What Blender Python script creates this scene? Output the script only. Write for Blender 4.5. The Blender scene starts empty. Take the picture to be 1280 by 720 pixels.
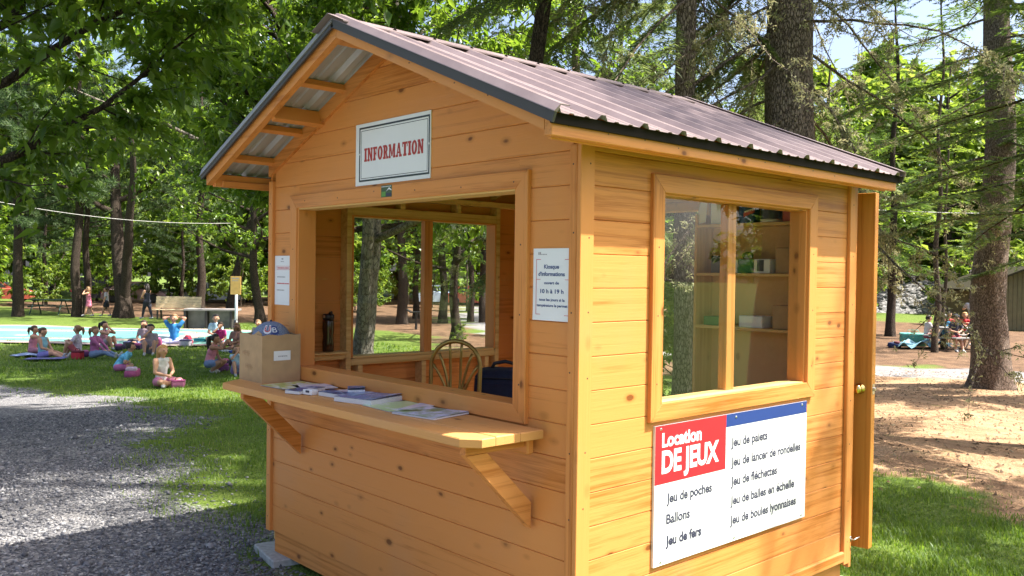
import bpy, bmesh, math, random
import numpy as np
from mathutils import Vector, Matrix

scene = bpy.context.scene
COL = scene.collection
R = math.radians
random.seed(7)
RNG = np.random.default_rng(7)

# ---------------------------------------------------------------- camera
ZB = 0.62                                            # height of the kiosk's zero level above the ground
CAM = Vector((2.434, -2.586, 1.182 + ZB))
FPX = 1104.57                                        # focal length in pixels of a 1280 px wide picture
yaw, pit, rol = R(-47.63), R(-1.028), R(0.798)
FWD = Vector((math.sin(yaw) * math.cos(pit), math.cos(yaw) * math.cos(pit), math.sin(pit)))
RGT = Vector((math.cos(yaw), -math.sin(yaw), 0.0))
UPV = RGT.cross(FWD)
RGT, UPV = RGT * math.cos(rol) + UPV * math.sin(rol), UPV * math.cos(rol) - RGT * math.sin(rol)
cam_data = bpy.data.cameras.new('camera')
cam = bpy.data.objects.new('camera', cam_data)
COL.objects.link(cam)
cam.matrix_world = Matrix((
    (RGT.x, UPV.x, -FWD.x, CAM.x), (RGT.y, UPV.y, -FWD.y, CAM.y),
    (RGT.z, UPV.z, -FWD.z, CAM.z), (0, 0, 0, 1)))
cam_data.sensor_width = 36.0
cam_data.lens = 36.0 * FPX / 1280.0
cam_data.clip_start = 0.05
cam_data.clip_end = 2000.0
scene.camera = cam

# ---------------------------------------------------------------- sky, sun, exposure
SUN_DIR = Vector((0.455, 0.414, 1.0)).normalized()   # towards the sun
elev = math.asin(SUN_DIR.z)
world = bpy.data.worlds.new('World')
scene.world = world
world.use_nodes = True
wn = world.node_tree.nodes
sky = wn.new('ShaderNodeTexSky')
sky.sky_type = 'NISHITA'
sky.sun_disc = False
sky.sun_elevation = elev
sky.sun_rotation = math.atan2(SUN_DIR.x, SUN_DIR.y)
sky.air_density = 0.7
sky.dust_density = 4.0
sky.ozone_density = 1.0
wn['Background'].inputs['Strength'].default_value = 0.13
world.node_tree.links.new(sky.outputs['Color'], wn['Background'].inputs['Color'])
sun_data = bpy.data.lights.new('sun', 'SUN')
sun_data.energy = 5.0
sun_data.angle = R(0.55)
sun_data.color = (1.0, 0.95, 0.86)
sun = bpy.data.objects.new('sun', sun_data)
COL.objects.link(sun)
sun.rotation_euler = (-SUN_DIR).to_track_quat('-Z', 'Y').to_euler()
sun.location = SUN_DIR * 60
scene.view_settings.view_transform = 'Standard'
scene.view_settings.look = 'None'
scene.view_settings.exposure = 1.62
scene.view_settings.gamma = 1.0
scene.view_settings.use_curve_mapping = False
scene.cycles.max_bounces = 8
scene.cycles.transparent_max_bounces = 16
scene.cycles.caustics_reflective = False
scene.cycles.caustics_refractive = False

# ---------------------------------------------------------------- terrain and placing
def smooth(a, b, v):
    t = np.clip((v - a) / (b - a), 0, 1)
    return t * t * (3 - 2 * t)

def terr(x, y):
    x = np.asarray(x, float); y = np.asarray(y, float)
    r = np.hypot(x + 1.3, y - 1.1)
    z = -0.62 * smooth(4.0, 16.0, r)
    z = z + smooth(5, 12, r) * 0.025 * (np.sin(x * 0.9 + y * 0.35) + np.sin(y * 1.1 - x * 0.5 + 1.7))
    return z

def ray(px, py):
    return FWD + RGT * ((px - 640) / FPX) + UPV * ((360 - py) / FPX)

def at(px, py):
    """point of the ground seen at a pixel of the 1280 px wide photograph"""
    d = ray(px, py)
    t = (0 - CAM.z) / d.z
    for _ in range(40):
        p = CAM + d * t
        zt = float(terr(p.x, p.y))
        t = 0.5 * t + 0.5 * (zt - CAM.z) / d.z
    p = CAM + d * t
    return Vector((p.x, p.y, float(terr(p.x, p.y))))

def atd(px, depth):
    """ground point in a picture column at a distance from the camera"""
    d = ray(px, 345)
    p = CAM + d * depth
    return Vector((p.x, p.y, float(terr(p.x, p.y))))

def cam_ang(p):
    """rotation about z that turns +X to the picture's right at a point"""
    return math.atan2(RGT.y, RGT.x)

# ---------------------------------------------------------------- mesh building
class MB:
    def __init__(self):
        self.v = []; self.f = []; self.m = []
    def add(self, verts, faces, mat=0, M=None):
        o = len(self.v)
        if M is not None:
            verts = [M @ Vector(p) for p in verts]
        self.v += [tuple(p) for p in verts]
        self.f += [tuple(i + o for i in f) for f in faces]
        self.m += [mat] * len(faces)
        return self
    def box(self, a, b, ch=0.0, mat=0, M=None):
        a = [min(p, q) for p, q in zip(a, b)], [max(p, q) for p, q in zip(a, b)]
        (x0, y0, z0), (x1, y1, z1) = a
        ch = min(ch, 0.45 * min(x1 - x0, y1 - y0, z1 - z0))
        if ch <= 0:
            v = [(x0, y0, z0), (x1, y0, z0), (x1, y1, z0), (x0, y1, z0), (x0, y0, z1), (x1, y0, z1), (x1, y1, z1), (x0, y1, z1)]
            f = [(3, 2, 1, 0), (4, 5, 6, 7), (0, 1, 5, 4), (1, 2, 6, 5), (2, 3, 7, 6), (3, 0, 4, 7)]
            return self.add(v, f, mat, M)
        return self._cbox(x0, y0, z0, x1, y1, z1, ch, mat, M)
    def _cbox(self, x0, y0, z0, x1, y1, z1, c, mat, M):
        v = []; idx = {}
        for sx in (0, 1):
            for sy in (0, 1):
                for sz in (0, 1):
                    X, Y, Z = (x0, x1)[sx], (y0, y1)[sy], (z0, z1)[sz]
                    dx, dy, dz = (c, -c)[sx], (c, -c)[sy], (c, -c)[sz]
                    idx[sx, sy, sz, 0] = len(v); v.append((X, Y + dy, Z + dz))
                    idx[sx, sy, sz, 1] = len(v); v.append((X + dx, Y, Z + dz))
                    idx[sx, sy, sz, 2] = len(v); v.append((X + dx, Y + dy, Z))
        f = []
        g = lambda s, a: idx[s[0], s[1], s[2], a]
        ctr = Vector(((x0 + x1) / 2, (y0 + y1) / 2, (z0 + z1) / 2))
        def face(ids):
            p = [Vector(v[i]) for i in ids]
            n = (p[1] - p[0]).cross(p[2] - p[0])
            c2 = sum(p, Vector()) / len(p)
            f.append(tuple(ids) if n.dot(c2 - ctr) > 0 else tuple(reversed(ids)))
        for a in range(3):
            b1, b2 = [i for i in range(3) if i != a]
            for s in (0, 1):
                q = []
                for t1, t2 in ((0, 0), (1, 0), (1, 1), (0, 1)):
                    k = [0, 0, 0]; k[a] = s; k[b1] = t1; k[b2] = t2
                    q.append(g(k, a))
                face(q)
        for a in range(3):                           # edges run along axis a
            b1, b2 = [i for i in range(3) if i != a]
            for t1 in (0, 1):
                for t2 in (0, 1):
                    k0 = [0, 0, 0]; k0[b1] = t1; k0[b2] = t2
                    k1 = list(k0); k1[a] = 1
                    face([g(k0, b1), g(k1, b1), g(k1, b2), g(k0, b2)])
        for sx in (0, 1):
            for sy in (0, 1):
                for sz in (0, 1):
                    face([g((sx, sy, sz), 0), g((sx, sy, sz), 1), g((sx, sy, sz), 2)])
        return self.add(v, f, mat, M)
    def prism(self, poly, axis, a, b, mat=0, M=None):
        """poly of (u, v) pairs extruded along axis from a to b"""
        def mk(u, v, w):
            return {'x': (w, u, v), 'y': (u, w, v), 'z': (u, v, w)}[axis]
        n = len(poly)
        v = [mk(u, w, a) for u, w in poly] + [mk(u, w, b) for u, w in poly]
        f = [tuple(range(n)), tuple(range(2 * n - 1, n - 1, -1))]
        f += [((i + 1) % n, i, n + i, n + (i + 1) % n) for i in range(n)]
        ar = sum(poly[i][0] * poly[(i + 1) % n][1] - poly[(i + 1) % n][0] * poly[i][1] for i in range(n))
        flip = (ar > 0) == (b > a)
        if axis == 'y': flip = not flip
        if not flip: f = [tuple(reversed(q)) for q in f]
        return self.add(v, f, mat, M)
    def tube(self, pts, rad, n=8, mat=0, cap=True, M=None, flat=1.0):
        pts = [Vector(p) for p in pts]
        if not hasattr(rad, '__len__'): rad = [rad] * len(pts)
        v = []; f = []
        ref = None
        for i, p in enumerate(pts):
            t = (pts[min(i + 1, len(pts) - 1)] - pts[max(i - 1, 0)])
            if t.length < 1e-9: t = Vector((0, 0, 1))
            t.normalize()
            if ref is None:
                ref = Vector((1, 0, 0)) if abs(t.x) < 0.8 else Vector((0, 1, 0))
            a = (ref - t * ref.dot(t)).normalized(); b = t.cross(a); ref = a
            for k in range(n):
                an = 2 * math.pi * k / n
                v.append(p + (a * math.cos(an) + b * math.sin(an) * flat) * rad[i])
        for i in range(len(pts) - 1):
            for k in range(n):
                f.append((i * n + k, i * n + (k + 1) % n, (i + 1) * n + (k + 1) % n, (i + 1) * n + k))
        if cap:
            f.append(tuple(range(n - 1, -1, -1)))
            f.append(tuple((len(pts) - 1) * n + k for k in range(n)))
        return self.add(v, f, mat, M)
    def lathe(self, prof, n=16, mat=0, M=None):
        """prof of (r, z)"""
        v = []; f = []
        for r, z in prof:
            for k in range(n):
                a = 2 * math.pi * k / n
                v.append((r * math.cos(a), r * math.sin(a), z))
        for i in range(len(prof) - 1):
            for k in range(n):
                f.append((i * n + k, i * n + (k + 1) % n, (i + 1) * n + (k + 1) % n, (i + 1) * n + k))
        if prof[0][0] > 1e-4: f.append(tuple(range(n - 1, -1, -1)))
        if prof[-1][0] > 1e-4: f.append(tuple((len(prof) - 1) * n + k for k in range(n)))
        return self.add(v, f, mat, M)
    def ball(self, c, r, n=10, m=6, mat=0, M=None):
        if not hasattr(r, '__len__'): r = (r, r, r)
        v = [(c[0], c[1], c[2] - r[2])]; f = []
        for i in range(1, m):
            th = math.pi * i / m
            for k in range(n):
                a = 2 * math.pi * k / n
                v.append((c[0] + r[0] * math.sin(th) * math.cos(a), c[1] + r[1] * math.sin(th) * math.sin(a), c[2] - r[2] * math.cos(th)))
        v.append((c[0], c[1], c[2] + r[2]))
        for k in range(n):
            f.append((0, 1 + (k + 1) % n, 1 + k))
            f.append((len(v) - 1, 1 + (m - 2) * n + k, 1 + (m - 2) * n + (k + 1) % n))
        for i in range(m - 2):
            for k in range(n):
                f.append((1 + i * n + k, 1 + i * n + (k + 1) % n, 1 + (i + 1) * n + (k + 1) % n, 1 + (i + 1) * n + k))
        return self.add(v, f, mat, M)
    def mesh(self, name, mats, smooth_=False, recalc=True):
        me = bpy.data.meshes.new(name)
        me.from_pydata(self.v, [], self.f)
        for m in (mats if isinstance(mats, (list, tuple)) else [mats]): me.materials.append(m)
        if any(self.m): me.polygons.foreach_set('material_index', self.m)
        if smooth_: me.polygons.foreach_set('use_smooth', [True] * len(me.polygons))
        if recalc and len(self.f) < 4000:
            bm = bmesh.new(); bm.from_mesh(me)
            bmesh.ops.recalc_face_normals(bm, faces=bm.faces)
            bm.to_mesh(me); bm.free()
        me.update()
        return me
    def build(self, name, mats, parent=None, smooth_=False):
        return link(name, self.mesh(name, mats, smooth_), parent)

def link(name, me, parent=None):
    """new object; its vertices are in world space when the parent stands at the origin's frame"""
    o = bpy.data.objects.new(name, me)
    COL.objects.link(o)
    if parent is not None:
        o.parent = parent
        if parent.get('_w'):
            o.location = -parent.location
    return o

def thing(name, label, cat, loc=(0, 0, 0), rz=0.0, group=None, world_parts=False):
    o = bpy.data.objects.new(name, None)
    COL.objects.link(o)
    o.empty_display_size = 0.1
    o.location = loc; o.rotation_euler = (0, 0, rz)
    if world_parts: o['_w'] = 1
    return tag(o, label, cat, group)

def tag(o, label=None, cat=None, group=None, kind=None):
    if label: o['label'] = label
    if cat: o['category'] = cat
    if group: o['group'] = group
    if kind: o['kind'] = kind
    return o

def copy_tree(o, parent=None):
    c = o.copy(); COL.objects.link(c); c.parent = parent
    for ch in list(o.children): copy_tree(ch, c)
    return c

# ---------------------------------------------------------------- materials
def mat_new(name):
    m = bpy.data.materials.new(name); m.use_nodes = True
    nt = m.node_tree
    return m, nt, nt.nodes['Principled BSDF']

def N(nt, t, **kw):
    n = nt.nodes.new(t)
    for k, v in kw.items():
        if k.startswith('i_'):
            key = k[2:]
            key = int(key) if key.isdigit() else key.replace('_', ' ')
            n.inputs[key].default_value = v
        else:
            setattr(n, k, v)
    return n

def L(nt, a, b): nt.links.new(a, b)

def ramp(nt, fac, stops):
    r = N(nt, 'ShaderNodeValToRGB')
    e = r.color_ramp.elements
    while len(e) < len(stops): e.new(0.5)
    for i, (p, c) in enumerate(stops):
        e[i].position = p; e[i].color = tuple(c) + (1,) if len(c) == 3 else c
    L(nt, fac, r.inputs['Fac'])
    return r.outputs['Color']

def plain(name, col, rough=0.6, metal=0.0, var=0.12, scale=8.0, spec=0.5, bump=0.0):
    m, nt, b = mat_new(name)
    tc = N(nt, 'ShaderNodeTexCoord')
    no = N(nt, 'ShaderNodeTexNoise', i_Scale=scale, i_Detail=4.0)
    L(nt, tc.outputs['Object'], no.inputs['Vector'])
    c = ramp(nt, no.outputs['Fac'], [(0.3, [x * (1 - var) for x in col]), (0.7, [min(1, x * (1 + var)) for x in col])])
    L(nt, c, b.inputs['Base Color'])
    b.inputs['Roughness'].default_value = rough
    b.inputs['Metallic'].default_value = metal
    b.inputs['Specular IOR Level'].default_value = spec
    if bump:
        bp = N(nt, 'ShaderNodeBump', i_Strength=bump, i_Distance=0.01)
        L(nt, no.outputs['Fac'], bp.inputs['Height']); L(nt, bp.outputs['Normal'], b.inputs['Normal'])
    return m

def wood(name, axis, dark, light, rough=0.42, knots=1.0, knot_col=(0.17, 0.055, 0.014), weather=0.0):
    """planed softwood, grain along a world axis; every board shifted by its own random value"""
    m, nt, b = mat_new(name)
    geo = N(nt, 'ShaderNodeNewGeometry'); oi = N(nt, 'ShaderNodeObjectInfo')
    off = N(nt, 'ShaderNodeVectorMath', operation='SCALE', i_0=(37.0, 53.0, 71.0))
    L(nt, oi.outputs['Random'], off.inputs['Scale'])
    ad = N(nt, 'ShaderNodeVectorMath', operation='ADD')
    L(nt, geo.outputs['Position'], ad.inputs[0]); L(nt, off.outputs[0], ad.inputs[1])
    ai = 'xyz'.index(axis)
    def sc(along, cross):
        s = [cross] * 3; s[ai] = along
        n = N(nt, 'ShaderNodeVectorMath', operation='MULTIPLY', i_1=tuple(s))
        L(nt, ad.outputs[0], n.inputs[0]); return n.outputs[0]
    warp = N(nt, 'ShaderNodeTexNoise', i_Scale=1.0, i_Detail=2.0)
    L(nt, sc(1.6, 5.0), warp.inputs['Vector'])
    wv = N(nt, 'ShaderNodeVectorMath', operation='MULTIPLY_ADD', i_1=(0.9, 0.9, 0.9))
    L(nt, warp.outputs['Color'], wv.inputs[0]); L(nt, sc(1.1, 42.0), wv.inputs[2])
    gr = N(nt, 'ShaderNodeTexNoise', i_Scale=1.0, i_Detail=5.0, i_Roughness=0.62)
    L(nt, wv.outputs[0], gr.inputs['Vector'])
    fine = N(nt, 'ShaderNodeTexNoise', i_Scale=1.0, i_Detail=3.0)
    L(nt, sc(6.0, 260.0), fine.inputs['Vector'])
    patch = N(nt, 'ShaderNodeTexNoise', i_Scale=1.0, i_Detail=3.0)
    L(nt, sc(1.2, 3.0), patch.inputs['Vector'])
    mx = N(nt, 'ShaderNodeMath', operation='MULTIPLY_ADD', i_1=0.30)
    L(nt, fine.outputs['Fac'], mx.inputs[0]); L(nt, gr.outputs['Fac'], mx.inputs[2])
    mx2 = N(nt, 'ShaderNodeMath', operation='MULTIPLY_ADD', i_1=0.45)
    L(nt, patch.outputs['Fac'], mx2.inputs[0]); L(nt, mx.outputs[0], mx2.inputs[2])
    mx3 = N(nt, 'ShaderNodeMath', operation='MULTIPLY_ADD', i_1=0.34)
    L(nt, oi.outputs['Random'], mx3.inputs[0]); L(nt, mx2.outputs[0], mx3.inputs[2])
    c = ramp(nt, mx3.outputs[0], [(0.70, dark), (0.98, light)])
    # knots: sparse cells of a voronoi stretched a little along the grain
    vo = N(nt, 'ShaderNodeTexVoronoi', i_Scale=1.0, i_Randomness=1.0)
    kn = N(nt, 'ShaderNodeVectorMath', operation='MULTIPLY_ADD', i_1=(0.10, 0.10, 0.10))
    L(nt, gr.outputs['Color'], kn.inputs[0]); L(nt, sc(5.0, 9.0), kn.inputs[2])
    L(nt, kn.outputs[0], vo.inputs['Vector'])
    sep = N(nt, 'ShaderNodeSeparateColor'); L(nt, vo.outputs['Color'], sep.inputs[0])
    rad = N(nt, 'ShaderNodeMapRange', i_1=0.22, i_2=1.0, i_3=0.0, i_4=0.135)
    L(nt, sep.outputs['Red'], rad.inputs[0])
    core = N(nt, 'ShaderNodeMath', operation='SUBTRACT'); L(nt, rad.outputs[0], core.inputs[0]); L(nt, vo.outputs['Distance'], core.inputs[1])
    kf = N(nt, 'ShaderNodeMapRange', i_1=-0.015, i_2=0.03, i_3=0.0, i_4=0.9 * knots); L(nt, core.outputs[0], kf.inputs[0])
    halo = N(nt, 'ShaderNodeMapRange', i_1=-0.12, i_2=0.0, i_3=0.0, i_4=0.35 * knots); L(nt, core.outputs[0], halo.inputs[0])
    hm = N(nt, 'ShaderNodeMix', data_type='RGBA'); L(nt, halo.outputs[0], hm.inputs[0]); L(nt, c, hm.inputs[6])
    hm.inputs[7].default_value = tuple(0.55 * x for x in dark) + (1,)
    km = N(nt, 'ShaderNodeMix', data_type='RGBA'); L(nt, kf.outputs[0], km.inputs[0]); L(nt, hm.outputs[2], km.inputs[6])
    km.inputs[7].default_value = tuple(knot_col) + (1,)
    outc = km.outputs[2]
    if weather:
        wt = N(nt, 'ShaderNodeTexNoise', i_Scale=2.2, i_Detail=6.0); L(nt, geo.outputs['Position'], wt.inputs['Vector'])
        wf = N(nt, 'ShaderNodeMapRange', i_1=0.5, i_2=0.75, i_3=0.0, i_4=weather); L(nt, wt.outputs['Fac'], wf.inputs[0])
        wm = N(nt, 'ShaderNodeMix', data_type='RGBA'); L(nt, wf.outputs[0], wm.inputs[0]); L(nt, outc, wm.inputs[6])
        wm.inputs[7].default_value = (0.42, 0.27, 0.17, 1); outc = wm.outputs[2]
    L(nt, outc, b.inputs['Base Color'])
    b.inputs['Roughness'].default_value = rough
    rr = N(nt, 'ShaderNodeMapRange', i_1=0.3, i_2=0.8, i_3=rough - 0.08, i_4=rough + 0.14); L(nt, gr.outputs['Fac'], rr.inputs[0]); L(nt, rr.outputs[0], b.inputs['Roughness'])
    b.inputs['Specular IOR Level'].default_value = 0.22
    bp = N(nt, 'ShaderNodeBump', i_Strength=0.35, i_Distance=0.004)
    L(nt, mx.outputs[0], bp.inputs['Height']); L(nt, bp.outputs['Normal'], b.inputs['Normal'])
    return m

M = {}
HD, HL = (0.40, 0.122, 0.021), (0.66, 0.262, 0.072)          # honey stain
for ax in 'xyz':
    M['wood_' + ax] = wood('honey_wood_' + ax, ax, HD, HL, weather=0.18)
    M['raw_' + ax] = wood('raw_wood_' + ax, ax, (0.50, 0.28, 0.085), (0.68, 0.45, 0.18), knots=0.7, rough=0.55)
M['counter'] = wood('counter_wood', 'x', (0.42, 0.165, 0.042), (0.60, 0.29, 0.095), weather=0.35, rough=0.5)
M['ply'] = wood('plywood', 'z', (0.52, 0.28, 0.10), (0.68, 0.42, 0.18), knots=0.35, rough=0.55)
M['door'] = wood('door_wood', 'z', (0.40, 0.14, 0.022), (0.56, 0.23, 0.045), knots=0.1)
M['concrete'] = plain('concrete', (0.36, 0.36, 0.35), 0.9, var=0.2, scale=30, bump=0.4)
M['white'] = plain('white_board', (0.78, 0.78, 0.77), 0.35, var=0.02)
M['paper'] = plain('paper', (0.80, 0.80, 0.81), 0.7, var=0.02)
M['red'] = plain('sign_red', (0.62, 0.018, 0.030), 0.35, var=0.04)
M['navy'] = plain('sign_navy', (0.018, 0.045, 0.20), 0.35, var=0.04)
M['ink'] = plain('ink', (0.035, 0.035, 0.07), 0.5, var=0.05)
M['inkblue'] = plain('ink_blue', (0.03, 0.06, 0.20), 0.6, var=0.05)
M['inkred'] = plain('ink_red', (0.55, 0.06, 0.07), 0.6, var=0.05)
M['inkgrey'] = plain('ink_grey', (0.30, 0.28, 0.30), 0.6, var=0.05)
M['brick_red'] = plain('letter_red', (0.42, 0.028, 0.020), 0.45, var=0.08)
M['frame_dark'] = plain('frame_dark', (0.02, 0.03, 0.035), 0.4, var=0.1)
M['steel'] = plain('steel', (0.62, 0.62, 0.60), 0.3, metal=1.0)
M['brass'] = plain('brass', (0.83, 0.58, 0.20), 0.18, metal=1.0, var=0.05)
M['gold'] = plain('gilt_metal', (0.36, 0.25, 0.07), 0.30, metal=0.8, var=0.15)
M['black'] = plain('black_plastic', (0.018, 0.018, 0.020), 0.4, var=0.2)
M['hem'] = plain('sky_sheen_hem', (0.33, 0.33, 0.35), 0.45, metal=0.3, var=0.08, scale=3)  # lighter than the flashing: sky reflection put into the hem's colour
M['flash'] = plain('grey_flashing', (0.052, 0.046, 0.046), 0.5, metal=0.0, var=0.08, scale=3)
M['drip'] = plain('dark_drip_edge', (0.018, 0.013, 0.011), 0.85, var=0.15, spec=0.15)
M['under'] = plain('galvanised_underside', (0.42, 0.42, 0.44), 0.5, metal=0.3, var=0.12, scale=5)
M['cardboard'] = plain('cardboard', (0.45, 0.29, 0.15), 0.85, var=0.08, scale=18)
M['navy_cloth'] = plain('navy_cloth', (0.010, 0.014, 0.040), 0.8, var=0.2, scale=40, bump=0.3)

# painted roof metal, slightly dusty
def roof_mat():
    m, nt, b = mat_new('mauve_roof_metal')
    geo = N(nt, 'ShaderNodeNewGeometry')
    no = N(nt, 'ShaderNodeTexNoise', i_Scale=3.0, i_Detail=6.0, i_Roughness=0.7); L(nt, geo.outputs['Position'], no.inputs['Vector'])
    c = ramp(nt, no.outputs['Fac'], [(0.3, (0.165, 0.122, 0.122)), (0.75, (0.255, 0.195, 0.195))])
    L(nt, c, b.inputs['Base Color'])
    rr = N(nt, 'ShaderNodeMapRange', i_1=0.3, i_2=0.8, i_3=0.34, i_4=0.52); L(nt, no.outputs['Fac'], rr.inputs[0]); L(nt, rr.outputs[0], b.inputs['Roughness'])
    b.inputs['Specular IOR Level'].default_value = 0.6
    return m
M['roof'] = roof_mat()

def glass_mat(name, tint=(0.97, 0.985, 0.98)):
    m, nt, b = mat_new(name)
    nt.nodes.remove(b)
    tr = N(nt, 'ShaderNodeBsdfTransparent', i_Color=tuple(tint) + (1,))
    gl = N(nt, 'ShaderNodeBsdfGlossy', i_Roughness=0.01)
    lw = N(nt, 'ShaderNodeLayerWeight', i_Blend=0.5)
    pw = N(nt, 'ShaderNodeMath', operation='POWER', i_1=5.0); L(nt, lw.outputs['Facing'], pw.inputs[0])
    mu = N(nt, 'ShaderNodeMath', operation='MULTIPLY_ADD', i_1=0.95, i_2=0.035); L(nt, pw.outputs[0], mu.inputs[0])
    mx = N(nt, 'ShaderNodeMixShader')
    L(nt, mu.outputs[0], mx.inputs[0]); L(nt, tr.outputs[0], mx.inputs[1]); L(nt, gl.outputs[0], mx.inputs[2])
    L(nt, mx.outputs[0], nt.nodes['Material Output'].inputs['Surface'])
    return m
M['glass'] = glass_mat('window_glass')

# ================================================================ the information kiosk
W, D = 2.634, 2.293
XC = -W / 2
Z = lambda z: z + ZB
kiosk = thing('information_kiosk', 'small honey wood information kiosk with brown metal gable roof and serving counter', 'kiosk', (XC, D / 2, 0), world_parts=True)
RA, RS = 2.383, 0.4156                                # underside of the roof sheets: apex height, fall per metre
def roof_z(x): return RA - RS * abs(x - XC)
PITCH = 0.14
def part(name, parent, mats, smooth_=False):
    return lambda mb: mb.build(name, mats, parent, smooth_)

def board(mb_axis, u0, u1, z0, z1, face, out, parent, mat, slope=None):
    """a cladding board: front face at `face`, thickness 18 mm away from `out` (+-1); mb_axis is the board's run"""
    c = 0.0032
    bk = face - out * 0.018
    ft = face
    prof = [(bk, z0 + 0.0003), (ft - out * 0.004, z0 + 0.0003), (ft, z0 + c), (ft, z1 - c), (ft - out * 0.004, z1 - 0.0003), (bk, z1 - 0.0003)]
    def cut(u, z):
        if slope is None: return u
        half = max(0.02, (RA - 0.012 - z) / RS)       # gable limit at this height
        return max(XC - half, min(XC + half, u))
    v = []
    for u in (u0, u1):
        for d, z in prof:
            uu = cut(u, z)
            v.append((uu, d, Z(z)) if mb_axis == 'x' else (d, uu, Z(z)))
    n = len(prof)
    f = [tuple(range(n)), tuple(range(2 * n - 1, n - 1, -1))] + [((i + 1) % n, i, n + i, n + (i + 1) % n) for i in range(n)]
    return MB().add(v, f).build('board', mat, parent)

def rows(zlo, zhi):
    k = -3
    while k * PITCH < zhi:
        a, b = k * PITCH, (k + 1) * PITCH
        if k == -3: a = zlo
        yield a, min(b, zhi)
        k += 1

def clad(axis, u0, u1, zlo, zhi, face, out, parent, mat, hole=None, gable=False):
    for a, b in rows(zlo, zhi):
        segs = [(u0, u1, a, b)]
        if hole:
            h0, h1, hz0, hz1 = hole
            if b > hz0 + 1e-4 and a < hz1 - 1e-4:
                segs = [(u0, h0, a, b), (h1, u1, a, b)]
                if a < hz0: segs.append((h0 + 0.0004, h1 - 0.0004, a, hz0))
                if b > hz1: segs.append((h0 + 0.0004, h1 - 0.0004, hz1, b))
        for s0, s1, za, zb in segs:
            if s1 - s0 > 0.005 and zb - za > 0.008:
                board(axis, s0, s1, za, zb, face, out, parent, mat, slope=True if gable and zb > 1.70 else None)

def wbox(name, a, b, mat, parent, ch=0.003):
    return MB().box((a[0], a[1], Z(a[2])), (b[0], b[1], Z(b[2])), ch).build(name, mat, parent)

WX, WY, WZ = M['wood_x'], M['wood_y'], M['wood_z']
RX, RY, RZ = M['raw_x'], M['raw_y'], M['raw_z']

# --- front wall: framing mesh carries the boards
FO = (-2.285, -0.372, 0.60, 1.545)                    # serving opening x0 x1 z0 z1
fr = MB()
for x in (-2.60, -2.31, -0.347, -0.06):
    fr.box((x - 0.019, 0.027, Z(-0.40)), (x + 0.019, 0.115, Z(1.66)), 0.003)
fr.box((-2.60, 0.028, Z(-0.44)), (-0.04, 0.114, Z(-0.402)), 0.003)
fr.box((-2.62, 0.0275, Z(1.662)), (-0.02, 0.1145, Z(1.70)), 0.003)
front = fr.build('front_wall', RZ, kiosk)
tag(front, 'front wall of knotty honey boards with open serving hatch')
clad('x', -W + 0.05, -0.0525, -0.44, 2.36, 0.008, -1, front, WX, FO, gable=True)
# corner boards
wbox('corner_board', (-0.0525, -0.0125, -0.44), (-0.0105, 0.0065, 1.70), WZ, front)
wbox('corner_board', (-W, -0.0125, -0.44), (-W + 0.049, 0.020, 1.72), WZ, front)
# rake trim on the gable wall
for s in (-1, 1):
    xe = XC + s * (W / 2 + 0.002)
    zt = lambda x: roof_z(x) - 0.004
    poly = [(XC + s * 0.001, Z(zt(XC))), (xe, Z(zt(xe))), (xe, Z(zt(xe) - 0.082)), (XC + s * 0.001, Z(zt(XC) - 0.082))]
    MB().prism(poly, 'y', -0.0135, 0.0078).build('rake_trim', WX, front)
# hatch lining and trim
x0, x1, z0, z1 = FO
hatch = MB().box((x0 - 0.008, -0.004, Z(z0 - 0.006)), (x0 + 0.014, 0.112, Z(z1 + 0.01)), 0.002).build('serving_hatch', WZ, kiosk)
wbox('jamb', (x1 - 0.014, -0.004, z0 - 0.006), (x1 + 0.008, 0.112, z1 + 0.01), WZ, hatch, 0.002)
wbox('head_lining', (x0 + 0.0145, -0.004, z1 - 0.012), (x1 - 0.0145, 0.112, z1 + 0.01), RX, hatch, 0.002)
wbox('sill', (x0 + 0.0145, -0.003, z0 - 0.02), (x1 - 0.0145, 0.125, z0 + 0.010), WX, hatch, 0.002)
t = 0.078
def trim_frame(parent, axis, u0, u1, z0, z1, face0, face1, t):
    """four mitred casing boards round an opening"""
    O = [(u0 - t, z0 - t), (u1 + t, z0 - t), (u1 + t, z1 + t), (u0 - t, z1 + t)]
    I = [(u0, z0), (u1, z0), (u1, z1), (u0, z1)]
    for i in range(4):
        j = (i + 1) % 4
        e = 0.0005
        d = Vector((O[j][0] - O[i][0], O[j][1] - O[i][1])).normalized() * e
        q = [Vector(O[i]) + d, Vector(O[j]) - d, Vector(I[j]) - d, Vector(I[i]) + d]
        # chamfered front: inset copy
        cen = sum(q, Vector((0, 0))) / 4
        n = 4
        dirn = Vector((O[j][0] - O[i][0], O[j][1] - O[i][1])).normalized(); prp = Vector((-dirn.y, dirn.x))
        q2 = [p + prp * (0.003 if (cen - p).dot(prp) > 0 else -0.003) for p in q]
        fb = face1; ff = face0; sgn = 1 if ff > fb else -1
        lay = [(q, fb), (q, ff - sgn * 0.003), (q2, ff)]
        v = []
        for pts, dd in lay:
            for p in pts:
                v.append((p.x, dd, Z(p.y)) if axis == 'x' else (dd, p.x, Z(p.y)))
        f = [(3, 2, 1, 0), (8, 9, 10, 11)]
        for l in range(2):
            for k in range(4):
                f.append((l * 4 + k, l * 4 + (k + 1) % 4, l * 4 + 4 + (k + 1) % 4, l * 4 + 4 + k))
        mat = (WX if axis == 'x' else WY) if i % 2 == 0 else WZ
        MB().add(v, f).build('casing_board', mat, parent)
trim_frame(hatch, 'x', x0 + 0.002, x1 - 0.002, z0 + 0.012, z1 - 0.004, -0.0135, 0.0078, t)

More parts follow.
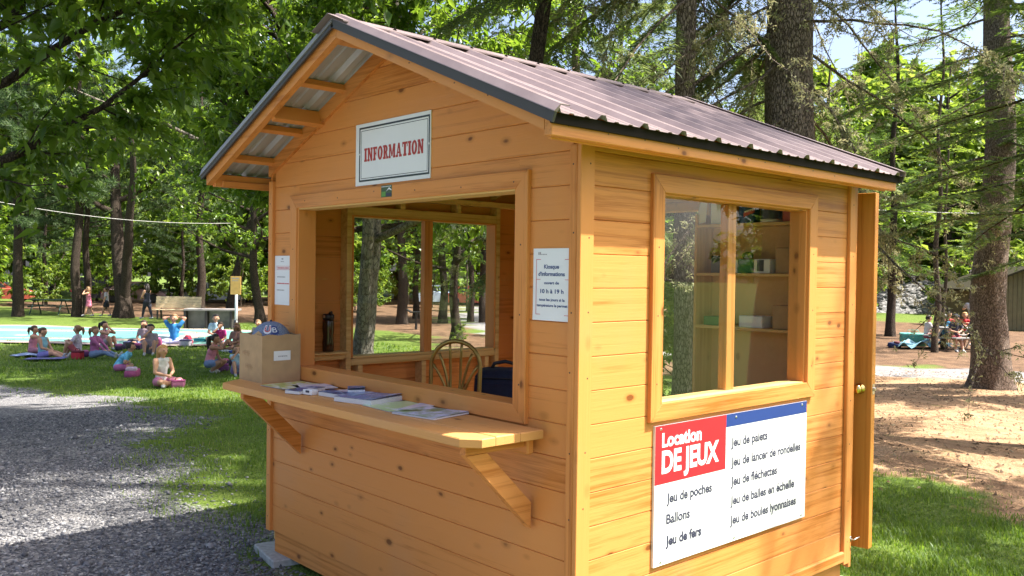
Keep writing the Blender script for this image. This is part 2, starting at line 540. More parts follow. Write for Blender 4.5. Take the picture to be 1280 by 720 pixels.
# --- side walls
SO = (0.530, 1.776, 0.612, 1.540)
def side_wall(out, face, label):
    s = out
    xin = face - s * 0.019
    fr = MB()
    def bx(u0, u1, za, zb, dep=0.085):
        fr.box((xin, u0, Z(za)), (xin - s * dep, u1, Z(zb)), 0.003)
    for y in (0.135, SO[0] - 0.022, SO[1] + 0.022, 2.245):
        bx(y - 0.019, y + 0.019, -0.40, 1.66)
    bx(0.116, 2.264, -0.44, -0.402); bx(0.116, 2.264, 1.661, 1.70)
    bx(SO[0] - 0.002, SO[1] + 0.002, SO[3] + 0.002, SO[3] + 0.060)
    bx(SO[0] - 0.002, SO[1] + 0.002, SO[2] - 0.055, SO[2] - 0.012)
    for y in (0.93, 1.42):
        bx(y - 0.019, y + 0.019, SO[3] + 0.061, 1.660); 
    for y in (0.60, 1.12, 1.70):
        bx(y - 0.019, y + 0.019, -0.401, SO[2] - 0.056)
    bx(0.155, SO[0] - 0.042, 0.600, 0.640)
    wl = fr.build('side_wall', RY, kiosk)
    tag(wl, label)
    clad('y', 0.07 if s > 0 else 0.0, D - 0.072 if s > 0 else D, -0.44, 1.79, face - s * 0.008, s, wl, WY, SO)
    # window
    gl = MB().box((face - s * 0.045, SO[0] + 0.004, Z(SO[2] + 0.002)), (face - s * 0.050, SO[1] - 0.004, Z(SO[3] - 0.002)))
    win = gl.build('window', M['glass'], kiosk)
    tag(win, 'large glass window')
    trim_frame(win, 'y', SO[0], SO[1], SO[2], SO[3], face + s * 0.0125, face - s * 0.0082, 0.080)
    xa, xb = face - s * 0.006, face - s * 0.1045
    wbox('jamb', (xa, SO[0] - 0.003, SO[2] - 0.002), (xb, SO[0] + 0.012, SO[3] + 0.002), WZ, win, 0.002)
    wbox('jamb', (xa, SO[1] - 0.012, SO[2] - 0.002), (xb, SO[1] + 0.003, SO[3] + 0.002), WZ, win, 0.002)
    wbox('window_head', (xa, SO[0] + 0.0125, SO[3] - 0.010), (xb, SO[1] - 0.0125, SO[3] + 0.002), WY, win, 0.002)
    wbox('window_sill', (xa, SO[0] + 0.0125, SO[2] - 0.010), (xb, SO[1] - 0.0125, SO[2] + 0.004), RY, win, 0.002)
    wbox('mullion', (face - s * 0.056, 1.115, SO[2] + 0.0045), (face - s * 0.104, 1.185, SO[3] - 0.0105), WZ, win, 0.003)
    return wl
right = side_wall(1, 0.0, 'sunlit side wall of honey boards with a large window')
left = side_wall(-1, -W, 'far side wall with a large window seen through the hatch')
wbox('corner_board', (-0.010, -0.0125, -0.44), (0.0125, 0.0695, 1.79), WZ, right)
wbox('corner_board', (-0.010, D - 0.0715, -0.47), (0.0125, D - 0.0005, 1.79), WZ, right)
wbox('edge_trim', (-0.030, D, -0.50), (0.004, D + 0.028, 1.79), WZ, right)
wbox('base_trim', (-0.007, 0.070, -0.452), (0.0165, D - 0.072, -0.392), WY, right, 0.006)

# --- rear wall with the doorway
DX = (-1.86, -0.95)
fr = MB()
for x in (-2.60, DX[0] - 0.02, DX[1] + 0.02, -0.55, -0.06):
    fr.box((x - 0.019, D - 0.115, Z(-0.40)), (x + 0.019, D - 0.027, Z(1.66)), 0.003)
fr.box((-2.53, D - 0.114, Z(1.6605)), (-0.10, D - 0.0275, Z(1.6995)), 0.003)
fr.box((-2.53, D - 0.114, Z(0.60)), (DX[0] - 0.04, D - 0.03, Z(0.64)), 0.003)
fr.box((DX[0], D - 0.114, Z(1.60)), (DX[1], D - 0.0275, Z(1.659)), 0.003)
rear = fr.build('rear_wall', RZ, kiosk)
tag(rear, 'rear wall with an open doorway')
clad('x', -W + 0.02, -0.0305, -0.44, 2.36, D - 0.008, 1, rear, WX, (DX[0], DX[1], -0.40, 1.60), gable=True)

# --- door folded back against the rear wall
th = R(7.0)
HX, HY = -0.93, D + 0.035
MD = Matrix.Translation((HX, HY, 0)) @ Matrix.Rotation(th, 4, 'Z')
dl = 0.985
door = MB().box((0, 0, Z(-0.415)), (dl, 0.058, Z(1.675)), 0.003, 0, MD).build('door', M['door'], kiosk)
tag(door, 'open plank door folded back past the corner')
kb = MB()
kn_m = MD @ Matrix.Translation((dl - 0.066, 0, Z(0.525))) @ Matrix.Rotation(R(90), 4, 'X')
kb.lathe([(0.001, 0), (0.030, 0.0), (0.031, 0.006), (0.013, 0.010), (0.011, 0.030), (0.020, 0.036), (0.0275, 0.048), (0.026, 0.060), (0.018, 0.068), (0.001, 0.071)], 20, 0, kn_m)
kb.build('knob', M['brass'], door, True)
lt = MB()
lt.box((dl - 0.002, 0.012, Z(0.495)), (dl + 0.002, 0.046, Z(0.555)), 0.0, 0, MD)
lt.box((dl, 0.020, Z(0.515)), (dl + 0.014, 0.038, Z(0.535)), 0.003, 0, MD)
lt.build('latch', M['steel'], door)
hk = MB()
hk.tube([(0.013, D + 0.012, Z(-0.335)), (0.030, D + 0.012, Z(-0.335)), (0.034, D + 0.020, Z(-0.330)), (0.036, D + 0.05, Z(-0.328)), (0.030, D + 0.075, Z(-0.33))], 0.004, 8)
hk.box((0.0040, D + 0.004, Z(-0.350)), (0.010, D + 0.024, Z(-0.320)), 0.001)
hk.build('hook', M['steel'], door, True)
for zz in (-0.1, 0.6, 1.4):
    MB().tube([(HX - 0.008, HY - 0.006, Z(zz - 0.05)), (HX - 0.008, HY - 0.006, Z(zz + 0.05))], 0.008, 8).build('hinge', M['steel'], door)

# --- floor, skirt, blocks
fl = MB().box((-W + 0.03, 0.03, Z(-0.50)), (-0.03, D - 0.03, Z(-0.442)), 0.0).build('floor', RX, kiosk)
wbox('skirt_board', (-W + 0.045, 0.026, -0.575), (-0.028, 0.064, -0.4405), WX, kiosk)
wbox('skirt_board', (-0.066, 0.0645, -0.575), (-0.028, D - 0.03, -0.4405), WY, kiosk)
wbox('skirt_board', (-W + 0.045, 0.0645, -0.575), (-W + 0.083, D - 0.03, -0.4405), WY, kiosk)
wbox('skirt_board', (-W + 0.0835, D - 0.068, -0.575), (-0.0665, D - 0.03, -0.4405), WX, kiosk)

# --- roof
EV, OV, RVR = 0.168, -0.337, 2.44                     # eave overhang, front verge, rear verge
roof_root = MB()
for y in (0.45, 0.90, 1.35, 1.80):                     # rafters carry the roof
    for s in (-1, 1):
        xe = XC + s * (W / 2 - 0.02)
        poly = [(XC + s * 0.001, Z(roof_z(XC) - 0.042)), (xe, Z(roof_z(xe) - 0.042)), (xe, Z(roof_z(xe) - 0.125)), (XC + s * 0.001, Z(roof_z(XC) - 0.125))]
        roof_root.prism(poly, 'y', y - 0.019, y + 0.019)
roof = roof_root.build('roof', RX, kiosk)
tag(roof, 'gable roof of ribbed mauve brown metal sheets')
# purlins (show in the front overhang)
for s in (-1, 1):
    for d, hh in ((0.10, 0.036), (0.47, 0.036), (0.74, 0.085), (0.93, 0.036), (1.27, 0.036)):
        x = XC + s * d
        zt = roof_z(x) - 0.0015 - 0.019 * RS
        sl = math.atan(RS) * (1 if s > 0 else -1)
        mm = Matrix.Translation((x, 0, Z(roof_z(x) - 0.002))) @ Matrix.Rotation(sl, 4, 'Y')
        MB().box((-0.019, OV + 0.039, -hh), (0.019, RVR - 0.04, 0), 0.002, 0, mm).build('purlin', WY, roof)
# barge boards front and rear
bh = 0.078
for yy, nm in ((OV, 'barge_board'), (RVR - 0.038, 'barge_board')):
    for s in (-1, 1):
        xe = XC + s * (W / 2 + EV - (0.0 if s < 0 else 0.0395))
        zt = lambda x: roof_z(x) - 0.002
        poly = [(XC + s * 0.0012, Z(zt(XC))), (xe, Z(zt(xe))), (xe, Z(zt(xe) - bh)), (XC + s * 0.0012, Z(zt(XC) - bh))]
        MB().prism(poly, 'y', yy, yy + 0.038).build(nm, WX, roof)
# eave fascias
for s in (-1, 1):
    xe = XC + s * (W / 2 + EV)
    ya = OV if s > 0 else OV + 0.039
    zt = roof_z(xe) - 0.012
    a = (xe - s * 0.039, ya, zt - 0.076); b = (xe, RVR + 0.002, zt)
    wbox('fascia', a, b, WY, roof, 0.003)
    # lower batten behind the fascia
    wbox('soffit_batten', (xe - s * 0.040, ya + 0.039, zt - 0.080), (xe - s * 0.060, RVR - 0.04, zt - 0.040), WY, roof, 0.003)
# ribbed sheets
def rib_profile(y0, y1):
    """(y, h) outline of ribbed sheet"""
    p = []
    rp = 0.248
    k0 = math.floor((y0 + 0.112) / rp) - 1
    pts = []
    for k in range(k0, k0 + int((y1 - y0) / rp) + 4):
        c = -0.106 + k * rp
        pts += [(c - 0.030, 0), (c - 0.012, 0.020), (c + 0.012, 0.020), (c + 0.030, 0)]
        for q in (0.083, 0.165):
            pts += [(c + q - 0.016, 0), (c + q - 0.008, 0.0045), (c + q + 0.008, 0.0045), (c + q + 0.016, 0)]
    pts = [(y, h) for y, h in pts if y0 < y < y1]
    def hh(y):
        for (a, ha), (b, hb) in zip(pts, pts[1:]):
            if a <= y <= b: return ha + (hb - ha) * (y - a) / (b - a)
        return 0.0
    return [(y0, 0.0)] + pts + [(y1, 0.0)]
cosr = math.cos(math.atan(RS)); sinr = math.sin(math.atan(RS))
SL0, SL1 = 0.012, (W / 2 + EV + 0.034) / cosr
def slope_pt(s, d, h):
    return (XC + s * (d * cosr + h * sinr), Z(RA - d * sinr + h * cosr))
splits = [OV - 0.020, 0.508, 1.500, RVR + 0.022]
for s in (-1, 1):
    for i in range(3):
        prof = rib_profile(splits[i], splits[i + 1] + (0.0 if i == 2 else 0.04))
        lift = 0.002 + 0.0008 * i
        v = []; f = []; mi = []
        nd = 6
        for h0 in (lift + 0.0014, lift):
            for j in range(nd + 1):
                d = SL0 + (SL1 - SL0) * j / nd
                for y, h in prof:
                    X, ZZ = slope_pt(s, d, h + h0)
                    v.append((X, y, ZZ))
        n = len(prof); half = (nd + 1) * n
        for layer in (0, 1):
            for j in range(nd):
                for k in range(n - 1):
                    q = (layer * half + j * n + k, layer * half + j * n + k + 1, layer * half + (j + 1) * n + k + 1, layer * half + (j + 1) * n + k)
                    f.append(q); mi.append(layer)
        for k in range(n - 1):
            f.append((nd * n + k, nd * n + k + 1, half + nd * n + k + 1, half + nd * n + k)); mi.append(0)
            f.append((k, k + 1, half + k + 1, half + k)); mi.append(0)
        for j in range(nd):
            f.append((j * n, (j + 1) * n, half + (j + 1) * n, half + j * n)); mi.append(0)
            f.append((j * n + n - 1, (j + 1) * n + n - 1, half + (j + 1) * n + n - 1, half + j * n + n - 1)); mi.append(0)
        mb = MB(); mb.v = v; mb.f = f; mb.m = mi
        mb.build('roof_sheet', [M['roof'], M['under']], roof)
    # dark drip edge below the sheet ends
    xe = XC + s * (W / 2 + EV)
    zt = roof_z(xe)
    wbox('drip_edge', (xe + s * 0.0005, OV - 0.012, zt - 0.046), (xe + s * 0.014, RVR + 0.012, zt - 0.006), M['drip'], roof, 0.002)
    # verge flashing: folded strip over the front edge
    for yv, sg in ((OV, -1), (RVR, 1)):
        v = []
        hl = -0.012 if s < 0 else 0.004
        sec = [(yv + sg * 0.012, -0.034), (yv + sg * 0.024, -0.034), (yv + sg * 0.024, hl), (yv + sg * 0.020, hl + 0.0005), (yv + sg * 0.012, hl + 0.0005)]
        for d in (SL0 * 0.2, SL1 + 0.004):
            for y, h in sec:
                X, ZZ = slope_pt(s, d, h); v.append((X, y, ZZ))
        n = len(sec)
        f = [tuple(range(n)), tuple(range(2 * n - 1, n - 1, -1))] + [((k + 1) % n, k, n + k, n + (k + 1) % n) for k in range(n)]
        MB().add(v, f).build('verge_flashing', M['flash'], roof)
        v = []
        sec = [(yv + sg * 0.0125, hl + 0.001), (yv + sg * 0.0300, hl + 0.001), (yv + sg * 0.0290, hl + 0.004), (yv + sg * 0.008, 0.036), (yv - sg * 0.040, 0.036), (yv - sg * 0.040, 0.033), (yv + sg * 0.006, 0.032)]
        for d in (SL0 * 0.2, SL1 + 0.006):
            for y, h in sec:
                X, ZZ = slope_pt(s, d, h); v.append((X, y, ZZ))
        n = len(sec)
        f = [tuple(range(n)), tuple(range(2 * n - 1, n - 1, -1))] + [((k + 1) % n, k, n + k, n + (k + 1) % n) for k in range(n)]
        MB().add(v, f).build('verge_hem', M['hem'] if s < 0 else M['roof'], roof)
# ridge cap resting on the rib tops
v = []
sec = [(-0.150, 0.0), (-0.148, 0.004), (0.0, 0.0), (0.148, 0.004), (0.150, 0.0)]
cap = MB()
for s in (-1, 1):
    v = []
    for y in (OV - 0.05, RVR + 0.03):
        for d, h in ((0.0, 0.0235), (0.145, 0.0235), (0.147, 0.018), (0.1475, 0.0195), (0.146, 0.0255), (0.0, 0.0255)):
            X, ZZ = slope_pt(s, d, h); v.append((X if d > 0 else XC, y, ZZ if d > 0 else Z(RA + h / cosr)))
    n = 6
    cap.add(v, [tuple(range(n)), tuple(range(2 * n - 1, n - 1, -1))] + [((k + 1) % n, k, n + k, n + (k + 1) % n) for k in range(n)])
cap.build('ridge_cap', M['roof'], roof)
# screws
sc = MB()
for d in (0.08, 0.42, 0.78, 1.16, 1.50):
    for k in range(11):
        yc = -0.106 + k * 0.248 + 0.052
        if yc > RVR: continue
        hh = 0.026 if d < 0.1 else 0.003
        X, ZZ = slope_pt(1, d, hh)
        mm = Matrix.Translation((X, yc, ZZ)) @ Matrix.Rotation(math.atan(RS), 4, 'Y')
        sc.lathe([(0.011, 0), (0.011, 0.002), (0.0065, 0.003), (0.0065, 0.009), (0.001, 0.0095)], 6, 0, mm)
so = sc.build('screws', M['drip'], roof)
so['kind'] = 'stuff'

# nail heads in the trim, needles fallen on the roof
nl = MB(); rn = random.Random(21)
def nail(p, ax):
    q = {'y': Matrix.Rotation(R(90), 4, 'X'), 'x': Matrix.Rotation(R(90), 4, 'Y')}[ax]
    nl.lathe([(0.0042, 0), (0.0036, 0.0008), (0.001, 0.001)], 6, 0, Matrix.Translation(p) @ q)
for z_ in np.arange(-0.36, 1.66, 0.28):
    nail((-0.031 + rn.uniform(-0.006, 0.006), -0.0124, Z(z_ + rn.uniform(-0.03, 0.03))), 'y')
    nail((-W + 0.025, -0.0124, Z(z_ + rn.uniform(-0.03, 0.03))), 'y')
    for y_ in (0.035, D - 0.036): nail((0.0124, y_ + rn.uniform(-0.008, 0.008), Z(z_ + rn.uniform(-0.03, 0.03))), 'x')
for u_ in np.arange(FO[0] + 0.1, FO[1], 0.36):
    nail((u_, -0.0134, Z(FO[3] + 0.036 + rn.uniform(-0.012, 0.012))), 'y')
for z_ in np.arange(FO[2] + 0.1, FO[3], 0.3):
    nail((FO[1] + 0.036, -0.0134, Z(z_)), 'y'); nail((FO[0] - 0.036, -0.0134, Z(z_)), 'y')
    nail((0.0124, SO[0] - 0.04, Z(z_)), 'x'); nail((0.0124, SO[1] + 0.04, Z(z_)), 'x')
for k_ in range(13):
    nail((XC + W / 2 + EV - 0.0005, -0.25 + k_ * 0.22, Z(roof_z(XC + W / 2 + EV) - 0.05 + rn.uniform(-0.015, 0.015))), 'x')
    x_ = XC + 0.08 + k_ * 0.105; nail((x_, OV + 0.0002, Z(roof_z(x_) - 0.04 + rn.uniform(-0.015, 0.015))), 'y')
no_ = nl.build('nails', plain('rusty_nail', (0.05, 0.03, 0.02), 0.6), kiosk); no_['kind'] = 'stuff'
nd_ = MB()
for k_ in range(520):
    d_ = rn.uniform(0.1, SL1) ** 1.0; y_ = rn.uniform(OV, RVR); a_ = rn.uniform(0, 3.14); l_ = rn.uniform(0.012, 0.035)
    X0, Z0 = slope_pt(1, d_, 0.0065); X1, Z1 = slope_pt(1, min(SL1, d_ + l_ * math.cos(a_)), 0.0075)
    nd_.add([(X0, y_ - 0.0012, Z0), (X0, y_ + 0.0012, Z0), (X1, y_ + l_ * math.sin(a_), Z1)], [(0, 1, 2)])
nd_o = nd_.build('fallen_needles', plain('dry_needles', (0.16, 0.085, 0.035), 0.9), kiosk); nd_o['kind'] = 'stuff'

# --- serving counter
CT = 0.530
cx0, cx1 = -2.478, -0.176
joints = [-0.016, -0.148, -0.280, -0.412]
ledger = MB()
ledger.box((-2.36, -0.052, Z(0.418)), (-0.232, -0.0138, Z(CT - 0.0385)), 0.008)
counter = ledger.build('counter', WX, kiosk)
tag(counter, 'wide plank serving counter on diagonal brackets')
for i in range(3):
    ya, yb = joints[i] - 0.0012, joints[i + 1] + 0.0012
    def endx(y, right):
        ch = max(0.0, (-0.352 - y)) * 1.15
        return (cx1 - ch) if right else (cx0 + max(0.0, (-0.290 - y)) * 0.75)
    ys = sorted({ya, yb} | {y for y in (-0.290, -0.352) if yb < y < ya}, reverse=True)
    poly = [(endx(y, False), y) for y in ys] + [(endx(y, True), y) for y in reversed(ys)]
    # chamfered prism
    v = []; n = len(poly)
    cen = Vector((sum(p[0] for p in poly) / n, sum(p[1] for p in poly) / n))
    def ins(e):
        out = []
        for x, y in poly:
            out.append((x - e * (1 if x > cen.x else -1), y - e * (1 if y > cen.y else -1)))
        return out
    jit = (0.0, 0.0012, -0.0008)[i]
    for pl, z in ((ins(0.003), CT - 0.038), (poly, CT - 0.035), (poly, CT - 0.004 + jit), (ins(0.0035), CT + jit)):
        v += [(x, y, Z(z)) for x, y in pl]
    f = [tuple(range(n - 1, -1, -1)), tuple(3 * n + k for k in range(n))]
    for l in range(3):
        f += [(l * n + k, l * n + (k + 1) % n, (l + 1) * n + (k + 1) % n, (l + 1) * n + k) for k in range(n)]
    MB().add(v, f).build('plank', M['counter'], counter)
for bx_ in (-2.219, -0.267):
    tk = 0.019
    arm = MB().box((bx_ - tk, -0.375, Z(0.452)), (bx_ + tk, -0.0525, Z(CT - 0.0390)), 0.003)
    br = MB()
    # diagonal strut, cut plumb at the wall and level under the arm
    poly = [(-0.370, Z(0.4515)), (-0.262, Z(0.4515)), (-0.0140, Z(0.212)), (-0.0140, Z(0.100))]
    br.prism(poly, 'x', bx_ - tk, bx_ + tk)
    b_ = br.build('bracket', WY, counter)
    arm.build('arm', WY, counter)
for ax_ in (-1.58, -0.93):
    MB().box((ax_ - 0.019, -0.300, Z(0.452)), (ax_ + 0.019, -0.0525, Z(CT - 0.0390)), 0.003).build('arm', WY, counter)

# --- rear shelf unit in the kiosk
sx0, sx1 = -0.885, -0.115
shelf = MB().box((sx0 - 0.009, D - 0.30, Z(-0.44)), (sx0 + 0.009, D - 0.117, Z(1.56)), 0.002).build('shelf_unit', M['ply'], kiosk)
MB().box((sx0 + 0.0095, D - 0.128, Z(-0.44)), (sx1, D - 0.1165, Z(1.555)), 0.001).build('back_panel', M['ply'], shelf)
for zz in (0.40, 0.87, 1.195, 1.495):
    MB().box((sx0 + 0.0095, D - 0.30, Z(zz - 0.018)), (sx1, D - 0.129, Z(zz)), 0.002).build('shelf', RX, shelf)
wbox('corner_shelf', (-W + 0.022, 0.155, 0.6405), (-W + 0.150, SO[0] - 0.042, 0.654), RY, kiosk)

# --- concrete pads under the corners
def pad(label, x, y, rz):
    t_ = MB().box((-0.10, -0.20, 0.0), (0.10, 0.20, 0.058), 0.007).build('concrete_block', M['concrete'])
    t_.location = (x, y, -0.014); t_.rotation_euler = (0, 0, rz)
    tag(t_, label, 'block')
pad('grey concrete block under the left front corner of the kiosk', -2.60, 0.06, R(80))
pad('grey concrete block under the right front corner of the kiosk', -0.10, 0.12, R(4))
pad('grey concrete block under the right rear corner of the kiosk', -0.10, 2.15, R(2))
pad('grey concrete block under the left rear corner of the kiosk', -2.55, 2.15, R(91))

# ================================================================ writing
def text_mesh(s, w=None, h=None, bold=0.0):
    """(verts, faces) of a line of writing, x right, y up, base line at 0; cap height h, width w"""
    cu = bpy.data.curves.new('writing', 'FONT')
    cu.body = s; cu.size = 1.0; cu.offset = bold; cu.resolution_u = 4
    ob = bpy.data.objects.new('writing', cu)
    me = bpy.data.meshes.new_from_object(ob)
    v = np.zeros(len(me.vertices) * 3); me.vertices.foreach_get('co', v); v = v.reshape(-1, 3)
    f = [tuple(p.vertices) for p in me.polygons]
    bpy.data.objects.remove(ob); bpy.data.curves.remove(cu); bpy.data.meshes.remove(me)
    if len(v) == 0: return [], []
    cap = 0.70
    sy = (h / cap) if h else 1.0
    v[:, 0] -= v[:, 0].min()
    sx = (w / v[:, 0].max()) if w else sy
    return [(x * sx, y * sy) for x, y, _ in v], f

def letter(s, u, v, w, h, fn, mat, parent, bold=0.02, name='line_of_writing', centre=False, th=0.0006):
    """raised writing placed with fn(u, v, d) -> world"""
    vs, fs = text_mesh(s, w, h, bold)
    if not vs: return
    if centre:
        wd = max(p[0] for p in vs); vs = [(x - wd / 2, y) for x, y in vs]
    # one object per word: split where the gap between outlines is wide
    spans = sorted((min(vs[i][0] for i in f), max(vs[i][0] for i in f), k) for k, f in enumerate(fs))
    words, cur, end = [], [], None
    for a, b, k in spans:
        if end is not None and a - end > (0.13 * h if ' ' in s else 9e9) * (w or 1) / (w or 1): words.append(cur); cur = []
        cur.append(k); end = b if end is None else max(end, b)
    words.append(cur)
    for wk in words:
        ids = sorted({i for k in wk for i in fs[k]}); mp = {i: j for j, i in enumerate(ids)}
        MB().add([fn(u + vs[i][0], v + vs[i][1], th) for i in ids], [tuple(mp[i] for i in fs[k]) for k in wk]).build('word', mat, parent)

def rect(name, u0, u1, v0, v1, fn, mat, parent, d0=0.0, d1=0.0006):
    c = [(u0, v0), (u1, v0), (u1, v1), (u0, v1)]
    vv = [fn(u, v, d0) for u, v in c] + [fn(u, v, d1) for u, v in c]
    return MB().add(vv, [(3, 2, 1, 0), (4, 5, 6, 7), (0, 1, 5, 4), (1, 2, 6, 5), (2, 3, 7, 6), (3, 0, 4, 7)]).build(name, mat, parent)

def outline(name, u0, u1, v0, v1, t, fn, mat, parent, d=0.0007):
    mb = MB()
    for a, b, c, e in ((u0, u1, v0, v0 + t), (u0, u1, v1 - t, v1), (u0, u0 + t, v0 + t, v1 - t), (u1 - t, u1, v0 + t, v1 - t)):
        cc = [(a, c), (b, c), (b, e), (a, e)]
        mb.add([fn(u, v, 0.0001) for u, v in cc] + [fn(u, v, d) for u, v in cc], [(4, 5, 6, 7), (0, 1, 5, 4), (1, 2, 6, 5), (2, 3, 7, 6), (3, 0, 4, 7)])
    return mb.build(name, mat, parent)

def slab_glyph(ch):
    """slab serif capital as polygons in a box of height 1; returns (width, polygons)"""
    b = 0.16                        # stem, serif height, serif reach
    q = lambda x0, y0, x1, y1: [(x0, y0), (x1, y0), (x1, y1), (x0, y1)]
    def ring(cx, cy, rx, ry, t, tv, a0, a1, n=14):
        out = []
        for i in range(n):
            p, r_ = math.radians(a0 + (a1 - a0) * i / n), math.radians(a0 + (a1 - a0) * (i + 1) / n)
            out.append([(cx + rx * math.cos(p), cy + ry * math.sin(p)), (cx + rx * math.cos(r_), cy + ry * math.sin(r_)),
                        (cx + (rx - t) * math.cos(r_), cy + (ry - tv) * math.sin(r_)), (cx + (rx - t) * math.cos(p), cy + (ry - tv) * math.sin(p))])
        return out
    if ch == 'I': return 0.46, [q(0.08, 0, 0.38, 1), q(0, 0, 0.46, b), q(0, 1 - b, 0.46, 1)]
    if ch == 'N':
        return 0.84, [q(0.07, 0, 0.29, 1), q(0.58, 0, 0.79, 1), [(0.08, 1), (0.34, 1), (0.78, 0), (0.56, 0)], q(0, 0, 0.36, b), q(0, 1 - b, 0.28, 1), q(0.52, 1 - b, 0.84, 1)]
    if ch == 'F':
        return 0.68, [q(0.08, 0, 0.37, 1), q(0, 0, 0.43, b), q(0, 1 - b, 0.66, 1), q(0.33, 0.43, 0.52, 0.56), q(0.56, 0.70, 0.66, 0.9), q(0.46, 0.33, 0.54, 0.66)]
    if ch == 'O': return 0.78, ring(0.39, 0.5, 0.39, 0.51, 0.27, 0.17, 0, 360, 28)
    if ch == 'R':
        return 0.80, [q(0.08, 0, 0.37, 1), q(0, 0, 0.42, b), q(0, 1 - b, 0.40, 1), q(0.33, 0.42, 0.44, 0.55)] + ring(0.40, 0.71, 0.30, 0.29, 0.24, 0.15, -90, 90) + [[(0.40, 0.44), (0.58, 0.48), (0.72, 0.10), (0.52, 0.10)], q(0.52, 0, 0.82, b)]
    if ch == 'M':
        return 1.02, [q(0.07, 0, 0.26, 1), q(0.72, 0, 0.98, 1), [(0.08, 1), (0.32, 1), (0.58, 0.12), (0.44, 0.12)], [(0.70, 1), (0.90, 1), (0.58, 0.12), (0.46, 0.12)], q(0, 0, 0.32, b), q(0.68, 0, 1.02, b), q(0, 1 - b, 0.28, 1), q(0.76, 1 - b, 1.02, 1)]
    if ch == 'A':
        return 0.90, [[(0.08, 0), (0.24, 0), (0.50, 1), (0.34, 1)], [(0.58, 0), (0.82, 0), (0.56, 1), (0.34, 1)], q(0.22, 0.26, 0.66, 0.38), q(0, 0, 0.34, b), q(0.50, 0, 0.90, b)]
    if ch == 'T':
        return 0.78, [q(0.24, 0, 0.54, 1), q(0.15, 0, 0.63, b), q(0, 1 - b, 0.78, 1), q(0, 0.66, 0.10, 0.9), q(0.68, 0.66, 0.78, 0.9)]

front_fn = lambda yy: (lambda u, v, d: (u, yy - d, Z(v)))
side_fn = lambda xx: (lambda u, v, d: (xx + d, u, Z(v)))

# --- INFORMATION sign on the gable
fn = front_fn(0.0025)
sg = thing('information_sign', 'white board with red slab letters reading INFORMATION on the gable', 'sign', (-1.335, 0.005, Z(1.632)), world_parts=True)
rect('panel', -1.667, -1.002, 1.632, 1.960, front_fn(0.0078), M['white'], sg, 0, 0.0053)
outline('border', -1.633, -1.009, 1.652, 1.941, 0.0095, fn, M['frame_dark'], sg)
outline('border', -1.614, -1.026, 1.668, 1.923, 0.0028, fn, M['frame_dark'], sg)
word = 'INFORMATION'
gap = 0.07
tot = sum(slab_glyph(c)[0] for c in word) + gap * (len(word) - 1)
su = 0.526 / tot; uu = -1.584
for c in word:
    wd, polys = slab_glyph(c)
    mb = MB()
    for i, pl in enumerate(polys):
        mb.add([fn(uu + x * su, 1.757 + y * 0.071, 0.0006 + 0.00005 * i) for x, y in pl], [tuple(range(len(pl)))])
    mb.build('letter', M['brick_red'], sg)
    uu += (wd + gap) * su
for x_, z_ in ((-1.628, 1.80), (-1.013, 1.80)):
    MB().lathe([(0.006, 0), (0.005, 0.002), (0.001, 0.003)], 8, 0, Matrix.Translation((x_, 0.0022, Z(z_))) @ Matrix.Rotation(R(90), 4, 'X')).build('screw', M['steel'], sg)

# --- little sticker on the hatch head
st = thing('sticker', 'tiny square green and black sticker on the hatch head trim', 'sticker', (-1.349, -0.014, Z(1.558)), world_parts=True)
fs_ = front_fn(-0.0136)
rect('backing', -1.397, -1.301, 1.557, 1.618, fs_, plain('sticker_green', (0.05, 0.09, 0.04), 0.5), st)
rect('field', -1.393, -1.357, 1.561, 1.586, fs_, plain('sticker_lime', (0.11, 0.28, 0.05), 0.5), st, 0.0006, 0.0010)
rect('field', -1.350, -1.305, 1.561, 1.577, fs_, M['ink'], st, 0.0006, 0.0010)
MB().add([fs_(u, v, 0.0012) for u, v in ((-1.352, 1.586), (-1.325, 1.606), (-1.303, 1.594), (-1.303, 1.588), (-1.325, 1.597))], [(0, 1, 4), (1, 2, 3, 4)]).build('peak', M['paper'], st)
for k_ in range(7):
    rect('mark', -1.392 + k_ * 0.0125, -1.384 + k_ * 0.0125, 1.609, 1.613, fs_, M['paper'], st, 0.0006, 0.0010)

# --- opening hours sheet
pp = thing('opening_hours_sheet', 'white paper notice with red border giving opening hours 10 h to 19 h', 'notice', (-0.164, 0.005, Z(0.983)), world_parts=True)
fp = lambda u, v, d: (u, 0.0068 - d - 0.0022 * math.sin((u + 0.275) / 0.222 * math.pi) - 0.0018 * max(0, (1.02 - v) / 0.04), Z(v))
gv = []; nu, nv = 9, 9
mb = MB()
for d in (0.0, 0.0005):
    for j in range(nv):
        for i in range(nu):
            gv.append(fp(-0.275 + 0.2215 * i / (nu - 1), 0.982 + 0.301 * j / (nv - 1), d))
fq = []
for l in (0, 1):
    for j in range(nv - 1):
        for i in range(nu - 1):
            a = l * nu * nv + j * nu + i
            fq.append((a, a + 1, a + nu + 1, a + nu))
mb.add(gv, fq).build('sheet', M['paper'], pp)
fp2 = lambda u, v, d: fp(u, v, d + 0.0006)
outline('border', -0.256, -0.059, 1.006, 1.238, 0.0022, fp2, M['inkred'], pp)
rect('rule', -0.254, -0.061, 1.1525, 1.1545, fp2, M['inkred'], pp)
for s_, u, v, w, h in (('Kiosque', -0.164, 1.199, 0.088, 0.0165), ("d'informations", -0.165, 1.1685, 0.155, 0.0165), ('ouvert de', -0.163, 1.134, 0.087, 0.0115), ('10 h à 19 h', -0.161, 1.0965, 0.136, 0.0165), ('tous les jours si la', -0.161, 1.064, 0.150, 0.011), ('température le permet', -0.160, 1.040, 0.180, 0.011)):
    letter(s_, u, v, w, h, fp2, M['inkblue'], pp, 0.030, centre=True)
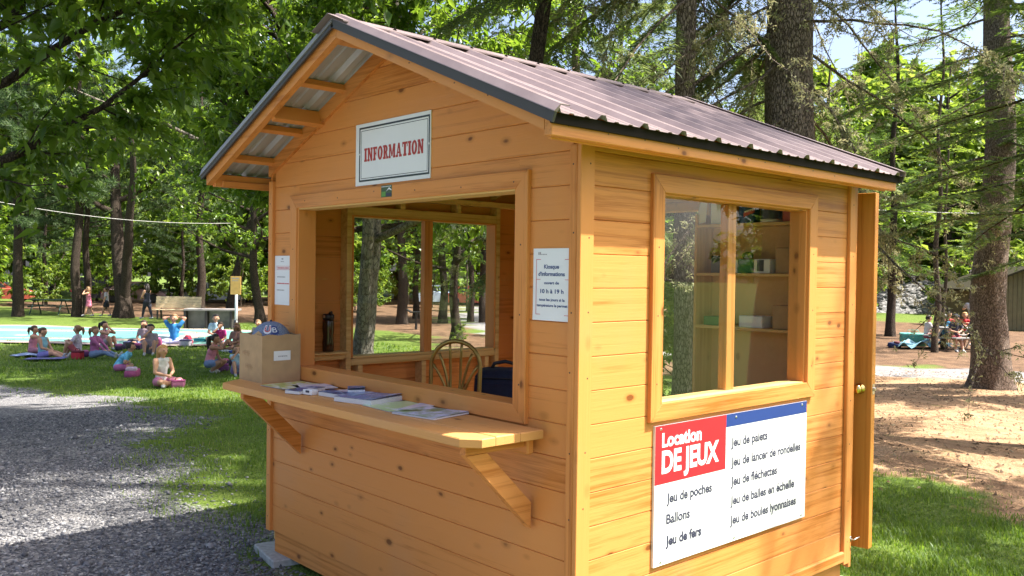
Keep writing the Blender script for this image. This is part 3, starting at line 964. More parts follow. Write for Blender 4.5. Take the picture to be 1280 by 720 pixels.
for k_ in range(6):
    rect('emblem', -0.244 + k_ * 0.009, -0.238 + k_ * 0.009, 1.256, 1.260 + (0.008 if k_ < 2 else 0), fp2, M['inkgrey'], pp)

# --- left sheet, its small print not readable
pl_ = thing('paper_notice', 'white paper notice with small red heading on the left of the hatch', 'notice', (-2.49, 0.005, Z(0.963)), world_parts=True)
fl_ = front_fn(0.0072)
rect('sheet', -2.580, -2.377, 0.963, 1.262, fl_, M['paper'], pl_)
fl2 = front_fn(0.0065)
outline('heading_box', -2.556, -2.393, 1.177, 1.200, 0.002, fl2, M['inkred'], pl_)
rr_ = random.Random(3)
def dashes(u0, u1, v, h, mat):
    u = u0
    while u < u1:
        w_ = rr_.uniform(0.006, 0.018)
        rect('print', u, min(u1, u + w_), v, v + h, fl2, mat, pl_); u += w_ + 0.004
dashes(-2.545, -2.405, 1.184, 0.008, M['inkred'])
dashes(-2.548, -2.45, 1.130, 0.006, M['inkgrey']); dashes(-2.548, -2.40, 1.090, 0.007, M['inkred']); dashes(-2.552, -2.46, 1.050, 0.006, M['inkgrey'])
dashes(-2.505, -2.465, 1.225, 0.004, M['inkgrey']); dashes(-2.495, -2.475, 1.238, 0.010, M['inkgrey'])

# --- big games sign on the sunlit side
js = thing('games_sign', 'large white sign listing games with red and navy headings below the side window', 'sign', (0.012, 1.14, Z(-0.113)), world_parts=True)
fj = side_fn(0.0042)
rect('panel', 0.495, 1.789, -0.114, 0.512, side_fn(-0.0078), M['white'], js, 0, 0.012)
rect('red_field', 0.496, 1.036, 0.250, 0.5115, fj, M['red'], js)
rect('blue_band', 1.0365, 1.788, 0.450, 0.5115, fj, M['navy'], js)
fj2 = side_fn(0.0048)
letter('Location', 0.543, 0.416, 0.294, 0.060, fj2, M['white'], js, 0.035)
letter('DE JEUX', 0.543, 0.300, 0.436, 0.095, fj2, M['white'], js, 0.040)
fj3 = side_fn(0.0042)
for s_, u, v, w in (('Jeu de palets', 1.081, 0.351, 0.324), ('Jeu de lancer de rondelles', 1.084, 0.255, 0.647), ('Jeu de fléchettes', 1.084, 0.160, 0.418), ('Jeu de balles en échelle', 1.083, 0.066, 0.590), ('Jeu de boules lyonnaises', 1.083, -0.029, 0.611), ('Jeu de poches', 0.582, 0.159, 0.346), ('Ballons', 0.582, 0.065, 0.176), ('Jeu de fers', 0.580, -0.033, 0.269)):
    letter(s_, u, v, w, 0.043, fj3, M['ink'], js, 0.042 if s_ == 'Jeu de fers' else 0.032)
for y_, z_ in ((0.535, 0.495), (1.12, 0.492), (1.74, 0.495), (0.545, -0.098), (1.12, -0.098), (1.75, -0.098)):
    MB().lathe([(0.007, 0), (0.006, 0.002), (0.001, 0.0035)], 8, 0, Matrix.Translation((0.0049, y_, Z(z_))) @ Matrix.Rotation(R(90), 4, 'Y')).build('screw', M['steel'], js)

# ================================================================ things on the counter
CZ = Z(CT) + 0.0015
# cardboard box, open at the top
bx0, bx1, by0, by1, bh_ = -2.490, -2.205, -0.262, -0.020, 0.272
box = thing('cardboard_box', 'open brown cardboard box at the left end of the counter', 'box', ((bx0 + bx1) / 2, (by0 + by1) / 2, CZ), world_parts=True)
def wavy(axis, a, b, c0, c1, zt):
    """box side with a slightly uneven upper edge"""
    mb = MB(); n = 8; v = []; f = []
    for d in (c0, c1):
        for i in range(n + 1):
            u = a + (b - a) * i / n
            bow = 0.003 * math.sin(math.pi * i / n)
            for z_ in (CZ, CZ + zt + 0.004 * math.sin(i * 1.7 + c0 * 9)):
                v.append((u, d - bow, z_) if axis == 'x' else (d + bow, u, z_))
    m_ = (n + 1) * 2
    for i in range(n):
        f += [(2 * i, 2 * i + 2, 2 * i + 3, 2 * i + 1), (m_ + 2 * i, m_ + 2 * i + 1, m_ + 2 * i + 3, m_ + 2 * i + 2), (2 * i + 1, 2 * i + 3, m_ + 2 * i + 3, m_ + 2 * i + 1)]
    f += [(0, 1, m_ + 1, m_), (2 * n, m_ + 2 * n, m_ + 2 * n + 1, 2 * n + 1), tuple(2 * i for i in range(n + 1)) + tuple(m_ + 2 * i for i in range(n, -1, -1))]
    return mb.add(v, f)
wavy('x', bx0, bx1, by0, by0 + 0.004, bh_).build('side', M['cardboard'], box)
wavy('x', bx0, bx1, by1 - 0.004, by1, bh_).build('side', M['cardboard'], box)
wavy('y', by0 + 0.0045, by1 - 0.0045, bx0, bx0 + 0.004, bh_).build('side', M['cardboard'], box)
wavy('y', by0 + 0.0045, by1 - 0.0045, bx1 - 0.004, bx1, bh_).build('side', M['cardboard'], box)
MB().box((bx0 + 0.005, by0 + 0.005, CZ), (bx1 - 0.005, by1 - 0.005, CZ + 0.004)).build('bottom', M['cardboard'], box)
MB().prism([(bx0 + 0.07, CZ + bh_ - 0.09), (bx1 - 0.03, CZ + bh_ - 0.09), (bx1 - 0.02, CZ + bh_ + 0.006), (bx1 - 0.06, CZ + bh_ + 0.022), (bx1 - 0.10, CZ + bh_ + 0.006)], 'y', by0 + 0.006, by0 + 0.009).build('flap', M['cardboard'], box)
fb = lambda u, v, d: (bx1 + 0.0045 + d, u, CZ + v)
rect('label', by0 + 0.070, by0 + 0.175, 0.125, 0.180, fb, M['paper'], box)
u_ = by0 + 0.098
for k_ in range(9):
    w_ = rr_.uniform(0.003, 0.007)
    rect('print', u_, u_ + w_, 0.146 + (k_ % 2) * 0.002, 0.152, lambda u, v, d: fb(u, v, d + 0.0006), M['inkgrey'], box); u_ += w_ + 0.0015
pen = plain('pencil_brown', (0.28, 0.15, 0.07), 0.8)
fbx = lambda u, v, d: (u, by0 - 0.0036 - d, CZ + v)
for k_ in range(7):                                   # faint hand writing on the front side
    for (u, v, n_) in ((bx0 + 0.05, 0.150, 5), (bx0 + 0.09, 0.075, 5)):
        if k_ < n_:
            a_ = u + k_ * 0.019; h_ = rr_.uniform(0.016, 0.034)
            rect('scribble', a_, a_ + 0.0016, v - k_ * 0.002, v + h_ - k_ * 0.002, fbx, pen, box)
            rect('scribble', a_, a_ + 0.012, v + h_ * 0.5 - k_ * 0.002, v + h_ * 0.5 + 0.0015 - k_ * 0.002, fbx, pen, box)

# cap in the box
def denim():
    m, nt, b = mat_new('heather_blue_cloth')
    tc = N(nt, 'ShaderNodeTexCoord'); no = N(nt, 'ShaderNodeTexNoise', i_Scale=260.0, i_Detail=3.0); L(nt, tc.outputs['Object'], no.inputs['Vector'])
    L(nt, ramp(nt, no.outputs['Fac'], [(0.35, (0.045, 0.075, 0.16)), (0.65, (0.30, 0.36, 0.46))]), b.inputs['Base Color']); b.inputs['Roughness'].default_value = 0.9
    return m
capx, capy, capz = -2.337, -0.141, Z(0.790)
cp = thing('baseball_cap', 'heather blue cap with a U and B badge inside the cardboard box', 'cap', (capx, capy, capz - 0.02))
dome = MB()
pr = [(0.112 * math.cos(a), 0.105 * math.sin(a)) for a in [math.pi / 2 * i / 9 for i in range(9)]] + [(0.001, 0.105)]
dome.lathe([(0.113, -0.02)] + pr, 28)
dome.build('crown', denim(), cp, True)
vis = MB()                                             # peak, tucked down into the box
vv = []; ff = []
for l in (0, 1):
    for i in range(13):
        a = R(130 + 100 * i / 12)
        for r_, dz in ((0.106, 0.0), (0.128, -0.006), (0.144, -0.020)):
            vv.append((r_ * math.cos(a) * (1.0), r_ * math.sin(a), -0.012 + dz - l * 0.004))
for l in (0, 1):
    for i in range(12):
        for j in range(2):
            a0 = l * 39 + i * 3 + j
            ff.append((a0, a0 + 1, a0 + 4, a0 + 3))
vis.add(vv, ff).build('peak', M['navy_cloth'], cp, True)
MB().ball((0, 0, 0.106), 0.008, 8, 5).build('button', M['navy_cloth'], cp)
face_az = math.atan2(CAM.y - capy, CAM.x - capx)
def dome_fn(u, v, d):
    az = face_az + u / 0.112; el = v / 0.108
    rr2 = 1.012 + d
    return (0.112 * rr2 * math.cos(az) * math.cos(el), 0.112 * rr2 * math.sin(az) * math.cos(el), 0.105 * rr2 * math.sin(el))
for s_, u, v, w, h, mt, bo, d in (('U', -0.050, 0.045, 0.052, 0.052, 'paper', 0.07, 0.0), ('U', -0.044, 0.052, 0.040, 0.042, 'inkred', 0.01, 0.006), ('B', 0.000, 0.040, 0.050, 0.050, 'navy', 0.07, 0.010), ('B', 0.010, 0.048, 0.030, 0.034, 'paper', -0.005, 0.016)):
    vs, fs2 = text_mesh(s_, w, h, bo)
    MB().add([dome_fn(u + x, v + y, d) for x, y in vs], fs2).build('letter', M[mt], cp)

# printed matter
def print_mat(name, cols, scale=(9, 9, 9), seed=0.0):
    m, nt, b = mat_new(name)
    tc = N(nt, 'ShaderNodeTexCoord')
    mp = N(nt, 'ShaderNodeMapping'); mp.inputs['Scale'].default_value = scale; mp.inputs['Location'].default_value = (seed, seed * 1.7, 0)
    L(nt, tc.outputs['Object'], mp.inputs['Vector'])
    no = N(nt, 'ShaderNodeTexNoise', i_Scale=1.0, i_Detail=5.0, i_Roughness=0.6, i_Distortion=0.6); L(nt, mp.outputs[0], no.inputs['Vector'])
    st_ = [(0.28 + 0.44 * i / (len(cols) - 1), c) for i, c in enumerate(cols)]
    c = ramp(nt, no.outputs['Fac'], st_)
    L(nt, c, b.inputs['Base Color']); b.inputs['Roughness'].default_value = 0.3
    return m
wh, lil = (0.75, 0.75, 0.78), (0.45, 0.47, 0.66)
PM = {
 'yg': print_mat('print_yellow_green', [(0.15, 0.36, 0.13), (0.55, 0.55, 0.12), (0.72, 0.72, 0.62), wh], (10, 16, 5), 1.3),
 'lil': print_mat('print_lilac', [(0.16, 0.2, 0.42), lil, wh, (0.60, 0.52, 0.66), wh], (16, 12, 5), 4.2),
 'navy': print_mat('print_navy', [(0.008, 0.012, 0.03), (0.015, 0.045, 0.16), (0.03, 0.12, 0.36), (0.55, 0.6, 0.68), (0.02, 0.03, 0.09)], (17, 12, 5), 2.6),
 'stripe': print_mat('print_striped', [(0.02, 0.04, 0.16), (0.04, 0.22, 0.24), wh, (0.18, 0.34, 0.72), (0.05, 0.04, 0.10), (0.40, 0.46, 0.74), (0.14, 0.05, 0.42), wh], (34, 5, 5), 7.7),
 'map': print_mat('print_map', [(0.38, 0.48, 0.70), wh, (0.52, 0.66, 0.30), (0.60, 0.74, 0.40), wh], (5, 7, 5), 3.9),
 'plant': print_mat('print_plant', [(0.02, 0.03, 0.05), (0.10, 0.20, 0.06), (0.30, 0.40, 0.34), (0.56, 0.60, 0.82), (0.66, 0.68, 0.86), (0.14, 0.16, 0.40)], (11, 9, 5), 5.1),
}
M['pages'] = plain('page_edges', (0.66, 0.66, 0.68), 0.8, var=0.15, scale=300)
def booklet(label, x, y, rz, w, d, th_, cover, z0=0.0, name='brochure', curl=0.0, cat='brochure'):
    """cover above a block of pages; the cover lifts a little at one side"""
    t_ = thing(name, label, cat, (x, y, CZ + z0), rz, 'brochures on the counter')
    MB().box((-w / 2 + 0.001, -d / 2 + 0.001, 0), (w / 2 - 0.001, d / 2 - 0.001, th_ - 0.0008), min(0.0015, th_ * 0.2)).build('pages', M['pages'], t_)
    n = 8; v = []; f = []
    for k_ in (0, 1):
        for i in range(n + 1):
            for j in range(n + 1):
                a, b_ = i / n, j / n
                zz = th_ - 0.0006 + curl * max(0, (a - 0.45)) ** 2 * (0.5 + 0.5 * b_) + 0.0008 * math.sin(5 * a + 3 * b_) * (th_ > 0.003) + k_ * 0.0007
                v.append((-w / 2 + w * a, -d / 2 + d * b_, zz))
    m_ = (n + 1) ** 2
    for k_ in (0, 1):
        for i in range(n):
            for j in range(n):
                q = k_ * m_ + i * (n + 1) + j
                f.append((q, q + n + 1, q + n + 2, q + 1))
    MB().add(v, f).build('cover', PM[cover], t_, True)
    return t_
booklet('flat yellow green leaflet beside the cardboard box', -2.035, -0.165, R(6), 0.215, 0.27, 0.004, 'yg')
booklet('pale lilac leaflet lying behind the yellow green one', -1.865, -0.120, R(-12), 0.20, 0.20, 0.003, 'lil', 0.0052)
booklet('thick grey and navy pamphlet stack between lilac leaflet and white carton', -1.760, -0.235, R(20), 0.10, 0.21, 0.018, 'navy')
booklet('thin white leaflet with lilac print under the navy pamphlets', -1.585, -0.090, R(-6), 0.21, 0.13, 0.004, 'lil', name='leaflet', cat='leaflet')
booklet('dark blue pamphlet stack near the middle of the counter', -1.500, -0.190, R(8), 0.21, 0.10, 0.022, 'navy', name='pamphlet')
booklet('dark pamphlet tossed on the pile by the hatch', -1.500, -0.085, R(-32), 0.17, 0.09, 0.010, 'navy', 0.026, name='pamphlet', curl=0.05)
booklet('striped blue and purple magazine on a thick fanned stack', -1.285, -0.150, R(14), 0.25, 0.235, 0.026, 'stripe', curl=0.03, name='magazine')
booklet('white and pale green map leaflet lying flat', -1.045, -0.140, R(-3), 0.25, 0.25, 0.003, 'map', name='map_leaflet')
booklet('pale blue magazine with a plant picture at the right of the brochures', -0.775, -0.150, R(10), 0.265, 0.235, 0.009, 'plant', curl=0.012, name='magazine')
booklet('glossy white leaflet with blue print lying across the map', -0.945, -0.095, R(24), 0.10, 0.21, 0.003, 'lil', 0.0045, name='leaflet', cat='leaflet')
booklet('small dark card on top of the dark blue pamphlets', -1.430, -0.175, R(-18), 0.085, 0.055, 0.003, 'navy', 0.0235, name='card', cat='card')
booklet('yellow green card half under the lilac leaflet', -1.930, -0.235, R(-20), 0.15, 0.10, 0.003, 'yg', 0.0052, name='card', cat='card')
wc = MB().box((-0.035, -0.022, 0), (0.035, 0.022, 0.026), 0.002)
wcr = wc.build('white_carton', M['paper']); wcr.location = (-1.655, -0.265, CZ); wcr.rotation_euler = (0, 0, R(12))
tag(wcr, 'small white carton with dark notch among the brochures', 'carton')
wn_ = MB().box((-0.012, -0.0225, 0.012), (0.016, -0.0218, 0.024)).build('notch', M['ink'], wcr)

# ================================================================ inside the kiosk
def bottle():
    t_ = thing('water_bottle', 'dark smoky water bottle with black lid on the corner shelf', 'bottle', (-W + 0.088, 0.365, Z(0.6545)))
    m, nt, b = mat_new('smoke_plastic')
    b.inputs['Base Color'].default_value = (0.06, 0.03, 0.016, 1); b.inputs['Roughness'].default_value = 0.15
    b.inputs['Transmission Weight'].default_value = 0.25; b.inputs['Alpha'].default_value = 1.0
    MB().lathe([(0.030, 0), (0.036, 0.004), (0.037, 0.06), (0.033, 0.10), (0.037, 0.14), (0.037, 0.195), (0.034, 0.205), (0.001, 0.206)], 20).build('body', m, t_, True)
    lid = MB().lathe([(0.036, 0.2065), (0.037, 0.235), (0.030, 0.243), (0.001, 0.244)], 20)
    lid.build('lid', M['black'], t_, True)
    sp = MB(); sp.tube([(0.01, 0.0, 0.244), (0.03, -0.004, 0.256), (0.05, -0.006, 0.258), (0.052, -0.006, 0.238)], 0.006, 8)
    sp.build('carry_loop', M['black'], t_, True)
    MB().box((0.0, -0.0385, 0.218), (0.022, -0.036, 0.236), 0.001).build('button', M['steel'], t_)
bottle()

def stool():
    t_ = thing('gilt_chair', 'tall gilt metal chair with fan shaped back behind the counter', 'chair', (-1.690, 0.66, Z(-0.442)), R(36))
    sh, tp = 0.72, 1.195                               # seat and top of the back above the floor
    g = M['gold']
    hw = 0.155
    yb = 0.17
    arch = [(-hw * 0.92, yb, sh - 0.02), (-hw, yb + 0.01, sh + 0.14)]
    for i in range(13):
        a = math.pi - math.pi * i / 12
        arch.append((hw * math.cos(a) * (1.0 + 0.10 * math.sin(a)), yb + 0.03, sh + 0.30 + (tp - sh - 0.30) * math.sin(a)))
    arch += [(hw, yb + 0.01, sh + 0.14), (hw * 0.92, yb, sh - 0.02)]
    MB().tube(arch, 0.0135, 10).build('back_hoop', g, t_, True)
    for k_, e in enumerate((-0.145, -0.105, -0.038, 0.038, 0.105, 0.145)):
        top_z = {0.145: sh + 0.33, 0.105: tp - 0.075, 0.038: tp - 0.012}[abs(e)]
        pts = []
        for i in range(9):
            u = i / 8
            pts.append((0.028 * (1 if e > 0 else -1) + (e - 0.028 * (1 if e > 0 else -1)) * (u ** 1.9), yb + 0.03 * min(1, u * 2), sh - 0.02 + (top_z - sh + 0.02) * (u ** 0.85)))
        MB().tube(pts, 0.0085, 8).build('spoke', g, t_, True)
    cush = MB(); cush.lathe([(0.001, sh - 0.03), (0.185, sh - 0.03), (0.20, sh - 0.01), (0.195, sh + 0.015), (0.15, sh + 0.03), (0.001, sh + 0.034)], 24)
    cush.build('seat', plain('beige_cushion', (0.45, 0.36, 0.24), 0.8), t_, True)
    for sx in (-1, 1):
        for sy in (-1, 1):
            MB().tube([(sx * 0.15, sy * 0.15, sh - 0.03), (sx * 0.17, sy * 0.17, 0.3), (sx * 0.20, sy * 0.20, 0.002)], 0.011, 8).build('leg', g, t_, True)
    MB().tube([(0.18 * math.cos(2 * math.pi * i / 20), 0.18 * math.sin(2 * math.pi * i / 20), 0.26) for i in range(21)], 0.008, 8).build('foot_ring', g, t_, True)
stool()

tb = thing('side_table', 'plain wooden table carrying the navy bag inside the kiosk', 'table', (-1.86, 1.30, Z(-0.442)))
MB().box((-0.36, -0.28, 0.735), (0.36, 0.28, 0.760), 0.003).build('table_top', RX, tb)
for sx in (-1, 1):
    for sy in (-1, 1):
        MB().box((sx * 0.32 - 0.02, sy * 0.24 - 0.02, 0), (sx * 0.32 + 0.02, sy * 0.24 + 0.02, 0.7345), 0.003).build('leg', RZ, tb)
bag = thing('navy_bag', 'dark navy soft bag with top handle inside the hatch on the right', 'bag', (-1.85, 1.27, Z(-0.442) + 0.7605), R(38))
b_ = MB()
secs = [(0.0, 0.17, 0.12), (0.02, 0.185, 0.135), (0.10, 0.19, 0.14), (0.19, 0.185, 0.135), (0.225, 0.16, 0.115), (0.235, 0.10, 0.07)]
v = []; n = 20
for z_, hx, hy in secs:
    for k_ in range(n):
        a = 2 * math.pi * k_ / n
        ca, sa = math.cos(a), math.sin(a); e = 0.35
        v.append((hx * math.copysign(abs(ca) ** e, ca), hy * math.copysign(abs(sa) ** e, sa), z_ + 0.004 * math.sin(3 * a)))
f = [tuple(range(n - 1, -1, -1)), tuple((len(secs) - 1) * n + k_ for k_ in range(n))]
for l in range(len(secs) - 1):
    f += [(l * n + k_, l * n + (k_ + 1) % n, (l + 1) * n + (k_ + 1) % n, (l + 1) * n + k_) for k_ in range(n)]
b_.add(v, f).build('body', M['navy_cloth'], bag, True)
MB().tube([(-0.09, 0, 0.225), (-0.07, 0, 0.265), (0, 0, 0.28), (0.07, 0, 0.265), (0.09, 0, 0.225)], 0.012, 8, flat=0.5).build('handle', M['black'], bag, True)
MB().box((-0.13, -0.155, 0.03), (0.13, -0.138, 0.15), 0.008).build('pocket', M['navy_cloth'], bag)
MB().tube([(-0.17, -0.137, 0.18), (0.0, -0.148, 0.185), (0.17, -0.137, 0.18)], 0.004, 6).build('zip', M['black'], bag)

# shelf goods
SY = D - 0.215
def goods(label, name, cat, x, z, w, d, h, mat, extra=None, rz=0.0):
    t_ = thing(name, label, cat, (x, SY, Z(z) + 0.0006), rz)
    MB().box((-w / 2, -d / 2, 0), (w / 2, d / 2, h), 0.004).build('carton', mat, t_)
    if extra: extra(t_, w, d, h)
gm = plain('carton_green', (0.03, 0.19, 0.04), 0.5); bm_ = plain('carton_black', (0.012, 0.016, 0.014), 0.5)
blue_ = plain('tub_blue', (0.02, 0.07, 0.22), 0.35); og = plain('carton_orange', (0.50, 0.07, 0.015), 0.5)
def tub(label, x, z, r_, h, mat, low=None, mark=None):
    t_ = thing('tub', label, 'tub', (x, SY - 0.02, Z(z) + 0.0006))
    MB().lathe([(r_ * 0.95, 0), (r_, 0.004), (r_, h * 0.9), (r_ * 0.9, h), (0.001, h)], 20).build('body', mat, t_, True)
    if low: MB().lathe([(r_ * 1.02, 0.001), (r_ * 1.02, 0.018)], 20).build('base_band', low, t_, True)
    if mark:
        az = math.atan2(CAM.y - SY, CAM.x - x)
        for (u0, v0, u1, v1, wd, mt) in ((-0.035, 0.045, 0.03, 0.075, 0.013, mark), (-0.03, 0.062, 0.035, 0.085, 0.006, M['paper'])):
            v = []
            for i in range(8):
                u = u0 + (u1 - u0) * i / 7; vv_ = v0 + (v1 - v0) * i / 7
                for dz in (-wd, wd):
                    v.append((r_ * 1.015 * math.cos(az + u / r_), r_ * 1.015 * math.sin(az + u / r_), vv_ + dz))
            MB().add(v, [(2 * i, 2 * i + 2, 2 * i + 3, 2 * i + 1) for i in range(7)]).build('mark', mt, t_)
tub('blue tub with a red slanted mark on the top shelf', -0.545, 1.495, 0.062, 0.145, blue_, None, M['inkred'])
tub('black tub with pale base band beside the blue tub', -0.395, 1.495, 0.062, 0.140, bm_, M['paper'])
goods('orange red carton at the right end of the top shelf', 'carton', 'carton', -0.245, 1.495, 0.12, 0.10, 0.13, og)
goods('white upright paper carton on the left end of the top shelf', 'paper_carton', 'carton', -0.765, 1.495, 0.075, 0.12, 0.16, M['paper'], None, R(10))
lf = thing('folded_sheet', 'white paper sheet leaning out over the left edge of the top shelf', 'paper', (-0.86, SY - 0.02, Z(1.495) + 0.0006))
MB().add([(-0.045, -0.05, 0.0), (0.035, -0.05, 0.012), (0.045, -0.045, 0.17), (0.0, -0.045, 0.165), (-0.045, -0.047, -0.0), (0.035, -0.047, 0.012), (0.045, -0.042, 0.17), (0.0, -0.042, 0.165)], [(0, 1, 2, 3), (7, 6, 5, 4), (0, 3, 7, 4), (3, 2, 6, 7), (2, 1, 5, 6), (1, 0, 4, 5)]).build('sheet', M['paper'], lf)
goods('dark upright box on the second shelf behind the mullion', 'box', 'box', -0.745, 1.195, 0.085, 0.12, 0.105, bm_)
goods('bright green carton on the second shelf', 'carton', 'carton', -0.545, 1.195, 0.10, 0.12, 0.085, gm, lambda t_, w, d, h: MB().box((-w / 2 - 0.02, -d / 2 - 0.001, 0.002), (-w / 2 - 0.001, d / 2, h - 0.004)).build('side_flap', M['paper'], t_))
goods('white carton with a dark square on the second shelf', 'carton', 'carton', -0.430, 1.195, 0.11, 0.12, 0.085, M['paper'], lambda t_, w, d, h: MB().box((-0.03, -d / 2 - 0.002, 0.012), (0.015, -d / 2 - 0.0005, h - 0.006)).build('mark', bm_, t_))
gd = thing('green_clump', 'lime green plastic bag knotted on top of the green carton', 'bag', (-0.545, SY - 0.02, Z(1.195) + 0.0865))
MB().ball((0, 0, 0.022), (0.034, 0.03, 0.022), 9, 6).ball((-0.03, 0.01, 0.018), (0.022, 0.02, 0.018), 8, 5).build('clump', plain('lime_plastic', (0.08, 0.16, 0.02), 0.4), gd, True)
goods('tall tan carton at the right end of the second shelf', 'carton', 'carton', -0.290, 1.195, 0.10, 0.12, 0.15, M['cardboard'])
goods('low white carton in the middle of the third shelf', 'carton', 'carton', -0.50, 0.87, 0.16, 0.12, 0.07, M['paper'])
goods('brown carton at the right of the third shelf', 'carton', 'carton', -0.28, 0.87, 0.14, 0.13, 0.14, M['cardboard'])
goods('flat green carton on the third shelf', 'carton', 'carton', -0.760, 0.87, 0.15, 0.12, 0.055, gm)

# ================================================================ ground
def np_mesh(name, V, F, mats, attrs=None, smooth_=False, fmat=None):
    """mesh from arrays; F is (n, 3) or (n, 4)"""
    V = np.ascontiguousarray(V, np.float32); F = np.ascontiguousarray(F, np.int32)
    me = bpy.data.meshes.new(name)
    me.vertices.add(len(V)); me.vertices.foreach_set('co', V.ravel())
    me.loops.add(F.size); me.loops.foreach_set('vertex_index', F.ravel())
    me.polygons.add(len(F)); me.polygons.foreach_set('loop_start', np.arange(0, F.size, F.shape[1], dtype=np.int32))
    for m in (mats if isinstance(mats, (list, tuple)) else [mats]): me.materials.append(m)
    if fmat is not None: me.polygons.foreach_set('material_index', np.asarray(fmat, np.int32))
    if smooth_: me.polygons.foreach_set('use_smooth', np.ones(len(F), bool))
    for k, a in (attrs or {}).items():
        at_ = me.attributes.new(k, 'FLOAT', 'POINT'); at_.data.foreach_set('value', np.ascontiguousarray(a, np.float32))
    me.update(calc_edges=True)
    return me

def poly_sd(poly, X, Y):
    """signed distance, positive inside"""
    d = np.full(X.shape, 1e9); ins = np.zeros(X.shape, bool)
    n = len(poly)
    for i in range(n):
        (x0, y0), (x1, y1) = poly[i], poly[(i + 1) % n]
        ex, ey = x1 - x0, y1 - y0
        t = np.clip(((X - x0) * ex + (Y - y0) * ey) / (ex * ex + ey * ey + 1e-12), 0, 1)
        d = np.minimum(d, np.hypot(X - x0 - t * ex, Y - y0 - t * ey))
        c = ((y0 > Y) != (y1 > Y))
        with np.errstate(divide='ignore', invalid='ignore'):
            c &= X < (x1 - x0) * (Y - y0) / (y1 - y0 + 1e-30) + x0
        ins ^= c
    return np.where(ins, d, -d)

def xy(p): return (p.x, p.y)
GRAVEL = [(-2.72, 0.08), (-3.30, 0.28), (-4.0, 0.03), (-5.2, 0.55), (-6.9, 0.80), (-7.6, 1.30), (-8.3, 2.15), (-9.6, 2.05), (-11.4, 2.40), (-13.6, 3.0), (-16.5, 2.2), (-22.0, 0.6), (-36, -3), (-60, -14), (-50, -30), (-12, -22), (1.5, -14), (2.2, -6), (0.9, -2.2), (0.25, -0.25), (-0.1, 0.10)]
EARTH = [xy(at(*p)) for p in ((1060, 585), (1130, 600), (1200, 625), (1300, 655), (1500, 640), (1700, 560))] + [(8, 17), (4, 24), (-2, 25), (-7.5, 21.0), (-8.5, 15), (-6.5, 10), (-4.2, 7.5)]
DRIVE = [(12.0, 31), (2.0, 23.2), (-4.0, 20.4), (-8.0, 18.2), (-14.0, 17.5), (-24, 20), (-36, 28), (-46, 38), (-50, 42), (-48, 48), (-36, 36), (-25, 26), (-15, 21.8), (-8, 21.5), (-2, 24.6), (3, 28.5), (12, 37)]
WOODS = [(-6.0, 21.6), (-15, 22), (-25, 26.3), (-36, 36.4), (-47, 48), (-60, 44), (-72, 28), (-60, 10), (-44.5, 11.5), (-36, 15.5), (-30, 18), (-24, 17.2), (-18, 13.5), (-13, 12.5), (-10, 14.5), (-9, 17.6), (-14, 17.3), (-24, 19.8), (-34, 26), (-44, 36), (-46, 37), (-45, 45), (-30, 50), (-10, 43), (4, 34), (-2, 24.8)]
def gaxis(lo, f0, f1, hi, fine):
    a = list(np.arange(f0, f1, fine))
    s, p = fine, f0
    lowp = []
    while p > lo: s = min(s * 1.12, 5.0); p -= s; lowp.append(p)
    s, p = fine, a[-1]
    while p < hi: s = min(s * 1.12, 5.0); p += s; a.append(p)
    return np.array(lowp[::-1] + a)
gx = gaxis(-230, -12, 2.5, 190, 0.10); gy = gaxis(-160, -4, 9, 230, 0.10)
GX, GY = np.meshgrid(gx, gy, indexing='ij')
GZ = terr(GX, GY)
wob = 0.10 * np.sin(GX * 3.1 + GY * 1.3) + 0.08 * np.sin(GY * 4.3 - GX * 2.1)
sdg = poly_sd(GRAVEL, GX, GY) + wob * 1.2
sde = poly_sd(EARTH, GX, GY) + wob * 3
sdd = poly_sd(DRIVE, GX, GY) + wob
sdw = poly_sd(WOODS, GX, GY) + wob * 4
soft = lambda d, w: np.clip(0.5 + d / (2 * w), 0, 1)
mg, me_, md, mw = soft(sdg, 0.38), soft(sde, 0.75), soft(sdd, 0.5), soft(sdw, 1.2)
md = np.where(mg > md, 0, md)

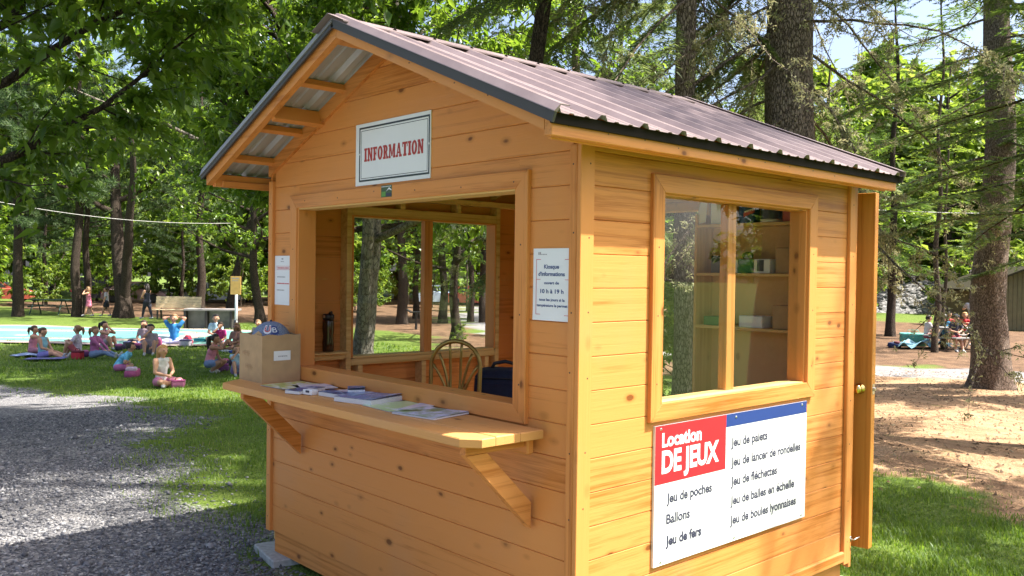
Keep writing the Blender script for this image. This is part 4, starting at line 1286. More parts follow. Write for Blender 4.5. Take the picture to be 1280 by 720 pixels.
def ground_mat():
    m, nt, b = mat_new('ground_cover')
    geo = N(nt, 'ShaderNodeNewGeometry'); P_ = geo.outputs['Position']
    def noise(s, d=5.0, r_=0.6):
        n = N(nt, 'ShaderNodeTexNoise', i_Scale=s, i_Detail=d, i_Roughness=r_); L(nt, P_, n.inputs['Vector']); return n.outputs['Fac']
    def attr(k):
        a = N(nt, 'ShaderNodeAttribute'); a.attribute_name = k; return a.outputs['Fac']
    def mix(f, a, b_):
        n = N(nt, 'ShaderNodeMix', data_type='RGBA'); L(nt, f, n.inputs[0]); L(nt, a, n.inputs[6]); L(nt, b_, n.inputs[7]); return n.outputs[2]
    def edge(mask, nz, k=0.75):
        # mask pushed by noise, then sharpened: ragged border
        a = N(nt, 'ShaderNodeMath', operation='MULTIPLY_ADD', i_1=k, i_2=-0.5 * k); L(nt, nz, a.inputs[0])
        s = N(nt, 'ShaderNodeMath', operation='ADD'); L(nt, mask, s.inputs[0]); L(nt, a.outputs[0], s.inputs[1])
        r_ = N(nt, 'ShaderNodeMapRange', i_1=0.38, i_2=0.62); L(nt, s.outputs[0], r_.inputs[0]); return r_.outputs[0]
    n1, n2, n3, n4 = noise(0.6), noise(5.0), noise(22.0), noise(2.0, 6.0, 0.7)
    g = mix(n1, ramp(nt, n3, [(0.3, (0.045, 0.090, 0.012)), (0.7, (0.105, 0.175, 0.024))]), ramp(nt, n3, [(0.3, (0.075, 0.110, 0.016)), (0.7, (0.18, 0.22, 0.045))]))
    # gravel: sharp grey chips
    vo = N(nt, 'ShaderNodeTexVoronoi', i_Scale=48.0); L(nt, P_, vo.inputs['Vector'])
    sp = N(nt, 'ShaderNodeSeparateColor'); L(nt, vo.outputs['Color'], sp.inputs[0])
    gv = ramp(nt, sp.outputs['Red'], [(0.0, (0.065, 0.066, 0.076)), (0.55, (0.155, 0.152, 0.160)), (0.9, (0.29, 0.28, 0.275)), (1.0, (0.46, 0.44, 0.43))])
    gd_ = ramp(nt, n2, [(0.35, (0.18, 0.172, 0.168)), (0.7, (0.36, 0.335, 0.315))])
    gmix = N(nt, 'ShaderNodeMapRange', i_1=0.45, i_2=0.75, i_4=0.75); L(nt, n4, gmix.inputs[0])
    gv = mix(gmix.outputs[0], gv, gd_)
    e_ = ramp(nt, n4, [(0.30, (0.20, 0.115, 0.062)), (0.52, (0.35, 0.212, 0.117)), (0.8, (0.45, 0.305, 0.188))])
    w_ = ramp(nt, n4, [(0.30, (0.060, 0.036, 0.022)), (0.55, (0.15, 0.088, 0.050)), (0.8, (0.25, 0.16, 0.095))])
    tuft = N(nt, 'ShaderNodeMapRange', i_1=0.58, i_2=0.70, i_4=0.7); L(nt, noise(3.3, 6.0, 0.7), tuft.inputs[0])
    e_ = mix(tuft.outputs[0], e_, ramp(nt, n3, [(0.3, (0.10, 0.11, 0.03)), (0.7, (0.20, 0.20, 0.07))]))
    d_ = ramp(nt, n4, [(0.3, (0.15, 0.145, 0.15)), (0.75, (0.30, 0.28, 0.265))])
    c = g
    c = mix(edge(attr('woods'), n4), c, w_)
    c = mix(edge(attr('earth'), n4), c, e_)
    c = mix(edge(attr('drive'), n4, 0.4), c, d_)
    fg = edge(attr('gravel'), n4, 0.9)
    c = mix(fg, c, gv)
    L(nt, c, b.inputs['Base Color'])
    b.inputs['Roughness'].default_value = 0.9; b.inputs['Specular IOR Level'].default_value = 0.2
    hsum = N(nt, 'ShaderNodeMath', operation='MULTIPLY_ADD', i_1=-0.7); L(nt, vo.outputs['Distance'], hsum.inputs[0]); L(nt, n3, hsum.inputs[2])
    bp = N(nt, 'ShaderNodeBump', i_Strength=0.7, i_Distance=0.03); L(nt, hsum.outputs[0], bp.inputs['Height']); L(nt, bp.outputs['Normal'], b.inputs['Normal'])
    return m
GM = ground_mat()
nx_, ny_ = GX.shape
idx = np.arange(nx_ * ny_).reshape(nx_, ny_)
quads = np.stack([idx[:-1, :-1], idx[1:, :-1], idx[1:, 1:], idx[:-1, 1:]], -1).reshape(-1, 4)
Vg = np.stack([GX, GY, GZ], -1).reshape(-1, 3)
fm = lambda a: a.ravel()[quads].mean(1)
cls = np.zeros(len(quads), int)
cls[fm(mw) > 0.5] = 1; cls[fm(me_) > 0.5] = 2; cls[fm(md) > 0.5] = 3; cls[fm(mg) > 0.5] = 4
for ci, (nm, lb) in enumerate((('lawn', 'green lawn round the kiosk'), ('woodland_floor', 'brown needle covered ground under the trees'), ('bare_earth', 'pale bare earth right of the kiosk'), ('gravel_drive', 'grey gravel drive behind the kiosk'), ('gravel_path', 'dark gravel path left of the kiosk'))):
    q = quads[cls == ci]
    us, inv = np.unique(q, return_inverse=True)
    o = link(nm, np_mesh(nm, Vg[us], inv.reshape(-1, 4), GM, {'gravel': mg.ravel()[us], 'earth': me_.ravel()[us], 'drive': md.ravel()[us], 'woods': mw.ravel()[us]}, True))
    tag(o, lb, kind='structure')

def mask_at(x, y, sd_poly):
    return poly_sd(sd_poly, x, y)

# painted splash pad beyond the children
def pad_sheet(name, cx, cy, ang, a, b_, mat, lift, label, a_in=0.0):
    n = 64; rings = 5; V = []; F = []
    ca, sa = math.cos(ang), math.sin(ang)
    for r_ in range(rings + 1):
        k_ = a_in + (1 - a_in) * r_ / rings
        for i in range(n):
            t_ = 2 * math.pi * i / n
            e = 0.6
            u = a * k_ * math.copysign(abs(math.cos(t_)) ** e, math.cos(t_)); w = b_ * k_ * math.copysign(abs(math.sin(t_)) ** e, math.sin(t_))
            x_, y_ = cx + u * ca - w * sa, cy + u * sa + w * ca
            V.append((x_, y_, float(terr(x_, y_)) + lift))
    for r_ in range(rings):
        for i in range(n): F.append((r_ * n + i, (r_ + 1) * n + i, (r_ + 1) * n + (i + 1) % n, r_ * n + (i + 1) % n))
    mb = MB().add(V, F)
    o = mb.build(name, mat); tag(o, label, kind='structure')
pc = at(60, 421)
pang = math.atan2(RGT.y, RGT.x)
pad_sheet('splash_pad', pc.x, pc.y, pang, 8.8, 3.9, plain('pad_pink', (0.29, 0.23, 0.20), 0.8, scale=0.8), 0.06, 'pale pink concrete pad beyond the seated children')
pad_sheet('splash_pad_ring', pc.x, pc.y, pang, 8.3, 3.3, plain('pad_teal', (0.095, 0.235, 0.205), 0.7, scale=0.8), 0.066, 'turquoise painted ring on the pad', 0.66)
pad_sheet('splash_pad_centre', pc.x, pc.y, pang, 4.6, 1.5, plain('pad_teal_deep', (0.09, 0.27, 0.26), 0.7, scale=0.8), 0.067, 'turquoise painted centre of the pad')

# grass blades and loose stones
def leaf_mat(name, stops, trans=0.35, rough=0.5, tcol=(0.5, 0.75, 0.12)):
    m, nt, b = mat_new(name)
    a = N(nt, 'ShaderNodeAttribute'); a.attribute_name = 'tint'
    c = ramp(nt, a.outputs['Fac'], stops)
    L(nt, c, b.inputs['Base Color']); b.inputs['Roughness'].default_value = rough; b.inputs['Specular IOR Level'].default_value = 0.5
    tr = N(nt, 'ShaderNodeBsdfTranslucent')
    mm = N(nt, 'ShaderNodeMix', data_type='RGBA', blend_type='MULTIPLY'); mm.inputs[0].default_value = 0.0
    hs = N(nt, 'ShaderNodeHueSaturation', i_Hue=0.482, i_Saturation=1.05, i_Value=1.9); L(nt, c, hs.inputs['Color'])
    L(nt, hs.outputs[0], tr.inputs['Color'])
    mx = N(nt, 'ShaderNodeMixShader'); mx.inputs[0].default_value = trans
    L(nt, b.outputs[0], mx.inputs[1]); L(nt, tr.outputs[0], mx.inputs[2]); L(nt, mx.outputs[0], nt.nodes['Material Output'].inputs['Surface'])
    return m
GRASS = leaf_mat('grass_blades', [(0.0, (0.060, 0.125, 0.013)), (0.5, (0.12, 0.21, 0.024)), (0.85, (0.20, 0.27, 0.045)), (1.0, (0.36, 0.32, 0.12))], 0.48)
def blades(name, label, boxes, seed):
    rg = np.random.default_rng(seed)
    Vs, Ts = [], []
    for x0_, x1_, y0_, y1_, n, ln, wd in boxes:
        x = rg.uniform(x0_, x1_, n); y = rg.uniform(y0_, y1_, n)
        jg = poly_sd(GRAVEL, x, y) + 0.25 * rg.normal(size=n) - 0.15 + 0.35 * (np.sin(x * 2.7 + 1) * np.sin(y * 3.3))
        je = poly_sd(EARTH, x, y) + 0.35 * rg.normal(size=n) + 0.2
        keep = (jg < -0.05) & (je < 0) & ~((x > -W - 0.02) & (x < 0.02) & (y > -0.0) & (y < D + 0.02))
        keep &= (poly_sd(WOODS, x, y) < 0) & (poly_sd(DRIVE, x, y) < 0)
        x, y = x[keep], y[keep]; m_ = len(x)
        z = terr(x, y)
        clump = 0.65 + 0.5 * np.sin(x * 5.1 + np.sin(y * 3)) * np.sin(y * 4.7)
        l_ = ln * rg.uniform(0.5, 1.25, m_) * clump.clip(0.35, 1.2)
        az = rg.uniform(0, 2 * np.pi, m_); lean = rg.uniform(0.1, 1.1, m_)
        dx, dy = np.cos(az) * lean * l_, np.sin(az) * lean * l_
        sx_, sy_ = -np.sin(az), np.cos(az)
        w = wd * rg.uniform(0.6, 1.4, m_)
        B = np.stack([x, y, z - 0.004], -1); S = np.stack([sx_ * w, sy_ * w, 0 * w], -1)
        Mi = B + np.stack([dx * 0.35, dy * 0.35, l_ * 0.62], -1); T = B + np.stack([dx, dy, l_ * 0.95], -1)
        Vs.append(np.stack([B - S, B + S, Mi + S * 0.7, Mi - S * 0.7, T], 1).reshape(-1, 3))
        Ts.append(np.repeat(np.clip(rg.beta(2, 3, m_) + 0.15 * np.sin(x * 0.9 + y * 1.3), 0, 1), 5))
    V = np.concatenate(Vs); n = len(V) // 5
    o5 = np.arange(n)[:, None] * 5
    F = np.concatenate([o5 + [0, 1, 2], o5 + [0, 2, 3], o5 + [3, 2, 4]])
    o = link(name, np_mesh(name, V, F, GRASS, {'tint': np.concatenate(Ts)}))
    tag(o, label, 'grass', kind='stuff')
blades('grass', 'short green grass growing on the lawn round the kiosk', [
    (-9.0, -2.6, -0.2, 5.0, 60000, 0.060, 0.0030), (-20, -8.5, 1.4, 12.0, 60000, 0.075, 0.006), (-34, -19, 2.0, 14.0, 26000, 0.09, 0.011),
    (-2.4, 1.6, 2.3, 6.0, 62000, 0.065, 0.0030), (-4.6, -0.5, 5.0, 8.6, 16000, 0.05, 0.0032), (0.0, 9.0, -1.0, 9.0, 15000, 0.07, 0.005)], 11)

def litter():
    rg = np.random.default_rng(15)
    n = 9000
    x = rg.uniform(-8.5, 5, n); y = rg.uniform(4.5, 21, n)
    k = poly_sd(EARTH, x, y) + 0.5 * rg.normal(size=n) > 0.1
    x, y = x[k], y[k]; n = len(x); z = terr(x, y) + 0.004
    l_ = np.where(rg.random(n) < 0.2, rg.uniform(0.08, 0.30, n), rg.uniform(0.02, 0.06, n)); w = np.where(l_ > 0.07, 0.004, rg.uniform(0.006, 0.02, n))
    a = rg.uniform(0, 6.28, n); d = np.stack([np.cos(a), np.sin(a), 0 * a], -1); s = np.stack([-np.sin(a), np.cos(a), 0 * a], -1)
    P = np.stack([x, y, z], -1); up = np.array([0, 0, 1.0])
    V = np.stack([P - s * w[:, None], P + s * w[:, None], P + d * l_[:, None] + up * (0.006 + 0.2 * w)[:, None], P + d * (l_ * 0.5)[:, None] + up * (0.008 + w)[:, None]], 1).reshape(-1, 3)
    o4 = np.arange(n)[:, None] * 4
    F = np.concatenate([o4 + [0, 1, 3], o4 + [1, 2, 3], o4 + [2, 0, 3]])
    m, nt, b = mat_new('dry_litter')
    at_ = N(nt, 'ShaderNodeAttribute'); at_.attribute_name = 'tint'
    L(nt, ramp(nt, at_.outputs['Fac'], [(0.0, (0.06, 0.035, 0.02)), (0.6, (0.20, 0.12, 0.06)), (1.0, (0.36, 0.28, 0.17))]), b.inputs['Base Color']); b.inputs['Roughness'].default_value = 0.9
    o = link('forest_litter', np_mesh('forest_litter', V, F, m, {'tint': np.repeat(rg.random(n), 4)})); tag(o, 'dry twigs and needles scattered over the bare earth', 'litter', kind='stuff')
litter()

def stones():
    rg = np.random.default_rng(5)
    Vs, Ts = [], []
    base = np.array([(1, 0, 0), (-1, 0, 0), (0, 1, 0), (0, -1, 0), (0, 0, 1), (0, 0, -1)], float)
    for x0_, x1_, y0_, y1_, n, sz in ((-6.6, -2.0, -2.6, 1.4, 34000, 0.0095), (-11.0, -5.0, -1.4, 2.6, 18000, 0.012), (-3.0, 0.6, -1.2, 0.2, 4000, 0.010)):
        x = rg.uniform(x0_, x1_, n); y = rg.uniform(y0_, y1_, n)
        k = (poly_sd(GRAVEL, x, y) + 0.3 * rg.normal(size=n) > 0.02) & ~((x > -W + 0.04) & (x < -0.03) & (y > 0.02))
        x, y = x[k], y[k]; n = len(x)
        s = sz * rg.lognormal(0, 0.38, n)
        sh = s[:, None, None] * base[None] * rg.uniform(0.55, 1.25, (n, 6, 1)) * rg.uniform(0.6, 1.2, (n, 1, 3)) * np.array([1.15, 1.0, 0.6]) + s[:, None, None] * rg.normal(0, 0.22, (n, 6, 3))
        a = rg.uniform(0, 6.28, n); c, s_ = np.cos(a)[:, None], np.sin(a)[:, None]
        X = sh[..., 0] * c - sh[..., 1] * s_ + x[:, None]; Y = sh[..., 0] * s_ + sh[..., 1] * c + y[:, None]
        Zz = sh[..., 2] + terr(x, y)[:, None] + (s * 0.22)[:, None]
        Vs.append(np.stack([X, Y, Zz], -1).reshape(-1, 3)); Ts.append(np.repeat(rg.beta(1.6, 3.0, n), 6))
    V = np.concatenate(Vs); n = len(V) // 6
    f8 = np.array([(0, 2, 4), (2, 1, 4), (1, 3, 4), (3, 0, 4), (2, 0, 5), (1, 2, 5), (3, 1, 5), (0, 3, 5)])
    F = (np.arange(n)[:, None, None] * 6 + f8[None]).reshape(-1, 3)
    m, nt, b = mat_new('stone_chips')
    a = N(nt, 'ShaderNodeAttribute'); a.attribute_name = 'tint'
    L(nt, ramp(nt, a.outputs['Fac'], [(0.0, (0.065, 0.067, 0.078)), (0.5, (0.19, 0.187, 0.195)), (1.0, (0.46, 0.45, 0.44))]), b.inputs['Base Color']); b.inputs['Roughness'].default_value = 0.85
    o = link('gravel', np_mesh('gravel', V, F, m, {'tint': np.concatenate(Ts)})); tag(o, 'sharp grey gravel chips on the path', 'gravel', kind='stuff')
stones()

# ================================================================ trees
LEAF_A = leaf_mat('broad_leaves', [(0.0, (0.045, 0.095, 0.011)), (0.5, (0.090, 0.165, 0.019)), (1.0, (0.165, 0.245, 0.038))], 0.58, 0.30)
LEAF_B = leaf_mat('pale_leaves', [(0.0, (0.060, 0.110, 0.015)), (0.5, (0.115, 0.185, 0.026)), (1.0, (0.20, 0.26, 0.050))], 0.52, 0.5)
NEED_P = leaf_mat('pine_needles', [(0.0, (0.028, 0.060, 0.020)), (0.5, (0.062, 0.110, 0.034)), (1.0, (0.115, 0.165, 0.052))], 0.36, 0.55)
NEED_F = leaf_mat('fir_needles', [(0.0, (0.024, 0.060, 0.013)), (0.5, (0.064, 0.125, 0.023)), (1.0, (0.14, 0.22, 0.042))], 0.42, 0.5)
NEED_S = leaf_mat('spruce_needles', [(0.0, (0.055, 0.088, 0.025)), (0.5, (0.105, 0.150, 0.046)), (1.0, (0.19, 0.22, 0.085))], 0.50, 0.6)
LICHEN = leaf_mat('lichen', [(0.0, (0.13, 0.13, 0.07)), (0.5, (0.26, 0.26, 0.13)), (1.0, (0.40, 0.38, 0.20))], 0.3, 0.8)

def bark_mat(name, dark, light, sc_=(17, 17, 5.5), bump=0.9, lichen=0.0):
    m, nt, b = mat_new(name)
    tc = N(nt, 'ShaderNodeTexCoord')
    mp = N(nt, 'ShaderNodeMapping'); mp.inputs['Scale'].default_value = sc_; L(nt, tc.outputs['Object'], mp.inputs['Vector'])
    no = N(nt, 'ShaderNodeTexNoise', i_Scale=1.6, i_Detail=7.0, i_Roughness=0.72, i_Distortion=0.8); L(nt, mp.outputs[0], no.inputs['Vector'])
    wv = N(nt, 'ShaderNodeVectorMath', operation='MULTIPLY_ADD', i_1=(0.8, 0.8, 0.8)); L(nt, no.outputs['Color'], wv.inputs[0]); L(nt, mp.outputs[0], wv.inputs[2])
    vo = N(nt, 'ShaderNodeTexVoronoi', feature='DISTANCE_TO_EDGE', i_Scale=2.4); L(nt, wv.outputs[0], vo.inputs['Vector'])
    cr = N(nt, 'ShaderNodeMapRange', i_1=0.0, i_2=0.16); L(nt, vo.outputs['Distance'], cr.inputs[0])
    c = ramp(nt, no.outputs['Fac'], [(0.3, dark), (0.55, [(a + b_) / 2 for a, b_ in zip(dark, light)]), (0.72, light)])
    mx = N(nt, 'ShaderNodeMix', data_type='RGBA'); L(nt, cr.outputs[0], mx.inputs[0]); mx.inputs[6].default_value = tuple(x * 0.45 for x in dark) + (1,); L(nt, c, mx.inputs[7])
    L(nt, mx.outputs[2], b.inputs['Base Color']); b.inputs['Roughness'].default_value = 0.92; b.inputs['Specular IOR Level'].default_value = 0.15
    h = N(nt, 'ShaderNodeMath', operation='MULTIPLY_ADD', i_1=0.6); L(nt, cr.outputs[0], h.inputs[0]); L(nt, no.outputs['Fac'], h.inputs[2])
    bp = N(nt, 'ShaderNodeBump', i_Strength=bump, i_Distance=0.03); L(nt, h.outputs[0], bp.inputs['Height']); L(nt, bp.outputs['Normal'], b.inputs['Normal'])
    return m
BARK_C = bark_mat('conifer_bark', (0.17, 0.125, 0.098), (0.46, 0.36, 0.295))
BARK_D = bark_mat('dark_bark', (0.048, 0.036, 0.028), (0.135, 0.102, 0.078))
BARK_G = bark_mat('grey_bark', (0.12, 0.105, 0.085), (0.30, 0.27, 0.225), (6, 6, 3), 0.5)
BARK_B = bark_mat('branch_bark', (0.060, 0.045, 0.034), (0.16, 0.125, 0.09), (14, 14, 6), 0.5)

def leaves_mesh(name, P, Dv, Nv, Ln, Wd, mat, tint, fold=0.18, tri=False):
    """pointed leaves: base, two sides, tip (or one triangle each)"""
    n = len(P)
    Dv = Dv / (np.linalg.norm(Dv, axis=1, keepdims=True) + 1e-9)
    S = np.cross(Dv, Nv); S /= (np.linalg.norm(S, axis=1, keepdims=True) + 1e-9)
    U = np.cross(S, Dv)
    Ln = np.broadcast_to(Ln, (n,))[:, None]; Wd = np.broadcast_to(Wd, (n,))[:, None]
    if tri:
        V = np.stack([P - S * Wd / 2, P + S * Wd / 2, P + Dv * Ln], 1).reshape(-1, 3)
        F = np.arange(3 * n).reshape(-1, 3); k = 3
    else:
        mid = P + Dv * Ln * 0.42 + U * Wd * fold
        V = np.stack([P, mid + S * Wd / 2, P + Dv * Ln - U * Ln * 0.12, mid - S * Wd / 2], 1).reshape(-1, 3)
        o4 = np.arange(n)[:, None] * 4
        F = np.concatenate([o4 + [0, 1, 2], o4 + [0, 2, 3]]); k = 4
    return np_mesh(name, V, F, mat, {'tint': np.repeat(np.clip(tint, 0, 1), k)})

def unit(v): return v / (np.linalg.norm(v) + 1e-9)

def grow(rg, start, d, length, n, wobble, lift=0.0):
    pts = [np.array(start, float)]; d = unit(np.array(d, float))
    for i in range(n):
        d = unit(d + rg.normal(0, wobble, 3) + np.array([0, 0, lift / n]))
        pts.append(pts[-1] + d * length / n)
    return pts

def trunk_tube(mb, pts, r0, r1, n, flare=0.0, lump=0.05, rg=None, power=0.8):
    """tapering bole with root flare and lumpy cross-sections"""
    m = len(pts); v = []; f = []
    ph = rg.uniform(0, 6.28, 6)
    for i, p in enumerate(pts):
        u = i / (m - 1)
        r_ = r1 + (r0 - r1) * (1 - u) ** power
        h = p[2] - pts[0][2]
        fl = flare * math.exp(-h / 0.38)
        for k in range(n):
            a = 2 * math.pi * k / n
            lob = 1 + fl * (0.75 + 0.55 * math.sin(5 * a + ph[0]) + 0.3 * math.sin(3 * a + ph[1]))
            rr = r_ * lob * (1 + lump * math.sin(3 * a + ph[2] + h * 0.9) + 0.5 * lump * math.sin(7 * a + ph[3] + h * 2.3) + rg.normal(0, lump * 0.25))
            v.append((p[0] + rr * math.cos(a), p[1] + rr * math.sin(a), p[2]))
    for i in range(m - 1):
        for k in range(n):
            f.append((i * n + k, i * n + (k + 1) % n, (i + 1) * n + (k + 1) % n, (i + 1) * n + k))
    mb.add(v, f)

def make_broadleaf(seed, H=11.0, hb=3.0, r0=0.22, spread=0.55, nl=16, leaf=(0.11, 0.052), per=26, mat=None, bark=None, lean=(0, 0), tw=7, low=False, fork=False):
    rg = np.random.default_rng(seed)
    mb = MB(); P, Dl, T = [], [], []
    base = np.array([0, 0, -0.15])
    tips = []
    tp = grow(rg, base, (lean[0], lean[1], 1), H * 0.86, 14, 0.05)
    trunk_tube(mb, tp, r0, 0.03, 12, 0.55, 0.05, rg)
    if fork:
        f2 = grow(rg, tp[1], (0.35, -0.25, 1), H * 0.7, 10, 0.06); trunk_tube(mb, f2, r0 * 0.7, 0.03, 10, 0, 0.05, rg)
    ga = rg.uniform(0, 6.28)
    for k in range(nl):
        u = (hb + (H * 0.80 - hb) * (k + 0.5) / nl) / (H * 0.86)
        i = min(len(tp) - 2, int(u * 14)); st = tp[i] + (tp[i + 1] - tp[i]) * (u * 14 - i)
        ga += 2.4 + rg.normal(0, 0.25)
        rel = (u * H * 0.86 - hb) / (H - hb)
        ln = spread * H * (1 - 0.62 * rel) * rg.uniform(0.75, 1.15)
        dr = (math.cos(ga), math.sin(ga), 0.25 + 0.6 * rel)
        br = grow(rg, st, dr, ln, 8, 0.10, 0.25)
        r1 = r0 * 0.42 * (1 - 0.6 * rel)
        mb.tube([Vector(p) for p in br], [r1 * (1 - 0.85 * j / 8) for j in range(9)], 6, cap=False)
        for j in range(2, 9):
            for s in (-1, 1) if not low else (rg.choice((-1, 1)),):
                d0 = unit(br[j] - br[j - 1]); sd = np.cross(d0, (0, 0, 1)) * s
                l2 = ln * 0.42 * (1.1 - 0.55 * j / 8) * rg.uniform(0.6, 1.2)
                b2 = grow(rg, br[j], unit(d0 * 0.7 + sd + np.array([0, 0, rg.normal(0.05, 0.25)])), l2, 5, 0.14, -0.1)
                if not low: mb.tube([Vector(p) for p in b2], [0.014 * (1 - 0.75 * q / 5) for q in range(6)], 4, cap=False)
                for q in range(tw):
                    a = rg.uniform(0.15, 1.0) * 5; qi = min(4, int(a)); s0 = b2[qi] + (b2[qi + 1] - b2[qi]) * (a - qi)
                    d2 = unit(unit(b2[qi + 1] - b2[qi]) * 0.5 + rg.normal(0, 0.6, 3) * np.array([1, 1, 0.5]))
                    l3 = rg.uniform(0.25, 0.65) * (H / 11)
                    m_ = max(3, int(per * rg.uniform(0.6, 1.3)))
                    tt = rg.uniform(0, 1, m_)
                    pp_ = s0 + d2 * (tt * l3)[:, None] + rg.normal(0, 0.035 * H / 11, (m_, 3))
                    pp_[:, 2] -= 0.25 * (tt * l3) ** 1.5
                    P.append(pp_)
                    Dl.append(d2 * 0.4 + rg.normal(0, 0.55, (m_, 3)) + np.array([0, 0, -0.30]))
                    T.append(rg.normal(0.45, 0.16, m_) + rg.normal(0, 0.12))
    P, Dl, T = np.concatenate(P), np.concatenate(Dl), np.concatenate(T)
    n = len(P)
    Nv = rg.normal(0, 0.42, (n, 3)) + np.array([0, 0, 1.0])
    sz = np.clip(rg.lognormal(-0.08, 0.33, n), 0.4, 1.7)
    cm = leaves_mesh('crown', P, Dl, Nv, leaf[0] * sz, leaf[1] * sz, mat or LEAF_A, T)
    tm = mb.mesh('trunk', bark or BARK_D, True, recalc=False)
    return tm, cm

